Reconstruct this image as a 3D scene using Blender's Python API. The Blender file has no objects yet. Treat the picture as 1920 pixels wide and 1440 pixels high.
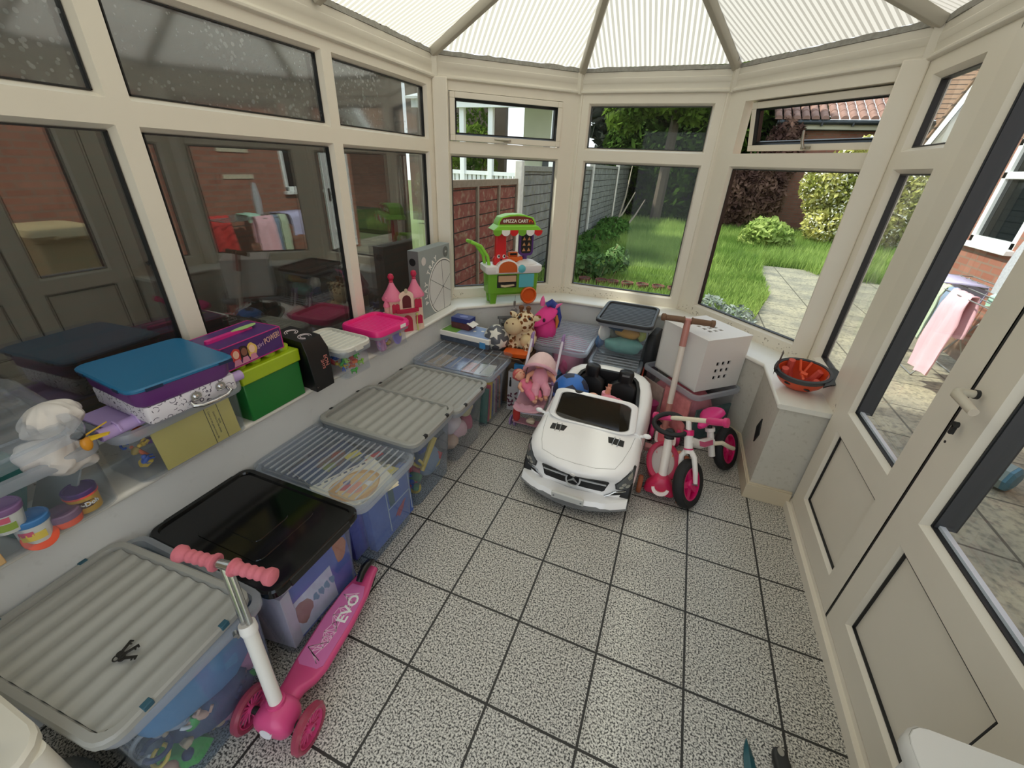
import bpy, bmesh, math, random
from mathutils import Vector as V, Matrix as Mx
random.seed(7)
SC = bpy.context.scene
COL = SC.collection
PI = math.pi
R = math.radians

# ------------------------------------------------------------------ materials
def lin(c):
    return tuple(((x/255)/12.92 if x/255 <= .04045 else ((x/255+.055)/1.055)**2.4) for x in c[:3]) + (1,)
MATS = {}
def nt(name):
    m = bpy.data.materials.new(name); m.use_nodes = True
    n = m.node_tree.nodes; n.clear()
    return m, n, m.node_tree.links
def P(name, col, rough=.5, metal=0, spec=.5, var=0, vscale=20, bump=0, bscale=200, coat=0, sheen=0, sss=0):
    """plain principled surface, with an optional soft colour variation and bump"""
    if name in MATS: return MATS[name]
    m, n, l = nt(name)
    o = n.new('ShaderNodeOutputMaterial'); b = n.new('ShaderNodeBsdfPrincipled')
    b.inputs['Base Color'].default_value = lin(col); b.inputs['Roughness'].default_value = rough
    b.inputs['Metallic'].default_value = metal; b.inputs['Specular IOR Level'].default_value = spec
    b.inputs['Coat Weight'].default_value = coat
    b.inputs['Sheen Weight'].default_value = sheen
    l.new(b.outputs[0], o.inputs[0])
    if var or bump:
        t = n.new('ShaderNodeTexCoord')
    if var:
        z = n.new('ShaderNodeTexNoise'); z.inputs['Scale'].default_value = vscale; z.inputs['Detail'].default_value = 4
        l.new(t.outputs['Object'], z.inputs['Vector'])
        r = n.new('ShaderNodeMixRGB'); r.inputs[1].default_value = lin([max(0, x-var) for x in col]); r.inputs[2].default_value = lin([min(255, x+var) for x in col])
        l.new(z.outputs['Fac'], r.inputs[0]); l.new(r.outputs[0], b.inputs['Base Color'])
    if bump:
        z2 = n.new('ShaderNodeTexNoise'); z2.inputs['Scale'].default_value = bscale
        l.new(t.outputs['Object'], z2.inputs['Vector'])
        bp = n.new('ShaderNodeBump'); bp.inputs['Strength'].default_value = bump; bp.inputs['Distance'].default_value = .002
        l.new(z2.outputs['Fac'], bp.inputs['Height']); l.new(bp.outputs[0], b.inputs['Normal'])
    MATS[name] = m
    return m
def CLEAR(name, tint=(235, 240, 245), haze=.08, hcol=(225, 230, 235), ior=1.45, rough=.08, gl=1.0, spots=0):
    """thin see-through plastic or glass: straight transmission, fresnel gloss, a little white haze"""
    if name in MATS: return MATS[name]
    m, n, l = nt(name)
    o = n.new('ShaderNodeOutputMaterial')
    tr = n.new('ShaderNodeBsdfTransparent'); tr.inputs[0].default_value = lin(tint)
    df0 = n.new('ShaderNodeBsdfDiffuse'); df0.inputs[0].default_value = lin(hcol); tl = n.new('ShaderNodeBsdfTranslucent'); tl.inputs[0].default_value = lin(hcol)
    df = n.new('ShaderNodeMixShader'); l.new(df0.outputs[0], df.inputs[1]); l.new(tl.outputs[0], df.inputs[2])
    gl_ = n.new('ShaderNodeBsdfGlossy'); gl_.inputs['Roughness'].default_value = rough; gl_.inputs[0].default_value = (gl, gl, gl, 1)
    lw = n.new('ShaderNodeLayerWeight'); lw.inputs[0].default_value = .5; f0 = ((ior-1)/(ior+1))**2
    pw = n.new('ShaderNodeMath'); pw.operation = 'POWER'; pw.inputs[1].default_value = 5; l.new(lw.outputs['Facing'], pw.inputs[0])
    fr = n.new('ShaderNodeMath'); fr.operation = 'MULTIPLY_ADD'; fr.inputs[1].default_value = 1-f0; fr.inputs[2].default_value = f0; l.new(pw.outputs[0], fr.inputs[0])
    a = n.new('ShaderNodeMixShader'); a.inputs[0].default_value = haze
    b = n.new('ShaderNodeMixShader')
    l.new(tr.outputs[0], a.inputs[1]); l.new(df.outputs[0], a.inputs[2])
    if spots:
        t = n.new('ShaderNodeTexCoord'); vo = n.new('ShaderNodeTexVoronoi'); vo.inputs['Scale'].default_value = 42; l.new(t.outputs['Object'], vo.inputs['Vector'])
        no = n.new('ShaderNodeTexNoise'); no.inputs['Scale'].default_value = 5; l.new(t.outputs['Object'], no.inputs['Vector'])
        th = n.new('ShaderNodeMath'); th.operation = 'MULTIPLY_ADD'; th.inputs[1].default_value = .5; th.inputs[2].default_value = -.04; l.new(no.outputs['Fac'], th.inputs[0])
        lt = n.new('ShaderNodeMath'); lt.operation = 'LESS_THAN'; l.new(vo.outputs['Distance'], lt.inputs[0]); l.new(th.outputs[0], lt.inputs[1])
        ma = n.new('ShaderNodeMath'); ma.operation = 'MULTIPLY_ADD'; ma.inputs[1].default_value = spots; ma.inputs[2].default_value = haze; l.new(lt.outputs[0], ma.inputs[0]); l.new(ma.outputs[0], a.inputs[0])
    l.new(fr.outputs[0], b.inputs[0]); l.new(a.outputs[0], b.inputs[1]); l.new(gl_.outputs[0], b.inputs[2])
    l.new(b.outputs[0], o.inputs[0])
    MATS[name] = m
    return m
def LEAF(name, c1, c2, scale=3, trans=.35):
    if name in MATS: return MATS[name]
    m, n, l = nt(name)
    o = n.new('ShaderNodeOutputMaterial')
    t = n.new('ShaderNodeTexCoord'); z = n.new('ShaderNodeTexNoise'); z.inputs['Scale'].default_value = scale; z.inputs['Detail'].default_value = 6
    l.new(t.outputs['Object'], z.inputs['Vector'])
    rp = n.new('ShaderNodeValToRGB'); rp.color_ramp.elements[0].position = .35; rp.color_ramp.elements[1].position = .65
    rp.color_ramp.elements[0].color = lin(c1); rp.color_ramp.elements[1].color = lin(c2)
    l.new(z.outputs['Fac'], rp.inputs[0])
    d = n.new('ShaderNodeBsdfDiffuse'); tl = n.new('ShaderNodeBsdfTranslucent'); mx = n.new('ShaderNodeMixShader'); mx.inputs[0].default_value = trans
    l.new(rp.outputs[0], d.inputs[0]); l.new(rp.outputs[0], tl.inputs[0])
    l.new(d.outputs[0], mx.inputs[1]); l.new(tl.outputs[0], mx.inputs[2]); l.new(mx.outputs[0], o.inputs[0])
    MATS[name] = m
    return m

class NG:
    """tiny helper for node graphs on a principled surface"""
    def __init__(s, name, rough=.5, spec=.5):
        s.m, s.n, s.l = nt(name)
        s.o = s.n.new('ShaderNodeOutputMaterial'); s.b = s.n.new('ShaderNodeBsdfPrincipled')
        s.b.inputs['Roughness'].default_value = rough; s.b.inputs['Specular IOR Level'].default_value = spec
        s.l.new(s.b.outputs[0], s.o.inputs[0]); s.t = s.n.new('ShaderNodeTexCoord').outputs['Object']
    def math(s, op, a, b=0, c=None):
        q = s.n.new('ShaderNodeMath'); q.operation = op
        for i, x in enumerate((a, b) if c is None else (a, b, c)):
            if isinstance(x, (int, float)): q.inputs[i].default_value = x
            else: s.l.new(x, q.inputs[i])
        return q.outputs[0]
    def sep(s, v=None):
        q = s.n.new('ShaderNodeSeparateXYZ'); s.l.new(v or s.t, q.inputs[0]); return q.outputs
    def noise(s, scale, detail=3, v=None):
        q = s.n.new('ShaderNodeTexNoise'); q.inputs['Scale'].default_value = scale; q.inputs['Detail'].default_value = detail
        s.l.new(v or s.t, q.inputs['Vector']); return q.outputs['Fac']
    def vor(s, scale, out='Color', v=None):
        q = s.n.new('ShaderNodeTexVoronoi'); q.inputs['Scale'].default_value = scale; s.l.new(v or s.t, q.inputs['Vector']); return q.outputs[out]
    def ramp(s, f, stops, const=False):
        q = s.n.new('ShaderNodeValToRGB'); e = q.color_ramp.elements
        if const: q.color_ramp.interpolation = 'CONSTANT'
        while len(e) < len(stops): e.new(.5)
        for i, (p, c) in enumerate(stops): e[i].position = p; e[i].color = lin(c)
        s.l.new(f, q.inputs[0]); return q.outputs[0]
    def mix(s, f, a, b, mode='MIX'):
        q = s.n.new('ShaderNodeMixRGB'); q.blend_type = mode
        for i, x in enumerate((f, a, b)):
            if isinstance(x, (int, float)): q.inputs[i].default_value = x
            elif isinstance(x, tuple): q.inputs[i].default_value = lin(x)
            else: s.l.new(x, q.inputs[i])
        return q.outputs[0]
    def bump(s, h, st=.3, d=.002):
        q = s.n.new('ShaderNodeBump'); q.inputs['Strength'].default_value = st; q.inputs['Distance'].default_value = d
        s.l.new(h, q.inputs['Height']); s.l.new(q.outputs[0], s.b.inputs['Normal'])
    def col(s, c): s.l.new(c, s.b.inputs['Base Color']); return s
    def brick(s, c1, c2, mortar, bw=.225, bh=.075, ms=.01, vec=None):
        q = s.n.new('ShaderNodeTexBrick'); q.inputs['Color1'].default_value = lin(c1); q.inputs['Color2'].default_value = lin(c2); q.inputs['Mortar'].default_value = lin(mortar)
        q.inputs['Scale'].default_value = 1; q.inputs['Brick Width'].default_value = bw; q.inputs['Row Height'].default_value = bh; q.inputs['Mortar Size'].default_value = ms
        s.l.new(vec, q.inputs['Vector']); return q.outputs['Color']
    def yz(s):
        x = s.sep(); q = s.n.new('ShaderNodeCombineXYZ'); s.l.new(s.math('ADD', x[0], x[1]), q.inputs[0]); s.l.new(x[2], q.inputs[1]); return q.outputs[0]

# ------------------------------------------------------------------ mesh builder
class B:
    def __init__(s, m=None): s.bm = bmesh.new(); s.m = m or Mx()
    def add(s, vs, fs):
        q = [s.bm.verts.new(s.m @ V(v)) for v in vs]
        for f in fs:
            try: s.bm.faces.new([q[i] for i in f])
            except ValueError: pass
        return s
    def box(s, c, d, rot=None):
        x, y, z = d[0]/2, d[1]/2, d[2]/2
        vs = [V((a*x, b*y, e*z)) for e in (-1, 1) for a, b in ((-1, -1), (1, -1), (1, 1), (-1, 1))]
        if rot is not None: vs = [rot @ v for v in vs]
        vs = [v + V(c) for v in vs]
        return s.add(vs, [(3, 2, 1, 0), (4, 5, 6, 7), (0, 1, 5, 4), (1, 2, 6, 5), (2, 3, 7, 6), (3, 0, 4, 7)])
    def bx(s, x0, x1, y0, y1, z0, z1):
        return s.box(((x0+x1)/2, (y0+y1)/2, (z0+z1)/2), (abs(x1-x0), abs(y1-y0), abs(z1-z0)))
    def loft(s, rings, c0=True, c1=True, closed=True):
        n = len(rings[0]); vs = [p for r in rings for p in r]; fs = []
        for k in range(len(rings)-1):
            for i in range(n if closed else n-1):
                j = (i+1) % n; fs.append((k*n+i, k*n+j, (k+1)*n+j, (k+1)*n+i))
        if c0: fs.append(tuple(range(n-1, -1, -1)))
        if c1: fs.append(tuple((len(rings)-1)*n+i for i in range(n)))
        return s.add(vs, fs)
    def prism(s, poly, z0, z1):
        return s.loft([[(x, y, z0) for x, y in poly], [(x, y, z1) for x, y in poly]])
    def tube(s, pts, r, n=10, cap=True):
        pts = [V(p) for p in pts]; k = len(pts); rs = r if isinstance(r, (list, tuple)) else [r]*k
        rings = []; u = None
        for i in range(k):
            t = (pts[min(i+1, k-1)]-pts[max(i-1, 0)]).normalized()
            if u is None: u = t.orthogonal().normalized()
            else: u = (u - t*u.dot(t)); u = u.normalized() if u.length > 1e-6 else t.orthogonal().normalized()
            w = t.cross(u)
            rings.append([pts[i]+(u*math.cos(a)+w*math.sin(a))*rs[i] for a in [2*PI*j/n for j in range(n)]])
        return s.loft(rings, cap, cap)
    def lathe(s, prof, n=24, c=(0, 0, 0), m=None, c0=True, c1=True):
        rings = []
        for r, z in prof:
            ring = [V((r*math.cos(2*PI*j/n), r*math.sin(2*PI*j/n), z)) for j in range(n)]
            if m is not None: ring = [m @ v for v in ring]
            rings.append([v+V(c) for v in ring])
        return s.loft(rings, c0, c1)
    def ell(s, c, r, n=16, k=10, rot=None):
        if not isinstance(r, (list, tuple)): r = (r, r, r)
        rings = []
        for i in range(1, k):
            a = PI*i/k
            ring = [V((r[0]*math.sin(a)*math.cos(2*PI*j/n), r[1]*math.sin(a)*math.sin(2*PI*j/n), -r[2]*math.cos(a))) for j in range(n)]
            if rot is not None: ring = [rot @ v for v in ring]
            rings.append([v+V(c) for v in ring])
        return s.loft(rings)
def rr(w, h, r, n=4, cx=0, cy=0):
    """rounded rectangle outline"""
    out = []
    for sx, sy, a0 in ((1, 1, 0), (-1, 1, 90), (-1, -1, 180), (1, -1, 270)):
        for i in range(n+1):
            a = R(a0+90*i/n); out.append((cx+sx*(w/2-r)+r*math.cos(a), cy+sy*(h/2-r)+r*math.sin(a)))
    return out
def ring(w, h, r, z, n=4, cx=0, cy=0): return [(x, y, z) for x, y in rr(w, h, r, n, cx, cy)]
def circ(r, n=24, cx=0, cy=0, a0=0): return [(cx+r*math.cos(a0+2*PI*i/n), cy+r*math.sin(a0+2*PI*i/n)) for i in range(n)]
def patch(poly, v, rad, rings=4):
    """polygon wrapped onto a sphere of radius rad about the direction v; poly in metres in the tangent plane"""
    u_ = v.orthogonal().normalized(); w_ = v.cross(u_); n = len(poly); vs = []
    for k in range(rings):
        f = 1-k/rings
        vs += [(v*rad+(u_*x*f+w_*y*f)).normalized()*rad for x, y in poly]
    vs.append(v*rad); fs = []
    for k in range(rings-1):
        for i in range(n): j = (i+1) % n; fs.append((k*n+i, k*n+j, (k+1)*n+j, (k+1)*n+i))
    k = rings-1; fs += [(k*n+i, k*n+(i+1) % n, len(vs)-1) for i in range(n)]
    return B().add(vs, fs)
def dens(poly, k=3):
    out = []
    for i, p in enumerate(poly):
        q = poly[(i+1) % len(poly)]; out += [(p[0]+(q[0]-p[0])*j/k, p[1]+(q[1]-p[1])*j/k) for j in range(k)]
    return out
def rot(ax, deg): return Mx.Rotation(R(deg), 3, ax)
def TRS(loc, rx=0, ry=0, rz=0): return Mx.Translation(loc) @ Mx.Rotation(R(rz), 4, 'Z') @ Mx.Rotation(R(ry), 4, 'Y') @ Mx.Rotation(R(rx), 4, 'X')
def frame(o, x, y):
    """matrix with origin o, local x and y along the given world directions"""
    x = V(x).normalized(); y = V(y); z = x.cross(y).normalized(); y = z.cross(x)
    return Mx(((x[0], y[0], z[0], o[0]), (x[1], y[1], z[1], o[1]), (x[2], y[2], z[2], o[2]), (0, 0, 0, 1)))

def obj(name, b, m, parent=None, smooth=True, bev=0, seg=2, sub=0, ang=40):
    me = bpy.data.meshes.new(name)
    bmesh.ops.recalc_face_normals(b.bm, faces=b.bm.faces)
    b.bm.to_mesh(me); b.bm.free()
    for x in (m if isinstance(m, (list, tuple)) else [m]): me.materials.append(x)
    if smooth:
        me.polygons.foreach_set('use_smooth', [True]*len(me.polygons)); me.set_sharp_from_angle(angle=R(ang))
    o = bpy.data.objects.new(name, me); COL.objects.link(o)
    if parent is not None: o.parent = parent
    if bev:
        q = o.modifiers.new('b', 'BEVEL'); q.width = bev; q.segments = seg; q.limit_method = 'ANGLE'; q.angle_limit = R(40)
    if sub:
        q = o.modifiers.new('s', 'SUBSURF'); q.levels = sub; q.render_levels = sub
    return o
def tag(o, label, cat, group=None, kind=None):
    o['label'] = label; o['category'] = cat
    if group: o['group'] = group
    if kind: o['kind'] = kind
    return o
def struct(o): o['kind'] = 'structure'; return o
def thing(name, label, cat, loc=(0, 0, 0), rz=0, group=None, rx=0, ry=0):
    o = bpy.data.objects.new(name, None); COL.objects.link(o); o.empty_display_size = .05
    o.matrix_world = TRS(loc, rx, ry, rz)
    return tag(o, label, cat, group)
def dup(root, loc=None, rz=None, label=None):
    r = root.copy(); COL.objects.link(r)
    if loc is not None: r.location = loc
    if rz is not None: r.rotation_euler = (0, 0, R(rz))
    if label: r['label'] = label
    for ch in list(root.children):
        c = ch.copy(); COL.objects.link(c); c.parent = r
        for g in list(ch.children):
            d = g.copy(); COL.objects.link(d); d.parent = c
    return r
def text(name, s, size, m, mat, parent=None, ext=.0005, bend=None, align='CENTER', sx=1, bold=0):
    cu = bpy.data.curves.new('t', 'FONT'); cu.body = s; cu.size = size; cu.extrude = ext; cu.align_x = align; cu.align_y = 'CENTER'; cu.offset = bold; cu.resolution_u = 3
    t = bpy.data.objects.new('t', cu); COL.objects.link(t)
    me = bpy.data.meshes.new_from_object(t.evaluated_get(bpy.context.evaluated_depsgraph_get()))
    bpy.data.objects.remove(t)
    for v in me.vertices:
        p = V((v.co.x*sx, v.co.y, v.co.z))
        if bend:
            a = p.x/bend; q = bend+p.z; p = V((q*math.sin(a), p.y, q*math.cos(a)))
        v.co = m @ p
    me.materials.clear(); me.materials.append(mat); me.name = name
    o = bpy.data.objects.new(name, me); COL.objects.link(o)
    if parent is not None: o.parent = parent
    return o

# ------------------------------------------------------------------ shared materials
UPVC_D = P('upvc_door', (224, 217, 202), .35, var=4, vscale=6)
GASK = P('gasket', (22, 23, 24), .5)
GLASS = CLEAR('window_glass', (240, 244, 240), .004, (235, 235, 230), 1.95, .0)
GLASSH = CLEAR('misty_glass', (225, 230, 228), .06, (210, 212, 206), 2.3, .07, spots=.3)
GLASSR = CLEAR('garden_glass', (248, 251, 250), .002, (235, 235, 230), 1.2, .0)
PLC = CLEAR('clear_plastic', (249, 251, 253), .05, (226, 232, 240), 1.35, .12)
PLCB = CLEAR('bluish_clear_plastic', (244, 249, 254), .08, (206, 220, 238), 1.35, .12)
PLLID = CLEAR('clear_lid_plastic', (247, 249, 252), .10, (232, 236, 242), 1.4, .12)
RIDGE = CLEAR('ridge_plastic', (236, 240, 245), .5, (236, 240, 246), 1.4, .15)
PLRIM = CLEAR('clear_rim_plastic', (240, 244, 248), .42, (226, 231, 238), 1.4, .15)
GREYLID = P('grey_lid', (156, 156, 150), .32)
BLACKP = P('black_plastic', (14, 14, 15), .25)
BLACKM = P('black_matt', (20, 20, 21), .55)
WHITEP = P('white_plastic', (232, 230, 224), .4)
CHROME = P('chrome', (205, 205, 205), .15, 1)
_g = NG('upvc', .35, .5); _z = _g.sep()[2]
_m = _g.math('MULTIPLY', _g.math('GREATER_THAN', _g.noise(70, 4), .63), _g.math('MULTIPLY', _g.math('MULTIPLY', _g.math('LESS_THAN', _z, .645), _g.math('GREATER_THAN', _z, .58)), _g.math('GREATER_THAN', _g.noise(4, 2), .5)))
_g.col(_g.mix(_g.math('MULTIPLY', _m, .7), _g.mix(_g.noise(6, 3), (225, 218, 203), (231, 224, 209)), (112, 96, 70))); UPVC = _g.m
GASK2 = P('reveal_grey', (52, 55, 58), .5)
STEEL = P('steel', (170, 170, 170), .3, 1)
PINK = P('pink_plastic', (214, 60, 120), .35)
HOTPINK = P('hot_pink', (236, 40, 130), .35)
SKIN = P('doll_skin', (226, 168, 140), .45)
SKIN2 = P('doll_skin_dark', (190, 130, 90), .45)
BABYPINK = P('baby_pink_cloth', (232, 160, 178), .8, var=10, vscale=30, sheen=.3)
RED = P('red_plastic', (205, 40, 45), .35)
ORANGE = P('orange_plastic', (232, 104, 40), .35)
YELLOW = P('yellow_plastic', (228, 190, 50), .35)
BLUE = P('blue_plastic', (44, 92, 190), .35)
TEAL = P('teal_plastic', (40, 160, 165), .35)
GREEN = P('green_plastic', (70, 170, 60), .35)
PURPLE = P('purple_plastic', (110, 62, 150), .35)
LILAC = P('lilac_plastic', (176, 150, 205), .45)
WHITEM = P('white_print', (240, 238, 232), .6)
CREAM = P('cream_print', (240, 228, 200), .6)
SUN_E, SKY_E, EXPO = 4.2, 1.25, 0.56
# ------------------------------------------------------------------ camera, light, world
cam = bpy.data.cameras.new('camera'); co = bpy.data.objects.new('camera', cam); COL.objects.link(co)
cam.sensor_width = 36; cam.lens = 769.13/1920*36; cam.clip_start = .02
Rr = ((0.92776219, 0.37094223, 0.04073291), (0.20785388, -0.42301503, -0.88196091), (-0.30992591, 0.82671648, -0.46955914))
cx, cy, cz = .874988, -1.533094, 1.551139
co.matrix_world = Mx(((Rr[0][0], -Rr[1][0], -Rr[2][0], cx), (Rr[0][1], -Rr[1][1], -Rr[2][1], cy), (Rr[0][2], -Rr[1][2], -Rr[2][2], cz), (0, 0, 0, 1)))
SC.camera = co
su = bpy.data.lights.new('sun', 'SUN'); su.energy = SUN_E; su.angle = R(3); su.color = (1, .95, .86)
so = bpy.data.objects.new('sun', su); COL.objects.link(so)
so.rotation_euler = V((-.72, -.16, .74)).to_track_quat('Z', 'Y').to_euler()
w = bpy.data.worlds.new('sky'); SC.world = w; w.use_nodes = True
wn = w.node_tree.nodes; wl = w.node_tree.links; wn.clear()
wo = wn.new('ShaderNodeOutputWorld'); wb = wn.new('ShaderNodeBackground'); wb.inputs[1].default_value = SKY_E
tc = wn.new('ShaderNodeTexCoord'); sp = wn.new('ShaderNodeSeparateXYZ'); rp = wn.new('ShaderNodeValToRGB')
wl.new(tc.outputs['Generated'], sp.inputs[0]); wl.new(sp.outputs[2], rp.inputs[0])
rp.color_ramp.elements[0].color = (.86, .9, .93, 1); rp.color_ramp.elements[1].color = (.62, .76, .95, 1)
wl.new(rp.outputs[0], wb.inputs[0]); wl.new(wb.outputs[0], wo.inputs[0])
vs = SC.view_settings; vs.view_transform = 'Standard'; vs.look = 'None'; vs.gamma = 1; vs.exposure = EXPO; vs.use_curve_mapping = False
cyc = SC.cycles; cyc.transparent_max_bounces = 40; cyc.max_bounces = 14; cyc.diffuse_bounces = 5; cyc.glossy_bounces = 4; cyc.transmission_bounces = 6
cyc.use_denoising = True; cyc.denoiser = 'OPENIMAGEDENOISE'; cyc.sample_clamp_indirect = 6; cyc.caustics_reflective = False; cyc.caustics_refractive = False

# ------------------------------------------------------------------ floor
g = NG('speckled_terrazzo_tile', .38, .4)
x, y, z = g.sep()[0:3]
def grid(c):
    f = g.math('FRACT', g.math('ADD', g.math('DIVIDE', c, .3), 100))
    return g.math('LESS_THAN', g.math('ABSOLUTE', g.math('SUBTRACT', f, .5)), .5-.0135)
tile = g.math('MULTIPLY', grid(x), grid(y))
sp1 = g.math('ADD', g.math('MULTIPLY', g.noise(170, 2), .75), g.math('MULTIPLY', g.noise(420, 1), .25))
sp2 = g.noise(7, 2)
base = g.ramp(sp1, [(0, (40, 40, 39)), (.425, (62, 61, 59)), (.465, (150, 148, 142)), (.52, (198, 195, 187)), (.62, (226, 223, 214))])
base = g.mix(g.math('MULTIPLY', sp2, .28), base, (216, 208, 192), 'MULTIPLY')
g.col(g.mix(tile, (44, 43, 41), base)); g.bump(tile, .5, .003)
FLOOR = g.m
b = B(); b.prism([(-.62, -2.1), (1.69, -2.1), (1.69, 1.2), (.97, 1.9), (0, 1.9), (-.62, 1.3)], -.08, 0)
struct(obj('floor', b, FLOOR, smooth=False))

# ------------------------------------------------------------------ dwarf walls and sill
g = NG('painted_plaster', .7, .3)
n1 = g.noise(22, 7); n2 = g.noise(5, 3)
g.col(g.mix(g.ramp(n1, [(.0, (0, 0, 0)), (.64, (0, 0, 0)), (.8, (200, 200, 200))]), g.mix(n2, (202, 205, 204), (216, 218, 215)), (180, 181, 176))); g.bump(g.noise(120, 2), .12, .002)
PLASTER = g.m
g = NG('scuffed_plaster', .7, .3)
n1 = g.noise(45, 7); n2 = g.noise(4, 3)
g.col(g.mix(g.ramp(n1, [(0, (0, 0, 0)), (.56, (0, 0, 0)), (.85, (210, 210, 210))]), g.mix(n2, (184, 181, 170), (204, 200, 188)), (150, 142, 124))); g.bump(g.noise(120, 2), .12, .002)
PLASTER2 = g.m
# inner faces of the dwarf wall, and the outer line under the frames
WI = {'left': ((-.612, -2.1), (-.612, 1.102)), 'bay_left': ((-.612, 1.102), (.043, 1.724)), 'bay_end': ((.043, 1.724), (.885, 1.724)), 'bay_right': ((.885, 1.724), (1.49, 1.047)), 'right': ((1.49, 1.047), (1.49, .552))}
WO = {'left': ((-.88, -2.1), (-.88, 1.285)), 'bay_left': ((-.88, 1.285), (-.04, 2.02)), 'bay_end': ((-.04, 2.02), (1.005, 2.02)), 'bay_right': ((1.005, 2.02), (1.785, 1.205)), 'right': ((1.785, 1.205), (1.785, .552))}
for k in WI:
    (a, c), (d, e) = WI[k], WO[k]
    struct(obj('wall_'+k, B().prism([a, c, e, d], -.15, .565), PLASTER2 if k in ('right', 'bay_right') else PLASTER, smooth=False))
# sill boards with a rounded nose
SILL = P('white_sill', (226, 224, 214), .3, var=3, vscale=5)
def sill(nm, a, c, ao, co_):
    n = 6
    a, c, ao, co_ = V(a), V(c), V(ao), V(co_)
    def sect(p, q):
        dr = (p-q).normalized()
        pts = [(q.x, q.y, .565), ]
        for i in range(n+1):
            t = -PI/2+PI*i/n; pp = p - dr*.0125 + dr*.0125*math.cos(t); pts.append((pp.x, pp.y, .5775+.0125*math.sin(t)))
        pts.append((q.x, q.y, .59)); return pts
    return struct(obj(nm, B().loft([sect(a, ao), sect(c, co_)]), SILL))
lip = [(-.588, -2.1), (-.588, 1.112), (.05, 1.708), (.878, 1.708), (1.473, 1.04), (1.473, .54)]
out = [(-.80, -2.1), (-.80, 1.25), (-.01, 1.94), (.975, 1.94), (1.705, 1.175), (1.705, .54)]
for i in range(5): sill('trim_%d' % (i+1), lip[i], lip[i+1], out[i], out[i+1])
# baseboard on the right hand stub wall, and the diamond vent hole
BB = P('baseboard_gloss', (205, 192, 166), .35)
b = B()
b.prism([(1.474, .536), (1.69, .536), (1.69, .552), (1.49, .552), (1.49, 1.047), (.9, 1.708), (.885, 1.694), (1.474, 1.04)], 0, .092)
b.prism([(1.478, .540), (1.69, .540), (1.69, .552), (1.49, .552), (1.49, 1.047), (.9, 1.708), (.888, 1.698), (1.478, 1.042)], .092, .1)
struct(obj('baseboard_right', b, BB, bev=.002))
b = B(frame((1.4885, .74, .315), (0, 1, 0), (0, 0, 1)))
b.prism([(-.045, 0), (0, -.075), (.045, 0), (0, .075)], -.004, .002)
tag(obj('vent_hole', b, BLACKM), 'black diamond shaped hole in the grey stub wall below the helmet', 'vent')

# ------------------------------------------------------------------ window frames
def panel_bars(b, us, zs, holes, v0=0, v1=.07):
    for i in range(len(us)-1):
        for j in range(len(zs)-1):
            u, q = (us[i]+us[i+1])/2, (zs[j]+zs[j+1])/2
            if any(h[0] < u < h[1] and h[2] < q < h[3] for h in holes): continue
            b.bx(us[i], us[i+1], v0, v1, zs[j], zs[j+1])
def bead(b, h, d=.028, w=.016, grow=.0):
    """sloping glazing bead round an opening"""
    u0, u1, z0, z1 = h
    o = [(u0, 0, z0), (u1, 0, z0), (u1, 0, z1), (u0, 0, z1)]
    i = [(u0+w, d, z0+w), (u1-w, d, z0+w), (u1-w, d, z1-w), (u0+w, d, z1-w)]
    k = [(u0+w, d+.01, z0+w), (u1-w, d+.01, z0+w), (u1-w, d+.01, z1-w), (u0+w, d+.01, z1-w)]
    b.loft([o, i, k], False, False)
def gasket(b, h, w=.016, d=.02, t=.004):
    u0, u1, z0, z1 = h[0]+w, h[1]-w, h[2]+w, h[3]-w
    for a in ((u0, u0+t, z0, z1), (u1-t, u1, z0, z1), (u0, u1, z0, z0+t), (u0, u1, z1-t, z1)): b.bx(a[0], a[1], d, d+.03, a[2], a[3])
def pane(h, M, mat, parent, d=.03, th=.018, w=.014):
    b = B(M); b.bx(h[0]+w, h[1]-w, d, d+th, h[2]+w, h[3]-w); return obj('pane', b, mat, parent, smooth=False)
def facet(n, P0, P1, us, zs, holes, mats, beads=None, name='window'):
    P0, P1 = V(P0+(0,)), V(P1+(0,)); t = (P1-P0).normalized(); o = V((-t.y, t.x, 0))
    M = Mx(((t.x, o.x, 0, P0.x), (t.y, o.y, 0, P0.y), (0, 0, 1, 0), (0, 0, 0, 1)))
    b = B(M); panel_bars(b, us, zs, holes)
    root = struct(obj('%s_%d' % (name, n), b, UPVC, smooth=False))
    for h, m in zip(holes, mats):
        if m is None: continue
        q = B(M); bead(q, h); obj('glazing_bead', q, UPVC, root, smooth=False)
        q = B(M); gasket(q, h); obj('gasket', q, GASK, root, smooth=False)
        pane(h, M, m, root)
    return root, M
pA, pB, pC, pD = (-.80, 1.25), (-.01, 1.94), (.975, 1.94), (1.705, 1.175)
# left wall, u runs along +y from y = -2.1
L0 = -2.1
u = lambda yy: yy-L0
lowL = [(u(-2.04), u(-1.53), .665, 1.612), (u(-1.465), u(-.613), .665, 1.612), (u(-.548), u(.299), .665, 1.612), (u(.363), u(1.172), .665, 1.612)]
topL = [(a, c, 1.68, 1.978) for a, c, _, _ in lowL]
us = [0]+[q for h in lowL for q in h[:2]]+[u(1.25)]
facet(1, (-.80, L0), pA, us, [.59, .665, 1.612, 1.68, 1.978, 2.03], lowL+topL, [GLASS]*4+[GLASSH]*4)
LA = (V(pB)-V(pA)).length
fl, Ml = facet(2, pA, pB, [0, .098, .92, LA], [.59, .662, 1.608, 1.682, 1.966, 2.03], [(.098, .92, .662, 1.608), (.098, .92, 1.682, 1.966)], [GLASSR, None])
facet(3, pB, pC, [0, .072, .908, .985], [.59, .66, 1.606, 1.675, 1.964, 2.03], [(.072, .908, .66, 1.606), (.072, .908, 1.675, 1.964)], [GLASSR, GLASSR])
LC = (V(pD)-V(pC)).length
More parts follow.
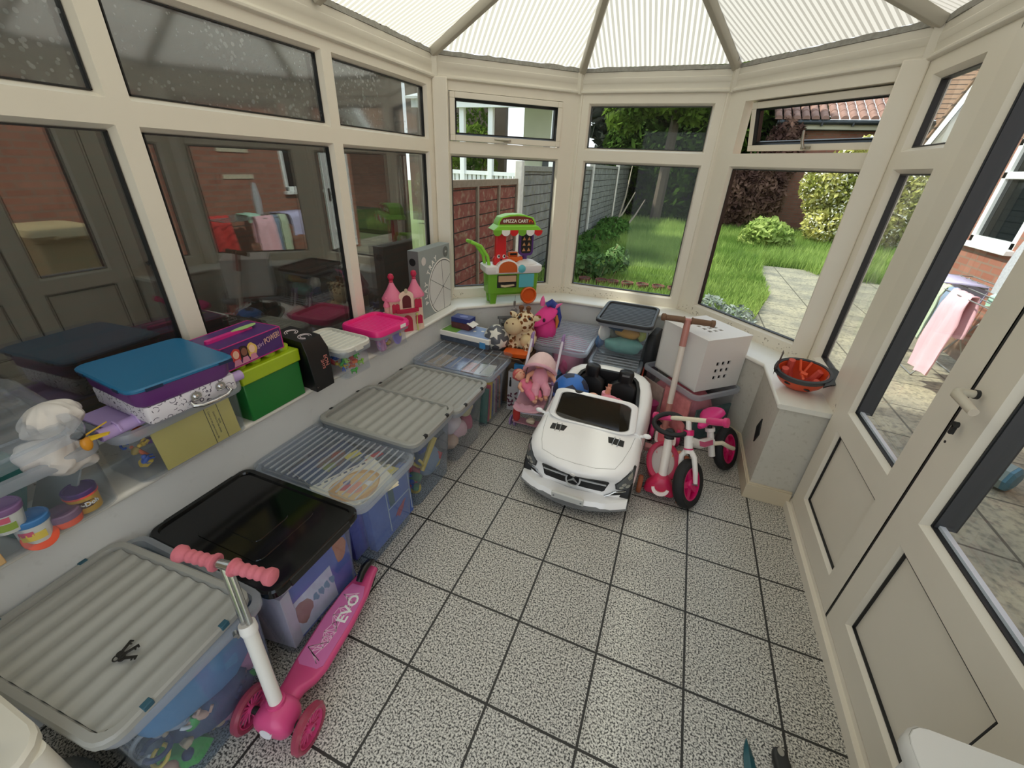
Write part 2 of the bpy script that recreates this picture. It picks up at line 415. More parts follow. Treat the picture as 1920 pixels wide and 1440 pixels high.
fr_, Mr = facet(4, pC, pD, [0, .133, .965, LC], [.59, .662, 1.606, 1.678, 1.962, 2.03], [(.133, .965, .662, 1.606), (.133, .985, 1.678, 1.962)], [GLASSR, None])
# opening sashes
def sash(parent, M, h, handle_open=False):
    u0, u1, z0, z1 = h
    b = B(M); f = .035
    panel_bars(b, [u0, u0+f, u1-f, u1], [z0, z0+f, z1-f, z1], [(u0+f, u1-f, z0+f, z1-f)], -.012, .05)
    s = obj('opening_sash', b, UPVC, parent, bev=.003)
    hh = (u0+f, u1-f, z0+f, z1-f)
    MM = M @ Mx.Translation((0, -.012, 0))
    q = B(MM); bead(q, hh, .02, .01); gasket(q, hh, .01, .018)
    obj('gasket', q, GASK, s, smooth=False); pane(hh, MM, GLASSR, s, .028, .018, .008)
    um = u0+(u1-u0)*.47
    q = B(MM); q.box((um+.02, -.008, z0+.016), (.05, .016, .014)); q.tube([(um+.02, -.012, z0+.016), (um+.02, -.028, z0+.018)], .007)
    if handle_open: q.tube([(um+.02, -.026, z0+.018), (um+.01, -.03, z0+.05), (um+.008, -.028, z0+.105)], [.008, .008, .006])
    else: q.tube([(um+.02, -.026, z0+.018), (um-.03, -.03, z0+.018), (um-.08, -.026, z0+.02)], [.008, .008, .006])
    obj('handle', q, P('handle_metal', (172, 166, 152), .3, .6), s)
    return s
sash(fl, Ml, (.102, .916, 1.686, 1.962))
Mo = Mr @ Mx.Translation((0, .035, 1.962)) @ Mx.Rotation(R(13), 4, 'X') @ Mx.Translation((0, 0, -1.962))
sash(fr_, Mo, (.165, .98, 1.69, 1.955), True)
# corner posts
b = B()
for (px_, py_), a in ((pA, -65), (pB, -20), (pC, 20), (pD, 68)):
    b.m = TRS((px_, py_, 0), rz=a); b.bx(-.022, .022, -.006, .09, .59, 2.03)
struct(obj('trim_6', b, UPVC, bev=.006))
# eaves beam with bead, joint covers and the ragged grey foam filler
def beam_profile(o, i): return None
beamp = [(-.80, -2.1), pA, pB, pC, pD, (1.705, -2.1)]
def miter(pts, off):
    res = []
    for i, p in enumerate(pts):
        p = V(p); d0 = (p-V(pts[i-1])).normalized() if i else None; d1 = (V(pts[i+1])-p).normalized() if i < len(pts)-1 else None
        if d0 is None or d1 is None:
            d = d0 or d1; res.append(p+V((d.y, -d.x))*off)
        else:
            n0, n1 = V((d0.y, -d0.x)), V((d1.y, -d1.x)); nn = (n0+n1).normalized(); res.append(p+nn*(off/nn.dot(n0)))
    return res
def sweep(b, pts, prof):
    cols = [miter(pts, o) for o, _ in prof]
    b.loft([[(cols[j][i].x, cols[j][i].y, prof[j][1]) for j in range(len(prof))] for i in range(len(pts))])
b = B(); sweep(b, beamp, [(-.07, 2.018), (.012, 2.018), (.02, 2.024), (.02, 2.034), (.01, 2.04), (.004, 2.046), (.004, 2.075), (.006, 2.078), (.006, 2.108), (.004, 2.11), (.004, 2.142), (-.07, 2.142)])
for (px_, py_), a in ((pA, -65), (pB, -20), (pC, 20), (pD, 68)):
    b.m = TRS((px_, py_, 0), rz=a); b.bx(-.017, .017, -.03, .03, 2.016, 2.143)
    b.m = Mx()
beam = struct(obj('trim_7', b, P('eaves_upvc', (216, 210, 196), .4, var=4, vscale=5), bev=.002))
rnd = random.Random(3)
b = B()
FO = P('foam_filler', (150, 148, 140), .9, var=28, vscale=60, bump=.6, bscale=90)
for i in range(5):
    p, q = V(beamp[i]), V(beamp[i+1]); d = (q-p).normalized(); nrm = V((d.y, -d.x)); n = max(8, int((q-p).length/.045)); rings = []
    for k in range(n+1):
        c = p.lerp(q, k/n); t = nrm*(.004+rnd.random()*.008); s = -nrm*.05; zz = 2.163+rnd.random()*.008
        rings.append([((c+s).x, (c+s).y, 2.143), ((c+t).x, (c+t).y, 2.143), ((c+t*.8).x, (c+t*.8).y, zz), ((c+s).x, (c+s).y, zz)])
    b.loft(rings)
struct(obj('trim_8', b, FO))
# ------------------------------------------------------------------ roof
m, n_, l_ = nt('opal_polycarbonate')
o_ = n_.new('ShaderNodeOutputMaterial'); tl = n_.new('ShaderNodeBsdfTranslucent'); df = n_.new('ShaderNodeBsdfDiffuse'); mx = n_.new('ShaderNodeMixShader'); mx.inputs[0].default_value = .25
tl.inputs[0].default_value = (.60, .575, .485, 1); df.inputs[0].default_value = lin((238, 232, 214))
l_.new(tl.outputs[0], mx.inputs[1]); l_.new(df.outputs[0], mx.inputs[2]); l_.new(mx.outputs[0], o_.inputs[0])
OPAL = m
m2 = m.copy(); m2.name = 'opal_web'
for q in m2.node_tree.nodes:
    if q.type == 'BSDF_TRANSLUCENT': q.inputs[0].default_value = (.40, .38, .31, 1)
RZ = 2.17; ridge = V((.44, .9, 2.69)); ridge2 = V((.44, -2.1, 2.69))
cor = [V((-.80, -2.1, RZ)), V(pA+(RZ,)), V(pB+(RZ,)), V(pC+(RZ,)), V(pD+(RZ,)), V((1.705, -2.1, RZ))]
def ribbed(b, e0, e1, r0, r1):
    """roof sheet between the eave e0-e1 and the top r0-r1, with fine flutes running up the slope"""
    L = (e1-e0).length; N = 2*int(L/.030); d = (e1-e0).normalized(); nrm = d.cross((r0+r1)/2-(e0+e1)/2).normalized()
    if nrm.z < 0: nrm = -nrm
    t = ((r0+r1)/2-(e0+e1)/2); t = (t - d*t.dot(d)).normalized(); H = (r0-e0).dot(t)
    a0, a1 = (r0-e0).dot(d), L-(e1-r1).dot(d)
    low = []; up = []; low2 = []; up2 = []
    for i in range(N+1):
        s = L*i/N
        if a0 > .001 and s < a0: h = H*s/a0
        elif s > a1 and L-a1 > .001: h = H*(L-s)/(L-a1)
        else: h = H
        k = nrm*(.002 if i % 2 else 0)
        low.append(e0+d*s+k-nrm*.002); up.append(e0+d*s+t*max(h, .002)+k-nrm*.002)
        low2.append(e0+d*s+nrm*.014); up2.append(e0+d*s+t*max(h, .002)+nrm*.014)
    b.loft([low, up], False, False, False)
    return low2, up2
for i in range(5):
    b = B(); a, c = cor[i], cor[i+1]
    r0, r1 = (ridge2, ridge) if i == 0 else (ridge, ridge2) if i == 4 else (ridge, ridge)
    ribbed(b, a, c, r0, r1)
    o = struct(obj('ceiling' if i == 0 else 'ceiling.%03d' % i, b, [OPAL, m2], smooth=False))
    for k, f in enumerate(o.data.polygons): f.material_index = min(f.vertices) % 2
BAR = P('roof_bar', (176, 170, 156), .45)
b = B()
def roofbar(p, q, w=.05, h=.05):
    d = (q-p).normalized(); s = d.cross(V((0, 0, 1))).normalized(); up_ = s.cross(d)
    rings = []
    for c in (p, q): rings.append([c+s*x_+up_*z_ for x_, z_ in ((-w/2, -.004), (-w/2, -h*.7), (-w*.3, -h), (w*.3, -h), (w/2, -h*.7), (w/2, -.004))])
    b.loft(rings)
for c in cor[1:5]: roofbar(c+V((0, 0, .004)), ridge)
roofbar(ridge2, ridge, .09, .06)
for yy in (.3, -.55, -1.4):
    roofbar(V((-.80, yy, RZ)), V((.44, yy, 2.69))); roofbar(V((1.705, yy, RZ)), V((.44, yy, 2.69)))
struct(obj('trim_9', b, BAR, bev=.003))
b = B(); b.box((.945, 1.885, 2.185), (.05, .035, .03), rot('Z', 25))
struct(obj('trim_10', b, BLACKM, bev=.003))

# ------------------------------------------------------------------ right wall: fixed light and french doors
PX, PY = 1.705, 1.175
Md = Mx(((0, 1, 0, PX), (-1, 0, 0, PY), (0, 0, 1, 0), (0, 0, 0, 1)))   # u = PY - y, v = outward (+x)
ud = lambda yy: PY-yy
low, top = (ud(1.075), ud(.688), .665, 1.606), (ud(1.075), ud(.688), 1.675, 1.958)
b = B(Md)
panel_bars(b, [0, low[0], low[1], ud(.54)], [.0, .59, .665, 1.606, 1.675, 1.958, 2.03], [low, top, (0, ud(.548), 0, .59)])
b.bx(ud(.545), ud(-.93), 0, .07, 1.985, 2.03)          # head of the door frame
b.bx(ud(.545), ud(-.93), -.03, .07, 0, .045)           # threshold
b.bx(ud(.545), ud(-.93), -.012, .07, .045, .066)
b.bx(ud(-.87), ud(-.93), 0, .07, .045, 2.03)
wr = struct(obj('window_5', b, UPVC, smooth=False))
for h in (low, top):
    q = B(Md); bead(q, h); obj('glazing_bead', q, UPVC, wr, smooth=False)
    q = B(Md); gasket(q, h, d=.028, t=.006); obj('gasket', q, GASK, wr, smooth=False); pane(h, Md, GLASSR, wr, .04)
def door(n, y0, y1, g0, g1):
    """door leaf: glass above a flat panel; y0 > y1, glass between g0 and g1"""
    gl = (ud(g0), ud(g1), .672, 1.945); pn = (ud(g0)-.012, ud(g1)+.012, .172, .572)
    b = B(Md)
    panel_bars(b, sorted({ud(y0), gl[0], gl[1], pn[0], pn[1], ud(y1)}), [.072, .172, .572, .672, 1.945, 1.98], [gl, pn], -.012, .055)
    d = struct(obj('door_%d' % n, b, UPVC_D, smooth=False))
    MM = Md @ Mx.Translation((0, -.012, 0))
    q = B(MM); bead(q, gl, .02, .016); obj('glazing_bead', q, UPVC_D, d, smooth=False)
    q = B(MM); bead(q, pn, .02, .014); obj('panel_bead', q, UPVC_D, d, smooth=False)
    q = B(MM); q.bx(pn[0]+.01, pn[1]-.01, .021, .05, pn[2]+.01, pn[3]-.01); obj('panel', q, UPVC_D, d, smooth=False)
    q = B(MM); gasket(q, (pn[0], pn[1], pn[2], pn[3]), .013, .012, .004); gasket(q, gl, .016, .016, .003)
    for a in ((gl[0]+.016, gl[0]+.02, gl[2], gl[3]), (gl[1]-.02, gl[1]-.016, gl[2], gl[3])): q.bx(a[0], a[1], .045, .075, a[2]+.016, a[3]-.016)
    obj('gasket', q, GASK, d, smooth=False)
    q = B(MM)
    for a in ((gl[0]+.0165, gl[0]+.022), (gl[1]-.022, gl[1]-.0165)): q.bx(a[0], a[1], .021, .07, gl[2]+.017, gl[3]-.017)
    obj('reveal', q, GASK2, d, smooth=False)
    q = B(MM); q.bx(gl[0]+.02, gl[1]-.02, .03, .044, gl[2]+.0165, gl[2]+.028); obj('spacer_bar', q, P('spacer', (206, 216, 226), .3), d, smooth=False)
    pane(gl, MM, GLASSR, d, .045)
    q = B(MM); q.bx(ud(y0)-.013, ud(y0)+.001, .0 if n == 2 else .0105, .06, .07, 1.983); obj('gap_strip', q, GASK, d, smooth=False)  # black strip drawn to read as the dark gap beside the leaf
    return d
d1 = door(1, .528, -.152, .405, -.035)
d2 = door(2, -.16, -.865, -.27, -.742)
HM = P('door_handle_beige', (196, 188, 170), .35)
q = B(); q.m = frame((PX-.012, -.2, 1.01), (0, -1, 0), (0, 0, 1))
q.loft([ring(.034, .215, .012, -.002), ring(.034, .215, .012, -.009), ring(.026, .205, .01, -.014)][::1])
q.m = Mx(); q.m = Mx()
hp = obj('handle_plate', q, HM, d2)
q = B(); q.tube([(PX-.02, -.2, 1.07), (PX-.045, -.2, 1.07), (PX-.066, -.205, 1.07), (PX-.075, -.222, 1.069), (PX-.075, -.26, 1.066), (PX-.073, -.305, 1.06)], [.0105, .0105, .012, .0125, .012, .011], 12)
obj('handle_lever', q, HM, hp)
q = B(); q.tube([(PX-.022, -.2, 1.07), (PX-.03, -.2, 1.07)], .0125, 16); q.tube([(PX-.022, -.2, .975), (PX-.032, -.2, .975)], .0085, 12); q.box((PX-.027, -.2, .958), (.01, .009, .025))
q.tube([(PX-.026, -.2, 1.04), (PX-.0275, -.2, 1.04)], .004); q.tube([(PX-.026, -.2, .918), (PX-.0275, -.2, .918)], .004)
obj('lock_cylinder', q, GASK, hp)
struct(obj('wall_back', B().bx(-.88, .0, -2.2, -2.1, -.1, 2.9), P('house_wall', (200, 190, 172), .8), smooth=False))
struct(obj('wall_back.001', B().bx(0, 1.785, -2.2, -2.1, 2.1, 2.9), MATS['house_wall'], smooth=False))
struct(obj('wall_right', B().bx(1.705, 1.785, -2.1, -.93, -.1, 2.03), P('side_wall', (205, 200, 188), .7), smooth=False))
# ------------------------------------------------------------------ outside: ground
G0 = -.15
g = NG('sandstone_slabs', .85, .2)
x, y, z = g.sep()[0:3]
def slab(c, w, o):
    f = g.math('FRACT', g.math('ADD', g.math('DIVIDE', c, w), 50+o)); return g.math('LESS_THAN', g.math('ABSOLUTE', g.math('SUBTRACT', f, .5)), .488)
s = g.math('MULTIPLY', slab(x, .75, .2), slab(g.math('ADD', y, g.math('MULTIPLY', x, .12)), .6, .1))
c = g.mix(g.ramp(g.noise(2.2, 5), [(.3, (0, 0, 0)), (.7, (255, 255, 255))]), (128, 125, 112), (176, 168, 140))
c = g.mix(g.ramp(g.noise(30, 4), [(.45, (0, 0, 0)), (.75, (255, 255, 255))]), c, (108, 106, 94))
g.col(g.mix(s, (92, 88, 76), c)); g.bump(g.noise(25, 5), .5, .01)
struct(obj('floor.001', B().prism([(1.79, -3), (4.2, -3), (4.6, 8.3), (3.6, 9.0), (2.55, 9.0), (2.35, 6.0), (1.9, 4.2), (-1.45, 4.95), (-1.45, 1.9), (1.79, 2.0)], G0-.1, G0), g.m, smooth=False))
g = NG('earth', .95, .1); g.col(g.mix(g.noise(3, 4), (44, 66, 26), (70, 92, 36)))
LAWN = [(-1.45, 4.95), (1.9, 4.2), (2.35, 6.0), (2.55, 9.0), (3.35, 9.0), (3.7, 8.2), (9, 8.2), (9, 19), (-3, 19), (-1.45, 13)]
struct(obj('floor.002', B().prism(LAWN, G0-.1, G0-.01), g.m, smooth=False))
struct(obj('floor.003', B().prism([(-30, -4), (30, -4), (30, 40), (-30, 40)], G0-.3, G0-.12), P('far_ground', (96, 108, 62), .95), smooth=False))
def inpoly(p, x, y):
    r = False
    for i in range(len(p)):
        (a, b_), (c, d) = p[i], p[i-1]
        if (b_ > y) != (d > y) and x < (c-a)*(y-b_)/(d-b_)+a: r = not r
    return r
def blades(name, n, fn, hgt, mat, label, cat, wid=.012, lean=.5):
    vs, fs = [], []; k = 0; rd = random.Random(11)
    while k < n:
        q = fn(rd)
        if q is None: continue
        x_, y_, hh = q; a = rd.random()*6.283; h = hgt*hh*(.5+.8*rd.random()); w_ = wid*(.6+.8*rd.random()); lx, ly = math.cos(a)*h*lean*rd.random(), math.sin(a)*h*lean*rd.random()
        p, r_ = math.cos(a+1.57)*w_/2, math.sin(a+1.57)*w_/2; i = len(vs)
        vs += [(x_-p, y_-r_, G0-.01), (x_+p, y_+r_, G0-.01), (x_+lx*.4+p*.8, y_+ly*.4+r_*.8, G0+h*.6), (x_+lx*.4-p*.8, y_+ly*.4-r_*.8, G0+h*.6), (x_+lx, y_+ly, G0+h)]
        fs += [(i, i+1, i+2, i+3), (i+3, i+2, i+4)]; k += 1
    me = bpy.data.meshes.new(name); me.from_pydata(vs, [], fs); me.materials.append(mat)
    o = bpy.data.objects.new(name, me); COL.objects.link(o); return tag(o, label, cat, kind='stuff')
GR = LEAF('grass_blades', (112, 144, 66), (166, 188, 104), .7, .45)
def gfn(rd):
    y_ = 4.2+(rd.random()**1.7)*11.5; x_ = -1.4+rd.random()*9
    if not inpoly(LAWN, x_, y_) or x_ > 1.5+.5*y_: return None
    if x_ < -.2 and y_ < 6.5 and rd.random() < .6: return None
    return x_, y_, .8 if y_ < 8 else 1.5
blades('lawn_grass', 75000, gfn, .17, GR, 'long bright green grass covering the lawn', 'grass', .013)
# gravel and lavender by the wall
def stones():
    b = B(); rd = random.Random(5)
    for i in range(420):
        x_, y_ = 1.75+rd.random()*.75, 1.95+rd.random()*1.9
        if x_ > 2.45-.2*(y_-1.9): continue
        r_ = .014+.016*rd.random(); b.ell((x_, y_, G0+.008), (r_, r_*.8, r_*.6), 6, 4, rot('Z', rd.random()*180))
    return b
tag(obj('gravel', stones(), P('pale_gravel', (206, 200, 184), .9, var=30, vscale=12)), 'pale pebbles of a gravel strip outside the bay window', 'gravel', kind='stuff')

# ------------------------------------------------------------------ foliage
def cloud(b, blobs, n, size, rd, shell=.55, mi=0, flat=.5):
    tot = sum(r[0]*r[1]+r[1]*r[2]+r[0]*r[2] for _, r in blobs); vs, fs = b
    for c, r in blobs:
        k = int(n*(r[0]*r[1]+r[1]*r[2]+r[0]*r[2])/tot)
        for _ in range(k):
            d = V((rd.gauss(0, 1), rd.gauss(0, 1), rd.gauss(0, 1))).normalized(); f = shell+(1-shell)*rd.random()**.5
            p = V((c[0]+d.x*r[0]*f, c[1]+d.y*r[1]*f, c[2]+d.z*r[2]*f))
            if p.z < G0: continue
            nn = (d*flat+V((rd.gauss(0, .6), rd.gauss(0, .6), rd.gauss(0, .6)+.2))).normalized(); u_ = nn.orthogonal().normalized(); w_ = nn.cross(u_); a = rd.random()*6.28
            u_, w_ = u_*math.cos(a)+w_*math.sin(a), w_*math.cos(a)-u_*math.sin(a); s_ = size*(.6+.8*rd.random()); i = len(vs)
            vs += [tuple(p-u_*s_), tuple(p+w_*s_*.42), tuple(p+u_*s_), tuple(p-w_*s_*.42)]; fs.append((i, i+1, i+2, i+3))
def plant(name, label, cat, parts, stems=None, group=None, stem_mat=None):
    """parts: (part name, blobs, leaf count, leaf size, material)"""
    rd = random.Random(hash(label) % 1000 if False else len(label)*7)
    root = thing(name, label, cat, (parts[0][1][0][0][0], parts[0][1][0][0][1], G0), group=group); inv = root.matrix_world.inverted()
    for pn, blobs, n, size, mat in parts:
        b = ([], []); cloud(b, blobs, n, size, rd)
        me = bpy.data.meshes.new(pn); me.from_pydata([tuple(inv @ V(v)) for v in b[0]], [], b[1]); me.materials.append(mat)
        o = bpy.data.objects.new(pn, me); COL.objects.link(o); o.parent = root
    if stems:
        for pts, r in stems: b = B(inv); b.tube(pts, r, 7); obj('stem' if len(stems) > 1 else 'trunk', b, stem_mat or P('bark', (84, 74, 60), .9, var=18, vscale=30), root)
    return root
DK = LEAF('dark_hedge_leaf', (30, 46, 20), (70, 96, 40), 1.2, .2)
DK2 = LEAF('fir_leaf', (40, 62, 22), (120, 146, 60), .9, .3)
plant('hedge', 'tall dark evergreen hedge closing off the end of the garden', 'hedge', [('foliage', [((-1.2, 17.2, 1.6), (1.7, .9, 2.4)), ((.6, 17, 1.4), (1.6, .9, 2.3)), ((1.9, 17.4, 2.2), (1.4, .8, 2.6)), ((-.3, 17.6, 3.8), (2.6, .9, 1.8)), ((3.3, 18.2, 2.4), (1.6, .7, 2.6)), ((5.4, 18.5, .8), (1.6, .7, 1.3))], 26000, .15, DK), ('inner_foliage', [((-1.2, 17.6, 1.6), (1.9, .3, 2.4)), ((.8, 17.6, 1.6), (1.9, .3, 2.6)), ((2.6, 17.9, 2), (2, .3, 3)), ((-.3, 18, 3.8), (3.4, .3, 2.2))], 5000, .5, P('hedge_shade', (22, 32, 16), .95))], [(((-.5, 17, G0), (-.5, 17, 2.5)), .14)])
plant('fir_tree', 'overhanging fir tree with drooping yellow green branch tips above the hedge', 'tree', [('foliage', [((-.9, 14.6, 4.0), (1.5, 1.0, .9)), ((.6, 15, 3.9), (1.6, 1.0, 1.0)), ((-1.6, 14.3, 3.3), (.7, .6, .7)), ((1.7, 15.4, 4.3), (1.3, .8, 1.2))], 5200, .13, DK2)], [(((-.2, 15.4, G0), (-.15, 15.4, 2.2), (-.1, 15.3, 4.2)), [.2, .17, .1])])
PU = LEAF('purple_leaf', (92, 66, 60), (156, 122, 104), 1.5, .3)
plant('smoke_bush', 'dull purple leaved bush at the back of the lawn left of the flowering shrub', 'bush', [('foliage', [((2.5, 15.6, 1.0), (1.1, .7, 1.2)), ((3.1, 15.2, .9), (.6, .5, 1.0)), ((3.3, 15.8, 2.2), (.6, .5, 1.1)), ((1.9, 15.2, .5), (.5, .4, .6))], 12500, .1, PU)], [(((2.6, 15.6, G0), (2.6, 15.6, 1.2)), .06)])
CH1 = LEAF('golden_leaf', (140, 148, 70), (214, 208, 130), 2, .3); CH2 = P('white_petals', (250, 246, 226), .8)
bl = [((4.95, 13.2, 1.3), (1.2, .9, 1.15)), ((4.3, 12.9, 1.5), (.75, .6, .65)), ((5.6, 13, 1.0), (1.0, .8, 1.05)), ((4.5, 12.8, .5), (.6, .5, .55)), ((6.3, 13, .7), (.8, .6, .8)), ((4.9, 12.9, 2.1), (.7, .5, .5))]
plant('flowering_shrub', 'large golden shrub covered with white blossom at the back of the lawn', 'shrub', [('foliage', bl, 14000, .08, CH1), ('blossom', bl, 8000, .045, CH2)], [(((5, 13.2, G0), (5, 13.2, 1)), .06)])
LB = LEAF('lime_leaf', (134, 160, 76), (194, 208, 126), 3, .35)
plant('lime_bush', 'small lime green leafy bush in the long grass', 'bush', [('foliage', [((2.8, 11, .35), (.48, .4, .35)), ((3.15, 11.1, .2), (.35, .35, .33)), ((2.5, 11, .2), (.28, .25, .3))], 1500, .075, LB)], [(((2.8, 11, G0), (2.8, 11, .3)), .02)])
BD = LEAF('bramble_leaf', (48, 82, 34), (96, 132, 62), 3, .3)
plant('bramble', 'dark green tangle of weeds along the foot of the grey fence', 'weeds', [('foliage', [((-1.0, 6.2, -.05), (.4, .8, .25)), ((-1.1, 7.6, -.05), (.4, .8, .28)), ((-1.0, 9.2, -.02), (.5, .9, .3)), ((-1.0, 11, .05), (.5, 1, .35)), ((-.6, 5.7, -.05), (.3, .4, .2))], 4200, .075, BD)], [(((-.9, 6.2, G0), (-.8, 6.2, .2)), .01), (((-1, 8, G0), (-.9, 8, .3)), .01)])
RO = LEAF('rose_leaf', (70, 104, 56), (130, 160, 100), 4, .3)
plant('rose_bush', 'thin leggy shrub with pale stems behind the row of flowerpots', 'shrub', [('foliage', [((-.35, 5.55, .15), (.3, .2, .2)), ((-.05, 5.6, .25), (.22, .2, .22)), ((-.65, 5.5, .1), (.2, .2, .18))], 520, .06, RO)], [(((-.3, 5.5, G0), (-.2, 5.5, .15), (-.05, 5.5, .5)), .008), (((-.35, 5.5, G0), (-.5, 5.5, .3)), .007), (((-.1, 5.5, G0), (.05, 5.55, .3)), .007)], stem_mat=P('pale_stem', (150, 150, 100), .8))
LV = LEAF('silver_leaf', (120, 132, 118), (190, 198, 190), 6, .2)
for i, (x_, y_, s_) in enumerate(((1.42, 4.5, .2), (1.72, 4.15, .2))):
    plant('lavender', ['silvery lavender clump outside the bay window, nearer the corner post', 'silvery lavender clump outside the bay window, nearer the white cube'][i], 'lavender', [('foliage', [((x_, y_, G0+.1), (s_*1.2, s_, s_*.9))], 420, .035, LV)], [(((x_, y_, G0), (x_, y_, G0+.1)), .006)])
rd = random.Random(9)
DW = P('dry_wood', (150, 138, 116), .85)
for i, (a, e) in enumerate((((-1.15, 12.4, G0), (-1.0, 13.2, 1.75)), ((-.9, 12, G0), (-.4, 12.6, .8)), ((-1.2, 11.4, G0), (-.7, 12.4, 1.0)))):
    tag(obj('dead_branch', B().tube([a, V(a).lerp(V(e), .5)+V((.06, 0, .03)), e], [.035, .025, .012], 6), DW), ['tall bare branch leaning on the far end of the fence', 'short bare stick leaning right among the weeds by the fence', 'bare stick between the tall branch and the short one'][i], 'branch')
# flowerpots
TC = P('terracotta', (112, 66, 58), .8, var=12, vscale=20); SOIL = P('soil', (52, 42, 32), .95)
posn = ['first flowerpot at the left end of the row', 'second flowerpot from the left of the row', 'third flowerpot from the left of the row', 'middle flowerpot of the row of seven', 'third flowerpot from the right of the row', 'second flowerpot from the right of the row', 'last flowerpot at the right end of the row']
for i, x_ in enumerate((-.46, -.19, -.01, .22, .45, .69, .92)):
    t = thing('flowerpot', 'terracotta '+posn[i]+' outside', 'flowerpot', (x_, 5.17+.02*i, G0), group='flowerpots at the lawn edge')
    obj('pot', B().lathe([(.065, 0), (.085, .115), (.095, .115), (.095, .145), (.085, .145), (.08, .12), (.02, .12)], 20), TC, t)
    obj('soil', B().lathe([(.001, .115), (.08, .12), (.04, .132), (.001, .134)], 14, c0=False), SOIL, t)
# ------------------------------------------------------------------ fences
def fencing(nm, cols, sc=1):
    g = NG(nm, .85, .15)
    x, y, z = g.sep()[0:3]
    f = g.math('FRACT', g.math('ADD', g.math('DIVIDE', g.math('ADD', z, g.math('MULTIPLY', g.noise(1.5, 2), .03)), .145), 20))
    e = g.math('LESS_THAN', f, .09)
    c = g.mix(g.ramp(g.noise(5, 6), [(.35, (0, 0, 0)), (.7, (255, 255, 255))]), cols[0], cols[1])
    c = g.mix(g.ramp(g.noise(14, 5), [(.5, (0, 0, 0)), (.72, (255, 255, 255))]), c, cols[2])
    g.col(g.mix(e, c, (48, 42, 38))); g.bump(f, .6, .01); return g.m
RF = fencing('red_fence', ((116, 66, 58), (140, 84, 72), (152, 128, 106)))
GF = fencing('grey_fence', ((112, 112, 108), (146, 146, 140), (124, 122, 98)))
WD = P('weathered_batten', (128, 112, 92), .85, var=22, vscale=25); GW = P('grey_batten', (126, 124, 114), .85, var=20, vscale=25)
CONC = P('concrete', (206, 200, 188), .85, var=20, vscale=20)
FX = -1.5
def panel(y0, y1, zt, mats, label, nb):
    t = thing('garden_fence', label, 'fence', (FX, (y0+y1)/2, G0), group='garden fence panels'); o = -V((FX, (y0+y1)/2, G0))
    M = Mx.Translation(o)
    obj('boards', B(M).bx(FX-.02, FX+.005, y0, y1, G0, zt-.05), mats[0], t, smooth=False)
    obj('top_rail', B(M).bx(FX-.03, FX+.03, y0, y1, zt-.075, zt), mats[1], t, bev=.004)
    for k in range(nb):
        yy = y0+.03+(y1-y0-.06)*k/(nb-1); obj('batten', B(M).bx(FX+.005, FX+.035, yy-.022, yy+.022, G0, zt-.07), mats[1], t, bev=.003)
panel(2.62, 4.6, 1.39, (RF, WD), 'reddish brown fence panel nearest the conservatory with upright battens', 4)
for i, (a, b_) in enumerate(((4.8, 7.15), (7.25, 9.6), (9.76, 13.5), (13.66, 17))):
    panel(a, b_, 1.56+.05*i, (GF, GW), ['weathered grey fence panel next to the reddish one', 'weathered grey fence panel second along from the reddish one', 'weathered grey fence panel between the two farther concrete posts', 'weathered grey fence panel farthest down the garden'][i], 2)
for i, (yy, zz) in enumerate(((4.7, 1.62), (7.2, 1.62), (9.68, 1.74), (13.58, 1.82))):
    tag(obj('fence_post', B().bx(FX-.05, FX+.06, yy-.05, yy+.05, G0-.1, zz), CONC, bev=.01), ['whitish concrete post between the red and grey fence', 'whitish concrete post in the middle of the nearer grey fence', 'whitish concrete post second from the far end of the fence', 'whitish concrete post at the far end of the fence'][i], 'fence post', 'concrete fence posts')
g = NG('dark_brick', .9, .15); g.col(g.mix(g.noise(3, 4), g.brick((60, 42, 34), (74, 52, 42), (50, 44, 38), vec=g.yz()), (46, 36, 30)))
tag(obj('boundary_wall', B().bx(-2.1, -1.9, -4, 2.5, G0-.1, 3.0), g.m, smooth=False), 'high dark brick wall of the next house close outside the left windows', 'wall')
# ------------------------------------------------------------------ neighbour's white veranda
WP = P('white_paint', (236, 238, 234), .5); DG = P('dark_window', (48, 54, 56), .15)
SID = P('pale_cladding', (206, 206, 190), .7, var=8, vscale=4)
t = thing('veranda', 'white post and rail veranda beyond the fence seen through the left bay window', 'veranda', (-3.2, 7, G0)); M = Mx.Translation((3.2, -7, -G0))
for xx in (-3.62, -3.0, -1.72): obj('post', B(M).bx(xx-.05, xx+.05, 6.95, 7.05, G0, 2.75), WP, t, bev=.005)
obj('rail', B(M).bx(-4.6, -1.62, 6.96, 7.04, 1.36, 1.43), WP, t)
b = B(M)
for k in range(30): b.bx(-4.6+.1*k, -4.53+.1*k, 6.985, 7.015, .4, 1.36)
obj('balustrade', b, WP, t, smooth=False)
b = B(M)
for k in range(6):
    xx = -4.6+.55*k; b.loft([[(xx, 6.9, 2.5), (xx+.06, 6.9, 2.5), (xx+.06, 6.9, 2.62), (xx, 6.9, 2.62)], [(xx, 10, 3.3), (xx+.06, 10, 3.3), (xx+.06, 10, 3.42), (xx, 10, 3.42)]])
obj('rafter', b, WP, t, smooth=False)
obj('roof', B(M).loft([[(-4.8, 6.8, 2.64), (-1.62, 6.8, 2.64), (-1.62, 6.8, 2.68), (-4.8, 6.8, 2.68)], [(-4.8, 10.2, 3.46), (-1.62, 10.2, 3.46), (-1.62, 10.2, 3.52), (-4.8, 10.2, 3.52)]]), WP, t, smooth=False)
obj('back_wall', B(M).bx(-3.3, -2.3, 9.6, 9.8, G0, 3.3), SID, t, smooth=False)
obj('door', B(M).bx(-2.75, -2.2, 9.56, 9.6, .4, 2.1), DG, t)
obj('fascia', B(M).bx(-4.7, -1.62, 6.86, 6.92, 2.5, 2.66), WP, t)
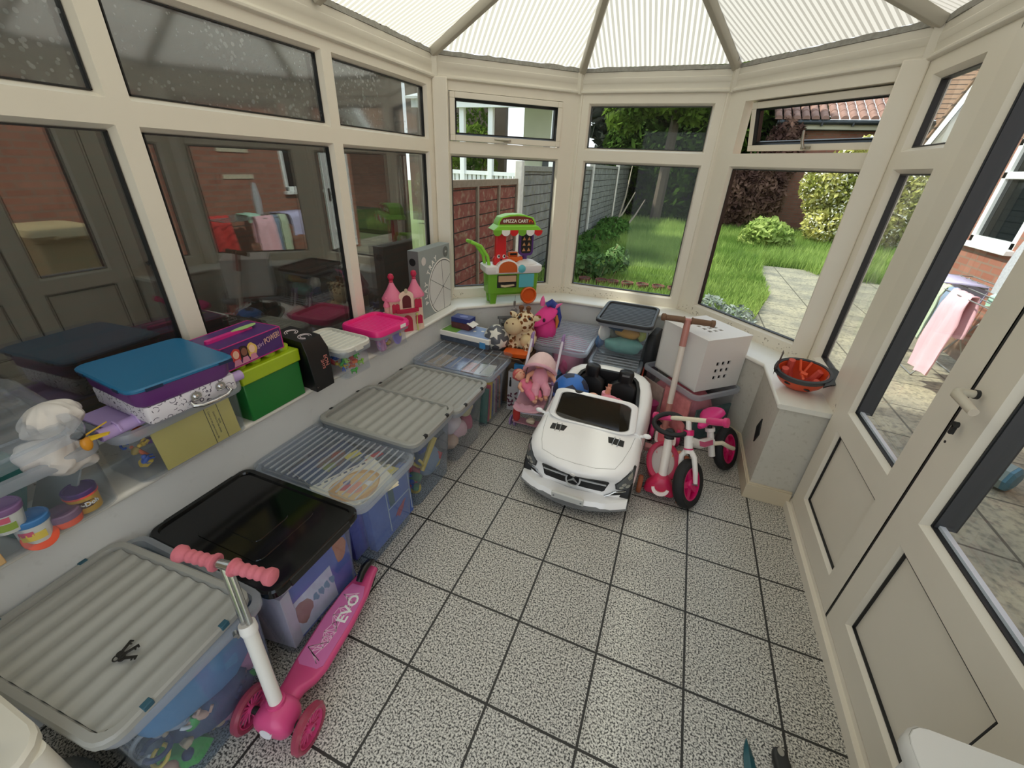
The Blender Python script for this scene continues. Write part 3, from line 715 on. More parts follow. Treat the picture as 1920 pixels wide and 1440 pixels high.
plant('laurel', 'leafy yellow green shrub glimpsed between the veranda posts', 'shrub', [('foliage', [((-4.6, 9.4, 1.7), (.7, .4, .8)), ((-5.3, 10.2, 2.3), (.9, .5, 1.2))], 1400, .09, DK2)], [(((-4.6, 9.4, G0), (-4.6, 9.4, 1.5)), .05)])
tag(obj('garden_shed', B().bx(-7.5, -4.3, 10.8, 11, G0, 3.6), P('shed_boards', (86, 74, 64), .8, var=14, vscale=8), smooth=False), 'dark board wall far behind the white veranda', 'shed')
# ------------------------------------------------------------------ house on the right: gable wall with door and window
g = NG('red_brick', .9, .15); g.col(g.mix(g.math('MULTIPLY', g.noise(4, 4), .6), g.brick((146, 92, 76), (166, 116, 98), (132, 118, 104), vec=g.yz()), (150, 104, 84))); g.bump(g.noise(60, 3), .2, .004)
RB = g.m
WX = 3.98
t = thing('brick_house', 'red brick gable end with white door and window across the patio', 'house', (WX, 5, G0)); M = Mx.Translation((-WX, -5, -G0))
openings = [(5.18, 5.9, G0, 2.02), (4.3, 5.1, 1.0, 2.02)]
b = B(M); ys = sorted({-3.2, 6.0, 4.3, 5.1, 5.18, 5.9}); zs = sorted({G0, 1.0, 2.02})
for i in range(len(ys)-1):
    for j in range(len(zs)-1):
        a, c = (ys[i]+ys[i+1])/2, (zs[j]+zs[j+1])/2
        if any(q[0] < a < q[1] and q[2] < c < q[3] for q in openings): continue
        b.bx(WX, WX+.25, ys[i], ys[i+1], zs[j], zs[j+1])
b.loft([[(WX, -3.2, 2.02), (WX, 6.0, 2.02), (WX, 3.5, 4.7), (WX, -3.2, 4.7)], [(WX+.25, -3.2, 2.02), (WX+.25, 6.0, 2.02), (WX+.25, 3.5, 4.7), (WX+.25, -3.2, 4.7)]])
obj('wall', b, RB, t, smooth=False)
DB = P('plinth_brick', (128, 98, 78), .9, var=18, vscale=14)
obj('lintel', B(M).bx(WX-.005, WX+.02, 4.25, 5.95, 2.02, 2.24), P('soldier_brick', (142, 112, 92), .9, var=18, vscale=14), t)
obj('plinth', B(M).bx(WX-.01, WX+.02, -3, 5.18, G0, .03), DB, t)
b = B(M); b.bx(WX+.02, WX+.09, 5.18, 5.9, G0+.05, 2.02); b.bx(WX-.01, WX+.02, 5.18, 5.25, G0+.05, 2.02); b.bx(WX-.01, WX+.02, 5.83, 5.9, G0+.05, 2.02); b.bx(WX-.005, WX+.025, 5.32, 5.78, .2, .28); b.bx(WX-.005, WX+.025, 5.32, 5.78, 1.75, 1.82)
dr = obj('door', b, WP, t, bev=.006)
b = B(M); b.tube([(WX+.02, 5.3, .92), (WX-.04, 5.3, .92), (WX-.04, 5.42, .92)], .011); b.bx(WX+.0, WX+.022, 5.28, 5.32, .8, 1.02)
obj('door_handle', b, BLACKM, dr)
b = B(M)
for q in ((4.3, 5.1, 1.0, 1.07), (4.3, 5.1, 1.95, 2.02), (4.3, 4.37, 1.0, 2.02), (5.03, 5.1, 1.0, 2.02), (4.3, 5.1, 1.64, 1.71)): b.bx(WX-.005, WX+.06, *q)
wf = obj('window_frame', b, WP, t, bev=.006)
obj('window_pane', B(M).bx(WX+.03, WX+.05, 4.35, 5.05, 1.05, 1.97), CLEAR('house_glass', (70, 82, 86), .25, (60, 72, 76), 1.5, .03), wf)
obj('window_sill', B(M).bx(WX-.07, WX+.06, 4.26, 5.14, .95, 1.0), WP, t, bev=.006)
XB = WX-.38
b = B(M)
b.loft([[(XB, 6.42, 1.72), (XB+.03, 6.42, 1.72), (XB+.03, 6.42, 1.93), (XB, 6.42, 1.93)], [(XB, 3.4, 4.72), (XB+.03, 3.4, 4.72), (XB+.03, 3.4, 4.93), (XB, 3.4, 4.93)]])
b.loft([[(XB, 6.42, 1.72), (WX+.05, 6.42, 1.72), (WX+.05, 6.42, 1.75), (XB, 6.42, 1.75)], [(XB, 3.4, 4.72), (WX+.05, 3.4, 4.72), (WX+.05, 3.4, 4.75), (XB, 3.4, 4.75)]])
obj('bargeboard', b, WP, t, smooth=False)
g = NG('clay_tiles', .9, .1); x, y, z = g.sep()[0:3]
f = g.math('FRACT', g.math('MULTIPLY', z, 9)); g.col(g.mix(g.math('LESS_THAN', f, .2), g.mix(g.noise(12, 3), (132, 104, 84), (166, 134, 108)), (74, 60, 52)))
TIL = g.m
obj('roof', B(M).loft([[(XB-.01, 6.47, 1.93), (WX+4, 6.47, 1.93), (WX+4, 6.47, 1.99), (XB-.01, 6.47, 1.99)], [(XB-.01, 3.4, 4.94), (WX+4, 3.4, 4.94), (WX+4, 3.4, 5.0), (XB-.01, 3.4, 5.0)]]), TIL, t, smooth=False)
for zz in (1.23, 1.59):
    obj('air_vent', B(M).bx(WX-.015, WX+.01, 3.22, 3.72, zz-.03, zz+.03), P('vent_cover', (196, 186, 160), .6), t)
# two-storey house farther back with a long tiled roof and a soil pipe
t = thing('tall_house', 'far brick house with a long brown tiled roof and pale soil pipe', 'house', (9, 14, G0)); M = Mx.Translation((-9, -14, -G0))
obj('wall', B(M).bx(6.3, 14, 13, 13.2, G0, 2.55), RB, t, smooth=False)
obj('roof', B(M).loft([[(6.0, 12.7, 2.45), (14, 12.7, 2.45), (14, 12.7, 2.52), (6.0, 12.7, 2.52)], [(6.0, 16.5, 6.2), (14, 16.5, 6.2), (14, 16.5, 6.27), (6.0, 16.5, 6.27)]]), TIL, t, smooth=False)
obj('gutter', B(M).bx(6, 14, 12.6, 12.72, 2.4, 2.48), WP, t)
obj('window', B(M).bx(6.45, 7.4, 12.96, 13, 1.5, 2.3), DG, t)
obj('soil_pipe', B(M).tube([(7.1, 13.2, 2.4), (7.1, 13.2, 5.2)], .06), P('pale_pipe', (190, 200, 204), .5), t)
# brick garage with pantile roof at the end of the garden
t = thing('brick_garage', 'brick garage with a clay pantile roof and dark gutter behind the shrubs', 'garage', (5, 16, G0)); M = Mx.Translation((-5, -16, -G0))
obj('wall', B(M).bx(3.0, 9, 16, 16.2, G0, 3.1), RB, t, smooth=False)
obj('fascia', B(M).bx(2.9, 9, 15.75, 15.8, 2.92, 3.06), P('cream_fascia', (206, 200, 176), .6), t)
obj('soffit', B(M).bx(2.9, 9, 15.8, 16, 2.9, 2.94), P('dark_soffit', (52, 54, 44), .8), t)
b = B(M); b.tube([(2.9, 15.68, 3.1), (9, 15.68, 3.1)], .065, 10)
for k in range(8): b.bx(3.3+.8*k, 3.34+.8*k, 15.6, 15.78, 3.0, 3.12)
obj('gutter', b, P('gutter_grey', (44, 50, 52), .4), t)
PT = P('pantile', (140, 106, 92), .85, var=22, vscale=6)
b = B(M); rd = random.Random(2)
for r_ in range(5):
    y0, z0 = 15.62+.42*r_, 3.17+.2*r_
    for k in range(30):
        xx = 2.8+.25*k
        b.loft([[(xx+.11+.105*math.cos(a), yy, zz+.1*math.sin(a)) for a in [PI*i/6 for i in range(7)]] for yy, zz in ((y0, z0), (y0+.46, z0+.2))], True, True)
obj('roof_tiles', b, PT, t)
# ------------------------------------------------------------------ washing line, bin, dumbbell on the patio
t = thing('clothes_airer', 'low metal clothes airer standing on the patio slabs', 'airer', (3.5, 3.8, G0)); M = Mx.Translation((-3.5, -3.8, -G0))
ST = P('airer_wire', (150, 150, 146), .4, .6)
b = B(M)
for yy in (3.42, 4.18):
    b.tube([(3.3, yy, G0+.012), (3.72, yy, .72)], .008); b.tube([(3.72, yy, G0+.012), (3.3, yy, .72)], .008)
b.tube([(3.3, 3.42, G0+.012), (3.3, 4.18, G0+.012)], .008); b.tube([(3.72, 3.42, G0+.012), (3.72, 4.18, G0+.012)], .008)
obj('leg', b, ST, t)
b = B(M)
for k in range(6): b.tube([(3.2+.12*k, 2.5, .72), (3.2+.12*k, 4.3, .72)], .005)
b.tube([(3.2, 2.5, .72), (3.8, 2.5, .72)], .006); b.tube([(3.2, 4.3, .72), (3.8, 4.3, .72)], .006)
obj('rack', b, ST, t)
def cloth(name, label, y0, y1, x0, drop0, drop1, mat, z=.735, fold=.02, th=.012, cat='clothing', seed=1, dx=.05, taper=0):
    """cloth laid over the rack from x0, hanging down drop0 on the near (-x) side and drop1 beyond"""
    rd = random.Random(seed); n = 12; rings = []
    prof = [(x0-.012, z-drop0)]+[(x0-.014+.004*math.sin(i*2.), z-drop0*(1-i/6)) for i in range(1, 6)]+[(x0, z), (x0+dx*.5, z+.008), (x0+dx, z)]+[(x0+dx+.012, z-drop1*i/4) for i in range(1, 5)]
    ph = rd.random()*6
    for j in range(n+1):
        yy = y0+(y1-y0)*j/n
        o = [(px_+fold*math.sin(yy*34+ph+pz*3)*(.25+min(1, (z-pz)*4)), yy+(taper*(z-pz)*((y0+y1)/2-yy)), pz+.006*math.sin(yy*60+ph)) for px_, pz in prof]
        i_ = [(a-th if k < 6 else a+ (th if k > 8 else 0), c, e+(th if 5 < k < 9 else 0)) for k, (a, c, e) in enumerate(o)]
        rings.append(o+i_[::-1])
    return tag(obj(name, B().loft(rings), mat, smooth=True, ang=80), label, cat)
HP = P('pink_jersey', (232, 184, 192), .9, var=8, vscale=14, sheen=.2); LIL = P('lilac_cotton', (196, 192, 224), .9, var=10, vscale=16)
cloth('hoodie', 'pale pink hooded top hanging down the near end of the airer', 2.98, 3.27, 3.2, .72, .35, HP, fold=.022, seed=2)
cloth('shirt', 'crumpled lilac shirt spread over the middle of the airer', 3.55, 4.12, 3.18, .3, .2, LIL, fold=.03, seed=3, dx=.4)
cloth('sock', 'long white sock hanging at the far end of the airer', 4.15, 4.22, 3.19, .5, .1, P('white_cotton', (240, 244, 248), .9), fold=.008, seed=4)
cloth('trousers', 'pale green trousers hanging between the hoodie and the shirt', 3.38, 3.5, 3.2, .5, .4, P('green_cotton', (186, 200, 170), .9), fold=.012, seed=5)
cloth('jeans', 'faded blue child jeans hanging behind the pink hoodie', 3.28, 3.37, 3.21, .5, .45, P('denim', (132, 150, 172), .9), fold=.012, seed=6)
cloth('vest', 'mint green vest lying on the near corner of the airer', 3.1, 3.3, 3.5, .1, .1, P('mint_cotton', (172, 214, 190), .9), fold=.02, seed=7, dx=.24)
cloth('dress', 'red ruffled dress hanging at the front end of the airer', 2.56, 2.86, 3.58, .55, .3, P('red_cotton', (196, 52, 48), .9, var=25, vscale=30), fold=.04, seed=8)
t2 = thing('cardigan_hanger', 'grey striped cardigan on a hanger hooked high above the airer', 'cardigan', (3.52, 3.33, .735))
obj('garment', B().loft([[(x_, y_, z_) for x_, y_, z_ in ring(.04, w2, .015, z_)] for z_, w2 in ((0, .09), (.2, .12), (.36, .08), (.44, .03))]), P('grey_knit', (176, 178, 180), .9, var=24, vscale=60), t2)
obj('hook', B().tube([(0, 0, .43), (0, 0, .47), (0, .012, .485), (0, .018, .475)], .003, 6), ST, t2)
t = thing('wheelie_bin', 'cream wheelie bin seen mirrored in the left hand window', 'bin', (3.35, .8, G0))
BN = P('cream_bin', (214, 196, 150), .5)
obj('bin_body', B().loft([ring(.5, .42, .04, .06), ring(.58, .5, .05, .86), ring(.64, .55, .05, .87), ring(.64, .55, .05, .9)]), BN, t)
ld = obj('lid', B().loft([ring(.7, .58, .05, .9), ring(.72, .6, .05, .93), ring(.66, .55, .06, .985), ring(.5, .4, .08, 1.0)]), BN, t)
obj('lid_handle', B().tube([(-.37, -.12, .9), (-.41, -.12, .92), (-.41, .12, .92), (-.37, .12, .9)], .015), BN, ld)
for yy in (-.2, .2): obj('wheel', B().tube([(.22, yy-.03, .1), (.22, yy+.03, .1)], .1, 20), BLACKM, t)
t = thing('dumbbell', 'blue grey eight-sided dumbbell lying on the patio outside the door', 'dumbbell', (3.02, 1.62, G0+.09), rz=40)
DU = P('blue_rubber', (70, 118, 138), .6); DU2 = P('grey_rubber', (128, 142, 138), .6)
for s_ in (-1, 1):
    q = B(TRS((0, s_*.12, 0), rx=90)); q.lathe([(.06, -.05), (.09, -.035), (.09, .035), (.06, .05)], 8); h_ = obj('weight_head', q, DU, t, smooth=False)
    q = B(TRS((0, s_*.12, 0), rx=90)); q.lathe([(.0915, -.018), (.0915, .018)], 8); obj('weight_band', q, DU2, h_, smooth=False)
obj('grip', B().tube([(0, -.1, 0), (0, .1, 0)], .017), STEEL, t)
# ------------------------------------------------------------------ storage crates
def crate(label, loc, L, W, H, rz=0, mat=PLC, rim=PLRIM, group=None, name='storage_box', taper=.87, cat='storage box', rh=.03, cr=.035, rimw=.02):
    """see-through tub, long side along local x; returns the thing"""
    t = thing(name, label, cat, loc, rz, group)
    a, c = taper, taper-.03*(W < L)
    li, wi = L-2*rimw, W-2*rimw
    b = B(); b.loft([ring(L*a*.96, W*c*.96, cr, 0), ring(L*a, W*c, cr, .006), ring(li, wi, cr, H-rh), ring(li-.004, wi-.004, cr, H-rh), ring(L*a-.004, W*c-.004, cr, .009)], True, True)
    obj('body', b, mat, t)
    b = B(); b.loft([ring(li, wi, cr, H-rh), ring(L-.006, W-.006, cr+.012, H-rh), ring(L, W, cr+.015, H-rh+.004), ring(L, W, cr+.015, H-.004), ring(L-.004, W-.004, cr+.014, H), ring(li, wi, cr, H), ring(li, wi, cr, H-rh)], False, False)
    obj('rim', b, rim, t)
    return t
def lid(t, L, W, z, mat, ribs=9, amp=.006, along='y', clips=True, M=None, h=.022, fine=False, border=.05, name='lid', clipm=None):
    """rimmed lid with ridges; along: the direction the ridges run in"""
    M = M or Mx(); M = M @ Mx.Translation((0, 0, z))
    b = B(M)
    b.loft([ring(L, W, .05, 0), ring(L, W, .05, h*.75), ring(L-.012, W-.012, .045, h), ring(L-border+.008, W-border+.008, .04, h), ring(L-border, W-border, .036, h-.01), ring(L-border, W-border, .036, 0), ring(L, W, .05, 0)], False, False)
    lx, wy = L-border-.002, W-border-.002
    N = ribs*12; X_, Y_ = (lx, wy) if along == 'y' else (wy, lx)
    top = []; bot = []
    for i in range(N+1):
        s = i/N; f = (s*ribs) % 1
        if fine: zz = h-.012+(amp if f < .12 else 0)
        else: zz = h-.014+amp*(.5-.5*math.cos(2*PI*f))**1.3
        xx = -X_/2+X_*s; ins = .0 if .03 < s < .97 else .012
        q = [(xx, -Y_/2+ins, zz), (xx, Y_/2-ins, zz)]; k = [(xx, -Y_/2+ins, h-.017), (xx, Y_/2-ins, h-.017)]
        if along != 'y': q = [(p[1], p[0], p[2]) for p in q]; k = [(p[1], p[0], p[2]) for p in k]
        top.append(q); bot.append(k)
    b.loft([[r[0], r[1], s_[1], s_[0]] for r, s_ in zip(top, bot)])
    o = obj(name, b, mat, t)
    if fine and mat is PLLID:
        q = B(M)
        for i in range(ribs):
            xx = -X_/2+X_*(i+.06)/ribs; c_ = (xx, 0, h-.004) if along == 'y' else (0, xx, h-.004); q.box(c_, (.0045, Y_-.01, .006) if along == 'y' else (Y_-.01, .0045, .006))
        obj('ridge', q, RIDGE, o, smooth=False)
    if clips:
        for sx in (-1, 1):
            for yy in (-.25, .25):
                q = B(M); q.box((sx*(L/2-.006), yy*W, h*.7), (.016, .022, h*.7)); obj('clip', q, clipm or BLACKM, o, bev=.002)
    return o
# ---- things inside
def book(name, label, loc, d, cover, rz=0, rx=0, ry=0, group=None, art=None, cat='book'):
    """d = (w, h, thickness), lying flat in its own xy plane; art: list of (poly, material)"""
    t = thing(name, label, cat, loc, rz, group, rx, ry)
    w_, h_, k = d
    b = B(); b.bx(-w_/2, w_/2, -h_/2, h_/2, k-.003, k); b.bx(-w_/2, w_/2, -h_/2, h_/2, 0, .003); b.bx(-w_/2, -w_/2+.004, -h_/2, h_/2, 0, k)
    obj('cover', b, cover, t, smooth=False)
    obj('pages', B().bx(-w_/2+.003, w_/2-.006, -h_/2+.005, h_/2-.005, .003, k-.003), CREAM, t, smooth=False)
    for i, (poly, m_) in enumerate(art or []):
        obj('picture', B().prism(poly, k-.0005, k+.0007+.0003*i), m_, t, smooth=False)
    return t
def blob(n, rx, ry, a=0, cx=0, cy=0, wob=0, seed=1):
    rd = random.Random(seed); ph = [rd.random()*6 for _ in range(4)]
    out = []
    for i in range(n):
        q = 2*PI*i/n; f = 1+wob*(math.sin(3*q+ph[0])+.6*math.sin(5*q+ph[1]))
        x_, y_ = rx*f*math.cos(q), ry*f*math.sin(q); out.append((cx+x_*math.cos(a)-y_*math.sin(a), cy+x_*math.sin(a)+y_*math.cos(a)))
    return out
def lump(name, label, c, r, mat, seed=1, wob=.18, cat='soft toy', group=None, n=20, k=14, rotm=None):
    rd = random.Random(seed); ph = [rd.random()*6.28 for _ in range(6)]
    b = B(); b.ell((0, 0, 0), r, n, k)
    for v in b.bm.verts:
        p = v.co; q = V((p.x/r[0], p.y/r[1], p.z/r[2]))
        f = 1+wob*(math.sin(3*q.x+ph[0])*math.sin(3*q.y+ph[1])+.6*math.sin(5*q.z+4*q.x+ph[2])+.4*math.sin(7*q.y-5*q.x+ph[3]))
        v.co = p*f
    o = obj(name, b, mat); o.location = c
    if rotm: o.rotation_euler = rotm
    return tag(o, label, cat, group)
def toy(kind, c, s, mat, rd, label, group):
    """small plain plastic toys seen through a tub wall"""
    b = B(); Mr_ = Mx.Rotation(rd.random()*3, 3, 'X') @ Mx.Rotation(rd.random()*3, 3, 'Z')
    if kind == 0: b.loft([[Mr_ @ V(p) for p in ring(s*1.5, s, s*.25, z_)] for z_ in (-s*.4, s*.4)])
    elif kind == 1: b.lathe([(s*.3, -s*.7), (s*.6, -s*.6), (s*.7, 0), (s*.5, s*.5), (s*.2, s*.8)], 14, m=Mr_)
    elif kind == 2:   # little animal: body, head, four legs in one casting
        for cc, r_ in (((0, 0, 0), (s, s*.5, s*.5)), ((s*.95, 0, s*.5), (s*.42, s*.36, s*.4))): b.ell([*(Mr_ @ V(cc))], r_, 10, 7, Mr_)
        for lx in (-.6, .6):
            for ly in (-.3, .3): b.tube([Mr_ @ V((lx*s, ly*s, -.2*s)), Mr_ @ V((lx*s, ly*s, -.95*s))], s*.16, 7)
    elif kind == 3: b.tube([Mr_ @ V((s*math.cos(a), s*math.sin(a), 0)) for a in [2*PI*i/16 for i in range(15)]], s*.22, 8)
    else: b.ell((0, 0, 0), s*.8, 14, 9)
    o = obj(['toy_brick', 'toy_cup', 'toy_animal', 'toy_ring', 'toy_ball'][kind], b, mat); o.location = c
    return tag(o, label, 'toy', group)
def jumble(x, y, z, n, s, cols, kinds, label, group, seed, M=None):
    rd = random.Random(seed); M = M or Mx()
    for i in range(n):
        c = M @ V((rd.uniform(*x), rd.uniform(*y), z[0]+(z[1]-z[0])*((i+.5)/n)))
        toy(kinds[i % len(kinds)], c, s*(.75+.5*rd.random()), cols[i % len(cols)], rd, label, group)
CX = -.33
def shift(k, dy):
    for o in list(COL.objects)[k:]:
        if o.parent is None: o.location.y += dy
k0 = len(COL.objects)
# b1: nearest crate, askew grey lid
t = crate('large clear storage box nearest the camera with its grey ribbed lid set askew', (-.322, -1.245, 0), .58, .40, .41, rz=0, mat=PLCB)
lid(t, .565, .39, .414, GREYLID, 9, .009, M=TRS((-.005, -.028, 0), rz=3.5, rx=.6, ry=.5), clipm=P('dark_teal_clip', (40, 84, 100), .5))
lump('felt_bag', 'blue felt bag inside the front of the nearest storage box', (-.13, -1.22, .27), (.07, .155, .1), P('blue_felt', (92, 136, 168), .95, var=8, vscale=60), 3, .08, 'bag')
lump('hair_scarf', 'dusty pink soft toy behind the wall of the nearest storage box', (-.14, -1.12, .19), (.07, .05, .07), P('dusty_pink', (176, 118, 136), .9), 5, .15)
lump('navy_cloth', 'navy printed cloth low inside the nearest storage box', (-.16, -1.2, .12), (.09, .14, .075), P('navy_cloth', (62, 70, 96), .9, var=34, vscale=24), 8, .14, 'cloth')
lump('green_dinosaur', 'green rubber dinosaur at the bottom of the nearest storage box', (-.13, -1.34, .06), (.06, .05, .035), GREEN, 9, .2, 'toy')
jumble((-.2, -.11), (-1.38, -1.1), (.05, .2), 10, .028, [YELLOW, RED, P('beige_toy', (196, 168, 130), .6), P('grey_toy', (150, 152, 156), .5), WHITEP], [2, 0, 1, 2], 'small toy jumbled at the bottom of the nearest storage box', 'toys in the nearest box', 21)
lump('grey_cushion', 'dark slate cloth filling the back of the nearest storage box', (-.4, -1.25, .17), (.17, .15, .14), P('slate_cloth', (74, 84, 92), .95), 12, .1, 'cloth')
jumble((-.135, -.085), (-1.4, -1.1), (.03, .16), 22, .024, [WHITEP, P('navy_toy', (50, 58, 92), .5), YELLOW, P('beige_toy', (196, 168, 130), .6), P('dusty_toy', (170, 110, 124), .5), GREEN, P('skin_toy', (214, 166, 136), .5)], [2, 3, 0, 4, 1], 'small toy pressed near the clear front wall of the nearest storage box', 'toys along the front of the nearest box', 23)
jumble((-.5, -.12), (-1.38, -1.33), (.03, .2), 14, .03, [P('slate_toy', (90, 98, 106), .5), WHITEP, P('navy_toy', (50, 58, 92), .5), P('dusty_toy', (170, 110, 124), .5)], [0, 3, 4], 'small toy at the camera end of the nearest storage box', 'toys at the camera end of the nearest box', 24)
# keys on the lid
t = thing('key_bunch', 'small bunch of dark keys lying on the nearest grey lid', 'keys', (-.205, -1.325, .4335), rz=30)
KM = P('dark_metal', (52, 50, 46), .4, .7)
for i, a in enumerate((0, 42, 80)):
    M = TRS((0, 0, .0015*i), rz=a)
    b = B(M); b.prism(circ(.0085, 12, .010, 0), 0, .003); b.bx(.016, .044, -.0035, .0035, 0, .003); b.bx(.033, .037, -.008, 0, 0, .003); b.bx(.040, .044, -.007, 0, 0, .003)
    obj('key', b, KM, t, bev=.0008)
obj('key_ring', B().tube([(.008*math.cos(q), .008*math.sin(q), .004) for q in [2*PI*i/18 for i in range(19)]], .0016, 6), KM, t)
shift(k0, -0.019); k0 = len(COL.objects)
# b2: black lid, picture boxes in the front
t = crate('clear storage box with a shiny flat black lid behind the nearest grey-lidded one', (-.318, -.845, 0), .575, .38, .385)
b = B()
b.loft([ring(.585, .39, .04, .372), ring(.585, .39, .04, .394), ring(.575, .378, .036, .4), ring(.55, .345, .03, .4), ring(.545, .34, .03, .392), ring(.30, .25, .03, .392), ring(.297, .247, .03, .3945), ring(.16, .14, .02, .3945), ring(.157, .137, .02, .397)], True, True)
ld = obj('lid', b, P('gloss_black_lid', (10, 10, 11), .12, spec=.5), t)
for sx in (-1, 1): obj('clip', B().box((sx*.29, 0, .383), (.012, .26, .03)), BLACKP, ld, bev=.003)
PB = P('puzzle_blue', (70, 92, 178), .6, var=26, vscale=14); PWH = P('puzzle_pale', (196, 204, 222), .6, var=30, vscale=22)
t = thing('picture_box', 'blue and white picture box standing in front inside the black-lidded box', 'puzzle box', (-.085, -.83, .03), rz=90, rx=86)
obj('carton', B().bx(-.15, .15, 0, .30, -.035, 0), PB, t, bev=.001)
obj('picture', B().bx(-.14, .05, .01, .17, 0, .001), PWH, t, smooth=False)
obj('picture', B().prism(blob(14, .035, .05, 0, -.09, .1, .12, 3), 0, .0016), P('puzzle_brown', (150, 110, 96), .6, var=20, vscale=40), t, smooth=False)
obj('picture', B().prism(blob(14, .03, .06, 0, .11, .2, .12, 4), 0, .0014), P('puzzle_rust', (186, 116, 84), .6, var=20, vscale=40), t, smooth=False)
b = B()
for i in range(4): b.prism(blob(10, .011, .02, .3, -.035+.026*i, .105, .18, i), 0, .0018)
obj('lettering', b, P('puzzle_teal', (96, 150, 176), .6), t, smooth=False)
t = thing('white_carton', 'white patterned carton beside the picture box in the black-lidded box', 'carton', (-.15, -.985, .03), rz=8)
obj('carton', B().bx(-.07, .07, -.02, .02, 0, .26), P('pale_lilac_card', (196, 190, 204), .6, var=16, vscale=12), t, bev=.001)
lump('dark_bundle', 'dark clothes bundled in the back of the black-lidded box', (-.42, -.84, .17), (.15, .13, .14), P('dark_bundle', (44, 44, 50), .95, var=10), 15, .1, 'cloth')
shift(k0, -0.023); k0 = len(COL.objects)
# b3: clear ribbed lid, story books
t = crate('clear storage box of picture books under a finely ribbed clear lid', (-.318, -.455, 0), .575, .385, .375, mat=PLCB)
lid(t, .585, .385, .377, PLLID, 17, .004, fine=True, clips=False)
GBR = P('golden_biscuit', (214, 164, 94), .7, var=14, vscale=18)
book('picture_book', 'cream picture book with a golden loaf shape on its cover', (-.175, -.515, .335), (.21, .285, .018), P('cream_cover', (240, 232, 208), .55), rz=-22, ry=3, art=[(blob(28, .083, .105, .0, .008, 0, .05, 4), GBR), (blob(20, .07, .085, .2, .01, .005, .08, 6), P('biscuit_light', (234, 196, 132), .7)), (blob(12, .028, .036, .4, .02, -.01, .15, 7), P('cover_pink', (236, 164, 140), .7)), (blob(10, .02, .026, .4, -.012, -.035, .1, 8), P('cover_red', (204, 86, 96), .7)), (blob(8, .014, .016, 0, -.03, -.02, .1, 9), P('cover_blue', (104, 108, 150), .7)), (blob(10, .02, .014, .4, .03, .045, .2, 10), WHITEM)]
     + [([(-.094, -.115+.028*i), (-.088, -.115+.028*i), (-.088, -.1+.028*i), (-.094, -.1+.028*i)], P('cover_ink', (96, 104, 130), .7)) for i in range(8)])
book('picture_book', 'dark blue picture book with a colourful cluster on its cover', (-.375, -.44, .325), (.2, .27, .02), P('navy_cover', (34, 62, 104), .5), rz=-14, art=[(blob(16, .05, .07, 0, -.01, .02, .15, 3), P('cover_brown', (112, 82, 70), .7, var=30, vscale=60)), (blob(10, .03, .03, 0, .02, -.02, .2, 5), P('cover_olive', (126, 136, 64), .7)), (blob(8, .02, .03, 0, -.03, .05, .2, 6), P('cover_rust', (160, 70, 50), .7))])
book('thin_book', 'narrow red topped book between the two picture books', (-.26, -.385, .332), (.05, .24, .012), P('slate_cover', (72, 88, 120), .6), rz=-20, art=[([(-.012, .02), (.022, .02), (.022, .11), (-.012, .11)], RED)])
for i, (yy, m_, h_) in enumerate(((-.6, P('spine_blue', (62, 84, 150), .6, var=20, vscale=20), .28), (-.55, P('spine_deep', (48, 64, 120), .6, var=24, vscale=24), .29), (-.42, P('spine_lav', (92, 96, 176), .6, var=24, vscale=24), .27), (-.35, MATS['spine_blue'], .25))):
    pass
t = thing('picture_box', 'blue picture box standing inside the front of the book box', 'puzzle box', (-.078, -.42, .03), rz=90, rx=87)
obj('carton', B().bx(-.13, .15, 0, .28, -.04, 0), P('carton_blue', (72, 100, 172), .6, var=22, vscale=16), t, bev=.001)
b = B(); b.bx(-.02, .14, .14, .145, 0, .0012); b.bx(-.02, .14, .262, .267, 0, .0012); b.bx(-.022, -.017, .02, .267, 0, .0012); b.bx(.138, .143, .02, .267, 0, .0012)
obj('outline', b, P('pale_line', (176, 190, 200), .6), t, smooth=False)
obj('picture', B().prism(blob(12, .04, .018, .6, .06, .085, .25, 4), 0, .0014), P('print_red', (190, 70, 78), .6), t, smooth=False)
obj('picture', B().bx(-.005, .03, .15, .25, 0, .0013), P('print_green', (52, 88, 84), .6), t, smooth=False)
t = thing('picture_box', 'violet and blue picture box beside the blue one in the book box', 'puzzle box', (-.13, -.585, .03), rz=90, rx=88)
obj('carton', B().bx(-.035, .07, 0, .27, -.05, 0), P('carton_violet', (86, 84, 168), .6, var=30, vscale=30), t, bev=.001)
b = B()
for i in range(3): b.bx(-.36, -.2, -.58+.055*i, -.54+.055*i, .03, .27+.01*i)
for i in range(3):
    tag(obj('book_block', B().bx(-.56, -.22, -.6+.1*i, -.52+.1*i, .012, .29+.008*i), [P('spine_a', (70, 84, 116), .7, var=16), P('spine_b', (96, 92, 86), .7, var=16), P('spine_c', (52, 66, 90), .7, var=16)][i], smooth=False, bev=.002), ['grey blue book block standing at the near side of the book box', 'brown grey book block standing in the middle of the book box', 'dark blue book block standing at the far side of the book box'][i], 'book')
for i in range(7):
    rd = random.Random(40+i)
    tag(obj('leaflet', B(TRS((-.11-.035*i+.0, -.37+.012*rd.random(), .33+.003*i), rz=rd.uniform(-40, 10), rx=rd.uniform(-8, 8))).bx(-.02, .02, -.035, .035, 0, .0015), [P('leaf_yellow', (226, 208, 90), .6), P('leaf_cream', (226, 214, 170), .6), P('leaf_grey', (120, 120, 104), .6)][i % 3]), 'small printed card under the ribbed lid of the book box', 'card', 'loose cards on the picture books')
shift(k0, -0.025); k0 = len(COL.objects)
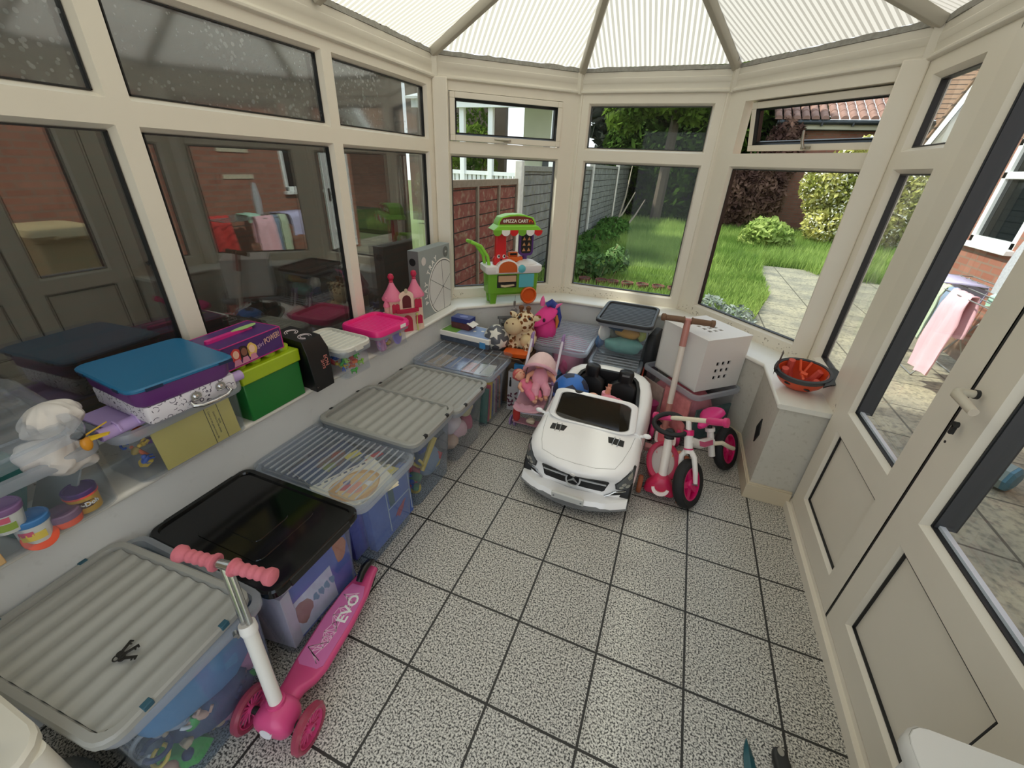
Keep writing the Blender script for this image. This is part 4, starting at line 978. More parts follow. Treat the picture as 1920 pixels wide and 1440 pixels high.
# b4: grey lid with bright toys, b5: grey lid with soft toys
t = crate('clear storage box of red and yellow toys under the nearer matching grey lid', (-.328, -.065, 0), .565, .385, .395, mat=PLCB)
lid(t, .57, .4, .398, GREYLID, 9, .010)
jumble((-.2, -.13), (-.18, .06), (.035, .19), 18, .036, [RED, BLUE, YELLOW, P('mid_green', (76, 128, 78), .5), P('soft_red', (206, 74, 74), .5)], [0, 1, 3, 0, 2], 'bright plastic toy in the box under the nearer matching grey lid', 'toys under the nearer grey lid', 31)
tag(obj('toy_wand', B().tube([(-.115, -.12, .15), (-.11, .0, .285)], [.012, .018], 8), YELLOW), 'long yellow toy wand slanting up inside the box of red and yellow toys', 'toy')
lump('blue_bag', 'grey blue bag low inside the box of red and yellow toys', (-.18, .01, .11), (.08, .08, .09), P('greyblue_bag', (126, 142, 164), .8), 6, .07, 'bag')
lump('toy_sack', 'dark sack filling the back of the box of red and yellow toys', (-.42, -.06, .17), (.17, .14, .15), P('dark_sack', (70, 76, 84), .95), 7, .08, 'bag')
shift(k0, -.03); k0 = len(COL.objects)
t = crate('clear storage box of white soft toys under the farther of the two matching grey lids', (-.322, .29, 0), .57, .38, .36)
lid(t, .575, .41, .361, GREYLID, 10, .010)
WF = P('white_fleece', (214, 202, 204), .95, var=8, bump=.4, bscale=120); BF = P('beige_fleece', (196, 170, 150), .95, var=10, bump=.4, bscale=120); LF = P('lilac_fleece', (184, 176, 196), .95, var=8)
for i, (c, r_, m_, lb) in enumerate((((-.15, .2, .22), (.06, .06, .065), WF, 'white fluffy soft toy high up inside the box of soft toys'), ((-.155, .29, .13), (.06, .06, .06), P('pale_pink_fleece', (218, 178, 186), .95), 'pale pink soft toy in the middle of the box of soft toys'), ((-.17, .21, .08), (.055, .055, .05), BF, 'beige soft toy at the bottom of the box of soft toys'), ((-.15, .37, .24), (.055, .05, .06), P('pale_yellow_fleece', (214, 206, 160), .95), 'pale yellow soft toy at the far side of the box of soft toys'), ((-.15, .29, .27), (.05, .06, .04), P('blue_fleece', (120, 150, 190), .95), 'pale blue soft toy at the top of the box of soft toys'), ((-.145, .385, .12), (.045, .04, .06), P('magenta_fleece', (178, 60, 104), .9), 'magenta soft toy at the far corner of the box of soft toys'), ((-.4, .28, .16), (.17, .13, .13), LF, 'big lilac grey soft toy filling the back of the box of soft toys'))):
    lump('soft_toy', lb, c, r_, m_, 50+i, .1)
shift(k0, .005); k0 = len(COL.objects)
# b6: clear box of flat books
t = crate('clear storage box of thin books under a clear lid with white ridges', (-.32, .665, 0), .575, .39, .385)
lid(t, .58, .41, .386, PLLID, 8, .005, fine=True, clips=False)
for i in range(9):
    cols = [(60, 110, 96), (190, 70, 90), (222, 190, 60), (70, 96, 160), (200, 190, 180), (150, 60, 110), (40, 60, 60), (200, 120, 70), (110, 130, 150)]
    m_ = P('spine_mix%d' % i, cols[i], .6, var=18, vscale=25)
    yy = .53+.032*i
    tag(obj('thin_book', B(TRS((-.2, yy, .012), rx=-6+1.5*i)).bx(-.115, .115, 0, .018, 0, .25+.012*(i % 3)), m_, bev=.001), '%s thin book standing on edge in the far clear-lidded box' % ['dark teal', 'rose', 'yellow', 'blue', 'pale grey', 'purple', 'blackish', 'orange brown', 'blue grey'][i], 'book')
for i, (x_, y_, w_, h_, m_, lb) in enumerate(((-.5, .66, .13, .22, P('card_striped', (176, 150, 120), .6, var=50, vscale=30), 'striped card lying flat under the left part of the far clear lid'), (-.36, .68, .12, .2, P('card_blue', (90, 120, 170), .6, var=40, vscale=24), 'blue patterned card lying flat in the middle of the far clear lid'), (-.26, .66, .09, .15, P('card_rust', (206, 130, 104), .6, var=50, vscale=34), 'orange patterned card lying flat right of the blue one'), (-.16, .67, .12, .17, P('card_white', (232, 230, 222), .6), 'white sheet lying flat under the right part of the far clear lid'))):
    tag(obj('card', B(TRS((x_, y_, .335), rz=-8+6*i)).bx(-w_/2, w_/2, -h_/2, h_/2, 0, .004), m_), lb, 'card')
tag(obj('book_block', B().bx(-.57, -.33, .53, .8, .012, .33), P('block_grey', (120, 118, 116), .7, var=20), bev=.002), 'stack of books in the back of the far clear-lidded box', 'book')
shift(k0, .04)
# ------------------------------------------------------------------ things on the left window sill
S = .59
# clear tub of modelling dough pots, left edge
t = crate('clear open tub of modelling dough pots at the left edge of the sill', (-.66, -1.33, S), .54, .22, .215, rz=90, taper=.93, name='clear_tub', cat='tub')
M_ = TRS((-.655, -1.33, .875), rx=0, ry=13, rz=0)
t = thing('clear_lid', 'clear plastic lid propped at a slant on the tub of dough pots', 'lid', (0, 0, 0))
t.matrix_world = TRS((-.655, -1.34, .9), ry=16, rx=3, rz=2)
lid(t, .34, .5, 0, PLLID, 5, .006, along='y', clips=False, border=.06, name='panel')
def dough(label, loc, canm, lidm, lean=(0, 0), r_=.036, h_=.075, lab=None, rz=0, s=None, deco=None):
    t = thing('dough_pot', label, 'dough pot', loc, rz, 'modelling dough pots', lean[0], lean[1])
    obj('can', B().lathe([(r_*.9, 0), (r_*.92, .003), (r_, h_*.8), (r_, h_*.82)], 24), canm, t)
    obj('lid', B().lathe([(r_*1.04, h_*.76), (r_*1.07, h_*.78), (r_*1.07, h_*.97), (r_*1.0, h_), (r_*.9, h_), (r_*.88, h_*.96), (.001, h_*.96)], 24, c1=False), lidm, t)
    if s:
        rad = r_*.985
        q = B(); n = 12; oval = []
        for i in range(25):
            a = 2*PI*i/24; oval.append((.034*math.cos(a), h_*.42+.0115*math.sin(a)))
        vs = [(rad*1.012*math.sin(x_/rad), -rad*1.012*math.cos(x_/rad), z_) for x_, z_ in oval]+[(0, -rad*1.012, h_*.42)]
        q.add(vs, [(i, i+1, 24+1) for i in range(24)]); q.add([V(v)*1.004 for v in vs], [(i, i+1, 25) for i in range(24)])
        lb = obj('logo_oval', q, P('logo_dark', (92, 60, 48), .5), t)
        text('lettering', s, .019, Mx.Rotation(R(90), 4, 'X') @ Mx.Translation((0, h_*.42, 0)), WHITEM, t, bend=rad*1.028, bold=.0006)
    if deco:
        for i, (a, z_, w_, hh, m_) in enumerate(deco):
            q = B(TRS((0, 0, 0), rz=a)); q.loft([[(rad_*math.sin(u_), -rad_*math.cos(u_), zz) for u_ in [(-w_/2+w_*k/4)/r_ for k in range(5)]] for rad_, zz in ((r_*.95, z_), (r_*1.01, z_), (r_*1.015, z_+hh), (r_*.95, z_+hh))])
            obj('printed_label', q, m_, t)
    return t
POT = P('pot_yellow', (218, 170, 70), .45); PLD = P('pot_purple', (92, 66, 120), .4); WPOT = P('pot_white', (206, 210, 206), .45)
dough('yellow dough pot with a purple lid standing right of the other pots', (-.6, -1.145, S+.012), POT, PLD, s='Play-Doh', rz=66, deco=None)
obj('orange_rim', B().lathe([(.0375, .054), (.0392, .055), (.0392, .06), (.0375, .061)], 24), P('pot_orange_rim', (236, 96, 84), .4), bpy.data.objects['dough_pot'])
LG = P('print_lime', (140, 164, 70), .5); LP = P('print_pink', (206, 96, 120), .5); LT = P('print_aqua', (90, 150, 160), .5)
dough('white dough pot with a lilac lid lying tilted on the blue-lidded pot', (-.592, -1.295, S+.078), WPOT, P('pot_lilac', (138, 104, 150), .4), lean=(0, 7), rz=62, deco=[(0, .012, .05, .02, LG), (10, .036, .02, .016, LP), (-30, .034, .03, .006, LT)])
dough('white dough pot with a blue lid squeezed between the pots of the tub', (-.59, -1.262, S+.012), WPOT, P('pot_blue', (70, 130, 190), .4), lean=(0, 4), rz=66, deco=[(0, .014, .05, .022, P('print_sun', (220, 196, 90), .5)), (-20, .03, .03, .014, LP)])
t = thing('dough_pot', 'short coral dough pot with a dusky lilac lid at the front of the tub', 'dough pot', (-.585, -1.2, S+.012), group='modelling dough pots')
obj('can', B().lathe([(.033, 0), (.036, .02), (.036, .024)], 24), P('pot_coral', (226, 110, 90), .45), t)
obj('lid', B().lathe([(.037, .022), (.037, .04), (.033, .043), (.001, .041)], 24, c1=False), P('pot_dusky', (126, 104, 128), .4), t)
tag(obj('pot_lid', B(TRS((-.578, -1.262, S+.018), ry=58, rz=-6)).lathe([(.034, 0), (.036, .002), (.036, .011), (.033, .013), (.001, .011)], 24, c1=False), P('pot_orange', (236, 92, 60), .4)), 'loose orange pot lid leaning against the front of the tub', 'lid')
tag(obj('wooden_tray', B(TRS((-.6, -1.39, S+.012), rz=4)).bx(-.05, .05, -.05, .05, 0, .035), P('pale_wood', (206, 170, 118), .6), bev=.003), 'pale wooden tray with a red top in the left corner of the tub', 'tray')
tag(obj('red_card', B(TRS((-.6, -1.39, S+.047), rz=4)).bx(-.043, .046, -.045, .045, 0, .004), P('dull_red', (150, 56, 66), .6)), 'dull red card on top of the wooden tray in the tub', 'card')
tag(obj('grey_board', B(TRS((-.67, -1.2, S+.012), rx=-32, rz=12)).bx(-.07, .07, 0, .006, 0, .19), P('grey_board', (156, 162, 158), .6), bev=.001), 'grey board leaning across the inside of the tub', 'board')
tag(obj('teal_folder', B(TRS((-.7, -1.3, S+.012), rx=-22, rz=8)).bx(-.09, .09, 0, .012, 0, .23), P('dark_teal', (28, 96, 90), .6), bev=.001), 'dark teal folder standing at the back of the tub', 'folder')
t = thing('pencil_case', 'magenta pouch with a white star at the left end of the tub', 'pouch', (-.6, -1.4, .77), rz=10)
obj('pouch_body', B().loft([ring(.08, .1, .02, 0), ring(.09, .11, .03, .02), ring(.085, .1, .03, .045), ring(.05, .06, .02, .055)]), P('magenta_cloth', (178, 36, 92), .6), t)
st_ = [((.013 if i % 2 == 0 else .0055)*math.cos(PI/2+PI*i/5), (.013 if i % 2 == 0 else .0055)*math.sin(PI/2+PI*i/5)) for i in range(10)]
obj('star', B(TRS((.0, .03, .0525), rx=0)).prism(st_, 0, .003), WHITEM, t)
# knotted white carrier bag
t = thing('carrier_bag', 'knotted white plastic carrier bag spilling over the rim of the dough tub', 'plastic bag', (-.612, -1.125, .815))
WB = P('white_bag', (214, 208, 202), .4, var=8)
def bagpart(name, c, r_, seed, parent, squeeze):
    rd = random.Random(seed); b = B(); b.ell((0, 0, 0), (1, 1, 1), 44, 26); ph = [rd.random()*6 for _ in range(3)]
    for v in b.bm.verts:
        p = v.co.copy(); a = math.atan2(p.y, p.x); k = max(0, p.z) if squeeze > 0 else max(0, -p.z)
        pinch = 1-.86*k**1.4; fold = 1+.16*k*math.sin(9*a+ph[0])+.09*math.sin(5*a+3*p.z+ph[1])+.05*math.sin(13*a-4*p.z+ph[2])
        v.co = V((p.x*r_[0]*pinch*fold, p.y*r_[1]*pinch*fold, p.z*r_[2]))+V(c)
    return obj(name, b, WB, parent)
o = bagpart('bag_body', (0, 0, 0), (.068, .085, .062), 3, t, 1); o.location = (-.0, -.015, -.02); o.rotation_euler = (R(-35), R(15), 0)
o = bagpart('bag_top', (0, 0, 0), (.058, .066, .058), 5, t, -1); o.location = (-.012, .015, .062); o.rotation_euler = (R(8), R(-12), 0)
t = thing('toy_clip', 'yellow and black toy bird wedged beside the knotted carrier bag', 'toy', (-.555, -1.095, .835), rz=20)
obj('head', B().ell((0, -.01, .012), (.018, .014, .011), 12, 8), BLACKP, t)
obj('wing', B().loft([[(0, 0, 0), (.0, .012, 0), (0, .012, .005), (0, 0, .005)], [(.02, .05, .014), (.02, .058, .014), (.02, .058, .018), (.02, .05, .018)]]), YELLOW, t)
obj('wing', B().loft([[(.01, -.01, -.012), (.0, .012, -.012), (0, .012, -.004), (.01, -.01, -.004)], [(.035, .035, -.012), (.03, .045, -.012), (.03, .045, -.008), (.035, .035, -.008)]]), YELLOW, t)
obj('body', B().ell((.008, -.006, -.016), (.012, .014, .022), 12, 8), P('toy_amber', (222, 150, 40), .4), t)
# clear box with yellow card, the stack on it
t = crate('clear storage box with a yellow card pressed against its front on the sill', (-.665, -.83, S), .42, .25, .20, rz=90, taper=.88, name='storage_box', rim=PLRIM)
YC = P('yellow_card', (206, 190, 104), .6, var=5, vscale=8)
t = thing('yellow_card', 'yellow card with two printed lines filling the front of a clear sill box', 'card', (-.5605, -.835, S+.012), rz=90, rx=84)
obj('sheet', B().bx(-.11, .155, 0, .155, -.004, 0), YC, t, smooth=False)
b = B(); b.bx(.06, .062, .0, .155, 0, .0006); b.bx(.105, .107, .0, .155, 0, .0006); obj('printed_line', b, P('print_black', (46, 44, 34), .6), t, smooth=False)
for k, (xx, s_) in enumerate(((.072, '1  Come on the game of your life'), (.088, 'Good fun for the whole'), (.097, 'family'))):
    text('lettering', s_, .009, Mx.Translation((xx, .075, .0003)) @ Mx.Rotation(R(-90), 4, 'Z'), MATS['print_black'], t, ext=.0003)
jumble((-.67, -.6), (-1.0, -.93), (.62, .74), 8, .022, [YELLOW, BLUE, ORANGE, P('mustard', (178, 148, 60), .5), PURPLE], [0, 2, 3, 1], 'small coloured toy left of the yellow card in the clear sill box', 'toys beside the yellow card', 61)
LIM = P('lilac_mat', (188, 162, 214), .5)
t = thing('roll_mat', 'lilac plastic mat with a rolled front edge on the yellow-card box', 'mat', (-.66, -.82, .792))
obj('sheet', B().bx(-.11, .065, -.2, .2, 0, .008), LIM, t, bev=.002)
b = B(); b.tube([(.077, -.235, .012), (.077, .215, .012)], .019, 16); obj('rolled_edge', b, LIM, t)
b = B(); b.tube([(.077, -.237, .012), (.077, -.233, .012)], .014, 14); obj('roll_hollow', b, P('lilac_dark', (120, 92, 150), .6), t)
b = B()
for yy in (-.19, -.14, -.1): b.tube([(.05, yy, .006), (.07, yy, .033), (.09, yy, .03), (.099, yy, .01)], .004, 6)
obj('strap', b, LIM, t)
# white patterned case with chrome handle
g = NG('sketch_pattern', .5, .4)
v = g.vor(46, 'Distance'); n = g.noise(90, 2)
g.col(g.mix(g.math('MULTIPLY', g.math('LESS_THAN', g.math('ABSOLUTE', g.math('SUBTRACT', v, .42)), .045), g.math('GREATER_THAN', n, .47)), (222, 218, 224), (82, 76, 92)))
t = thing('vanity_case', 'white sketch-patterned carry case with a chrome handle under the purple box', 'case', (-.635, -.82, .813), rz=-3)
obj('case_body', B().loft([rr_ for rr_ in (ring(.29, .27, .012, 0), ring(.295, .275, .012, .004), ring(.295, .275, .012, .052), ring(.29, .27, .012, .056))]), g.m, t)
b = B(); b.tube([(.148, -.02, .022), (.165, -.02, .012), (.175, 0, .008), (.18, .04, .008), (.175, .08, .008), (.165, .1, .012), (.148, .1, .022)], [.006, .007, .006, .0065, .006, .007, .006], 10)
h_ = obj('handle', b, CHROME, t)
for yy in (-.0, .08):
    b = B(); b.tube([(.147, yy, .034), (.153, yy, .034)], .016, 14); b.ell((.155, yy, .034), (.005, .009, .009), 10, 6); obj('latch', b, CHROME, t)
# purple box with blue lid
t = thing('plastic_box', 'flat purple plastic box with a petrol blue lid on top of the patterned case', 'box', (-.635, -.825, .87), rz=-5)
obj('body', B().loft([ring(.29, .265, .03, 0), ring(.305, .28, .032, .01), ring(.315, .29, .034, .062)]), P('plum_plastic', (104, 54, 120), .35), t)
b = B(); b.loft([ring(.33, .305, .03, .058), ring(.335, .31, .032, .06), ring(.335, .31, .032, .066), ring(.325, .3, .03, .07), ring(.315, .29, .028, .0695)])
BLD = P('petrol_lid', (28, 104, 146), .3, var=6, vscale=4)
l_ = obj('lid', b, BLD, t)
for sx, yy in ((1, -.09), (1, .12), (-1, -.09), (-1, .12)): obj('catch', B().box((sx*.167, yy, .0615), (.006, .045, .009)), P('dark_blue', (14, 40, 70), .4), l_)
for sy, xx in ((1, -.1), (1, .1), (-1, -.1), (-1, .1)): obj('catch', B().box((xx, sy*.1545, .0615), (.03, .006, .009)), MATS['dark_blue'], l_)
# giant green brick box
LIME = P('lime_brick', (158, 182, 24), .3); GRN = P('green_brick', (28, 112, 44), .3)
t = thing('brick_box', 'giant toy brick storage box, green below with a lime studded lid', 'storage box', (-.682, -.475, S))
obj('body', B().bx(-.1, .1, -.134, .134, 0, .17), GRN, t, bev=.004)
ld = obj('lid', B().bx(-.108, .108, -.14, .14, .165, .222), LIME, t, bev=.005)
for sx in (-.054, .054):
    for k in range(4): obj('stud', B().lathe([(.026, .22), (.026, .239), (.024, .242)], 24, (sx, -.102+.068*k, 0)), LIME, ld)
# purple game tin
t = thing('game_tin', 'long purple illustrated tin lettered girl POWER on the lime studded lid', 'tin', (-.675, -.525, .8325), rz=3)
VP = P('violet_tin', (74, 40, 106), .35, var=14, vscale=14); MG = P('magenta_edge', (178, 34, 116), .4)
obj('tin_body', B().bx(-.085, .085, -.135, .135, 0, .092), VP, t, bev=.003)
b = B()
for x_ in (-.085, .085):
    for z_ in (.001, .091): b.tube([(x_, -.135, z_), (x_, .135, z_)], .0025, 6)
    for y_ in (-.135, .135): b.tube([(x_, y_, 0), (x_, y_, .092)], .0025, 6)
for y_ in (-.135, .135):
    for z_ in (.001, .091): b.tube([(-.085, y_, z_), (.085, y_, z_)], .0025, 6)
obj('edging', b, MG, t)
obj('handle', B().loft([ring(.022, .2, .01, .092, cx=0, cy=-.02), ring(.02, .195, .009, .103, cx=0, cy=-.02)]), P('magenta_handle', (206, 40, 130), .4), t)
obj('handle_print', B(TRS((0, .05, .1032))).prism(blob(16, .016, .055, 0, 0, 0, .08, 3), 0, .001), P('print_leafgreen', (160, 190, 120), .6), t)
MF = frame((.0858, -.135, 0), (0, 1, 0), (0, 0, 1))
faces = ((.055, (198, 60, 56), (232, 184, 160)), (.09, (44, 26, 26), (132, 84, 66)), (.125, (226, 186, 96), (238, 196, 170)))
for i, (u_, hc, fc) in enumerate(faces):
    obj('printed_hair', B(MF).prism(blob(18, .021, .03, 0, u_, .045, .07, i+2), 0, .0012), P('print_hair%d' % i, hc, .6), t)
    obj('printed_face', B(MF).prism(blob(16, .0125, .016, 0, u_, .05, 0, 1), .001, .0018), P('print_face%d' % i, fc, .6), t)
    obj('printed_dress', B(MF).prism([(u_-.018, .006), (u_+.018, .006), (u_+.01, .03), (u_-.01, .03)], .0008, .0016), P('print_dress', (206, 130, 160), .6), t)
text('lettering', 'girl', .024, MF @ Mx.Translation((.165, .05, .001)), P('print_lilac', (196, 160, 190), .6), t)
text('lettering', 'POWER!', .034, MF @ Mx.Translation((.224, .06, .001)) @ Mx.Rotation(R(9), 4, 'Z'), P('print_peach', (226, 176, 160), .6), t, sx=.62)
# black shoe box on end
t = thing('black_box', 'black carton lettered NEON NIGHTS standing on end beside the green brick box', 'box', (-.655, -.248, S), rx=4, rz=-6)
BK = P('black_card', (12, 12, 14), .4)
b = B(); b.loft([ring(.235, .1, .004, 0), ring(.25, .115, .004, .19), ring(.2, .1, .004, .25)]); obj('carton', b, BK, t)
MF = frame((.121, .002, .11), (0, 0, -1), (0, 1, .0))
PKP = P('print_coral', (206, 130, 120), .6)
text('lettering', 'NEON', .026, frame((.1245, .03, .145), (.07, 0, -1), (0, 1, 0)), PKP, t)
text('lettering', 'NIGHTS', .02, frame((.1235, .01, .135), (.07, 0, -1), (0, 1, 0)), PKP, t)
b = B()
for k, r_ in enumerate((.02, .03, .038)): b.tube([(.117+.0, -.01+r_*math.cos(a), .035+r_*.7*math.sin(a)) for a in [PI*.1+PI*1.1*i/14 for i in range(15)]], .0016, 6)
obj('swirl', b, P('print_pale', (230, 214, 216), .5), t)
obj('heart', B(frame((.1165, -.01, .04), (0, 1, 0), (.08, 0, 1))).prism(blob(14, .016, .012, .3, 0, 0, .15, 3), 0, .002), P('print_rose', (196, 60, 84), .5), t)
b = B()
for k in range(2):
    for r_ in (.02, .03): b.tube([(-.03+.09*k+r_*math.cos(a), r_*.9*math.sin(a), .2515) for a in [PI*1.5*i/14+k for i in range(15)]], .0016, 6)
obj('swirl', b, MATS['print_pale'], t)
# small clear box of animals
t = crate('small clear box of little toy animals under a white ribbed lid', (-.632, -.07, S), .31, .2, .15, rz=-3, taper=.9, name='storage_box', cr=.02)
lid(t, .315, .205, .145, P('milky_lid', (214, 212, 202), .4), 9, .004, along='y', clips=False, border=.03, fine=True)
for sx in (1,): obj('clip', B().box((sx*.157, .0, .15), (.008, .05, .03)), MATS['milky_lid'], t, bev=.002)
jumble((-.575, -.505), (-.14, -.01), (.61, .7), 14, .02, [ORANGE, GREEN, RED, BLUE, YELLOW, P('lime_toy', (140, 190, 70), .4)], [2, 2, 0, 2], 'tiny bright toy animal inside the small white-lidded box', 'toy animals in the small box', 71)
jumble((-.74, -.6), (-.15, .0), (.61, .68), 8, .022, [ORANGE, BLUE, RED], [2, 2], 'tiny bright toy animal at the back of the small white-lidded box', 'toy animals at the back of the small box', 72)
# pink lidded box
t = crate('clear box of play jewellery with a hot pink lid', (-.645, .265, S), .27, .27, .125, rz=-4, taper=.9, name='storage_box', cr=.02)
lid(t, .285, .29, .115, HOTPINK, 13, .002, along='x', clips=False, border=.05, h=.032)
obj('sticker', B().box((.1435, .06, .13), (.002, .045, .02)), WHITEM, t)
tag(obj('toy_plate', B(TRS((-.545, .3, .66), ry=78, rz=12)).lathe([(.001, 0), (.045, .002), (.055, .008), (.053, .01), (.04, .006), (.001, .005)], 24, c0=False, c1=False), P('periwinkle', (130, 120, 196), .4)), 'round lilac blue toy plate standing inside the pink-lidded box', 'toy')
lump('toy_pony', 'lilac pink toy pony inside the pink-lidded box', (-.56, .19, .645), (.025, .028, .045), P('pony_pink', (196, 132, 176), .5), 4, .25, 'toy')
jumble((-.6, -.545), (.17, .37), (.61, .66), 6, .018, [YELLOW, P('soft_yellow', (226, 206, 130), .5), P('soft_lilac', (170, 150, 206), .5)], [1, 4, 2], 'tiny pastel toy inside the pink-lidded box', 'toys in the pink-lidded box', 73)
# toy castle
CRM = P('castle_cream', (232, 206, 184), .5); CPK = P('castle_pink', (220, 120, 150), .5); CRD = P('castle_red', (186, 34, 72), .5)
t = thing('toy_castle', 'cream toy castle with two pink cone roofs between the pink-lidded box and the grey carton', 'toy castle', (-.66, .565, S), rz=52)
def tower(x_, h_, r_, lab):
    obj('tower', B().lathe([(r_*1.05, 0), (r_, .01), (r_*.95, h_)], 20, (x_, 0, 0)), CRM, t)
    rf = obj('roof', B().lathe([(r_*1.28, h_-.012), (r_*1.3, h_-.002), (r_*.95, h_+.025), (r_*.5, h_+.062), (r_*.2, h_+.095), (.004, h_+.1)], 20, (x_, 0, 0)), CPK, t)
    obj('finial', B().lathe([(.008, h_+.09), (.014, h_+.098), (.009, h_+.106), (.016, h_+.114), (.019, h_+.126), (.014, h_+.14), (.002, h_+.146)], 14, (x_, 0, 0)), CRD, rf)
tower(-.07, .215, .05, ''); tower(.072, .225, .045, '')
obj('keep', B().loft([ring(.15, .09, .01, 0), ring(.15, .09, .01, .2), ring(.15, .09, .01, .215)]), CRM, t)
b = B(frame((0, -.047, .18), (1, 0, 0), (0, 0, 1))); b.prism([(-.045, -.05), (.045, -.05), (.045, .05)]+[(.045*math.cos(a), .05+.03*math.sin(a)) for a in [PI*i/8 for i in range(1, 8)]]+[(-.045, .05)], 0, .008); obj('gable', b, CRM, t)
b = B(frame((0, -.055, .155), (1, 0, 0), (0, 0, 1))); b.prism([(-.027, 0), (.027, 0), (.027, .05)]+[(.027*math.cos(a), .05+.03*math.sin(a)) for a in [PI*i/8 for i in range(1, 8)]]+[(-.027, .05)], 0, .002); obj('window', b, P('castle_dark', (92, 26, 34), .6), t)
b = B(); b.loft([[(x_, -.045-.03*math.cos(x_*14)-k, z_) for x_ in [-.07+.014*i for i in range(11)]] for k, z_ in ((0, .13), (.006, .13), (.006, .152), (0, .152))], True, True, False); b.loft([[(-.07, -.03, .128), (.07, -.03, .128), (.05, -.075, .128), (-.05, -.075, .128)], [(-.07, -.03, .134), (.07, -.03, .134), (.05, -.075, .134), (-.05, -.075, .134)]]); obj('balcony', b, CRD, t)
b = B(frame((0, -.0465, 0), (1, 0, 0), (0, 0, 1))); b.prism([(-.03, 0), (.03, 0), (.03, .07)]+[(.03*math.cos(a), .07+.035*math.sin(a)) for a in [PI*i/8 for i in range(1, 8)]]+[(-.03, .07)], 0, .006); dr = obj('door', b, CRD, t)
obj('door_knob', B().ell((.0, -.055, .055), .005, 8, 6), BLACKM, dr)
for x_, z_ in ((-.07, .13), (.072, .15), (.072, .045)):
    b = B(frame((x_, -.0535, z_), (1, 0, 0), (0, 0, 1))); b.prism([(-.022, 0), (.022, 0), (.022, .05), (.011, .058), (0, .052), (-.011, .058), (-.022, .05)], 0, .005); obj('shutter', b, CRD, t)
obj('turret', B().lathe([(.016, 0), (.016, .17), (.019, .172)], 14, (-.118, -.03, 0)), P('castle_blush', (230, 180, 170), .5), t)
obj('turret_roof', B().lathe([(.021, .17), (.02, .18), (.006, .21), (.003, .215), (.007, .222), (.002, .228)], 14, (-.118, -.03, 0)), CPK, t)
b = B(); b.tube([(.06, -.06, 0), (.055, -.062, .05), (.06, -.055, .1)], .004, 6); b.ell((.058, -.06, .11), .009, 8, 6); obj('climbing_vine', b, P('vine', (196, 206, 120), .6), t)
obj('flag_shield', B(frame((0, -.0555, .262), (1, 0, 0), (0, 0, 1))).prism(blob(10, .011, .015), 0, .003), P('shield', (190, 180, 150), .5), t)
# play tray carton
t = thing('grey_carton', 'square grey carton lettered PLAY TRAY leaning in the corner of the sill', 'box', (-.70, .95, S), rz=1)
GC = P('grey_card', (148, 156, 154), .6); GD = P('grey_card_dark', (112, 112, 112), .6)
obj('carton', B().bx(-.04, .04, -.205, .205, 0, .455), GC, t, bev=.001)
obj('end_panel', B().bx(-.04, .04, -.2062, -.205, 0, .455), GD, t, smooth=False)
obj('end_hole', B(frame((-.005, -.2063, .385), (1, 0, 0), (0, 0, 1))).prism(circ(.024, 20), 0, .001), BLACKM, t)
MF = frame((.0403, 0, 0), (0, 1, 0), (0, 0, 1))
cx_, cz_, r_ = .095, .168, .19
def clip_arc(r_):
    return [(max(-.205, min(.203, cx_+r_*math.cos(a))), max(.004, cz_+r_*math.sin(a))) for a in [2*PI*i/64 for i in range(64)]]
obj('printed_ring', B(MF).prism(clip_arc(r_+.01), 0, .0006), WHITEM, t, smooth=False)
obj('printed_outline', B(MF).prism(clip_arc(r_), 0, .0010), P('print_grey', (82, 84, 84), .6), t, smooth=False)
obj('printed_tray', B(MF).prism(clip_arc(r_-.006), 0, .0014), P('print_traywhite', (216, 216, 212), .6), t, smooth=False)
b = B(MF)
for k in range(6):
    a = PI/2+k*PI/3+.06; L_ = r_-.004
    ex, ez = max(-.2, min(.203, cx_+L_*math.cos(a))), cz_+L_*math.sin(a)
    f = 1 if abs(cx_+L_*math.cos(a)) < .203 else (.203-cx_)/(L_*math.cos(a)); ez = cz_+L_*f*math.sin(a)
    d_ = V((ex-cx_, ez-cz_)); n_ = V((-d_.y, d_.x)).normalized()*.0016
    b.prism([(cx_+n_.x, cz_+n_.y), (ex+n_.x, ez+n_.y), (ex-n_.x, ez-n_.y), (cx_-n_.x, cz_-n_.y)], .0012, .0019)
b.prism(circ(.008, 12, cx_, cz_), .0012, .002)
obj('printed_spokes', b, MATS['print_grey'], t, smooth=False)
obj('printed_badge', B(MF).prism(circ(.027, 20, -.145, .385), 0, .0008), P('print_badge', (214, 208, 204), .6), t, smooth=False)
obj('printed_badge', B(MF).prism(blob(40, .032, .036, 0, .145, .405, .03, 2), 0, .0024), P('print_badge_grey', (104, 108, 106), .6), t, smooth=False)
text('lettering', '4+', .024, MF @ Mx.Translation((.145, .405, .0028)), WHITEM, t)
for i, ch in enumerate('PLAY TRAY'):
    if ch == ' ': continue
    a = R(196-10.4*i); rr_ = r_+.036
    text('lettering', ch, .05, MF @ Mx.Translation((cx_+rr_*math.cos(a)*1.02, cz_+rr_*math.sin(a), .0006)) @ Mx.Rotation(a-PI/2, 4, 'Z'), WHITEM, t, bold=.0012)
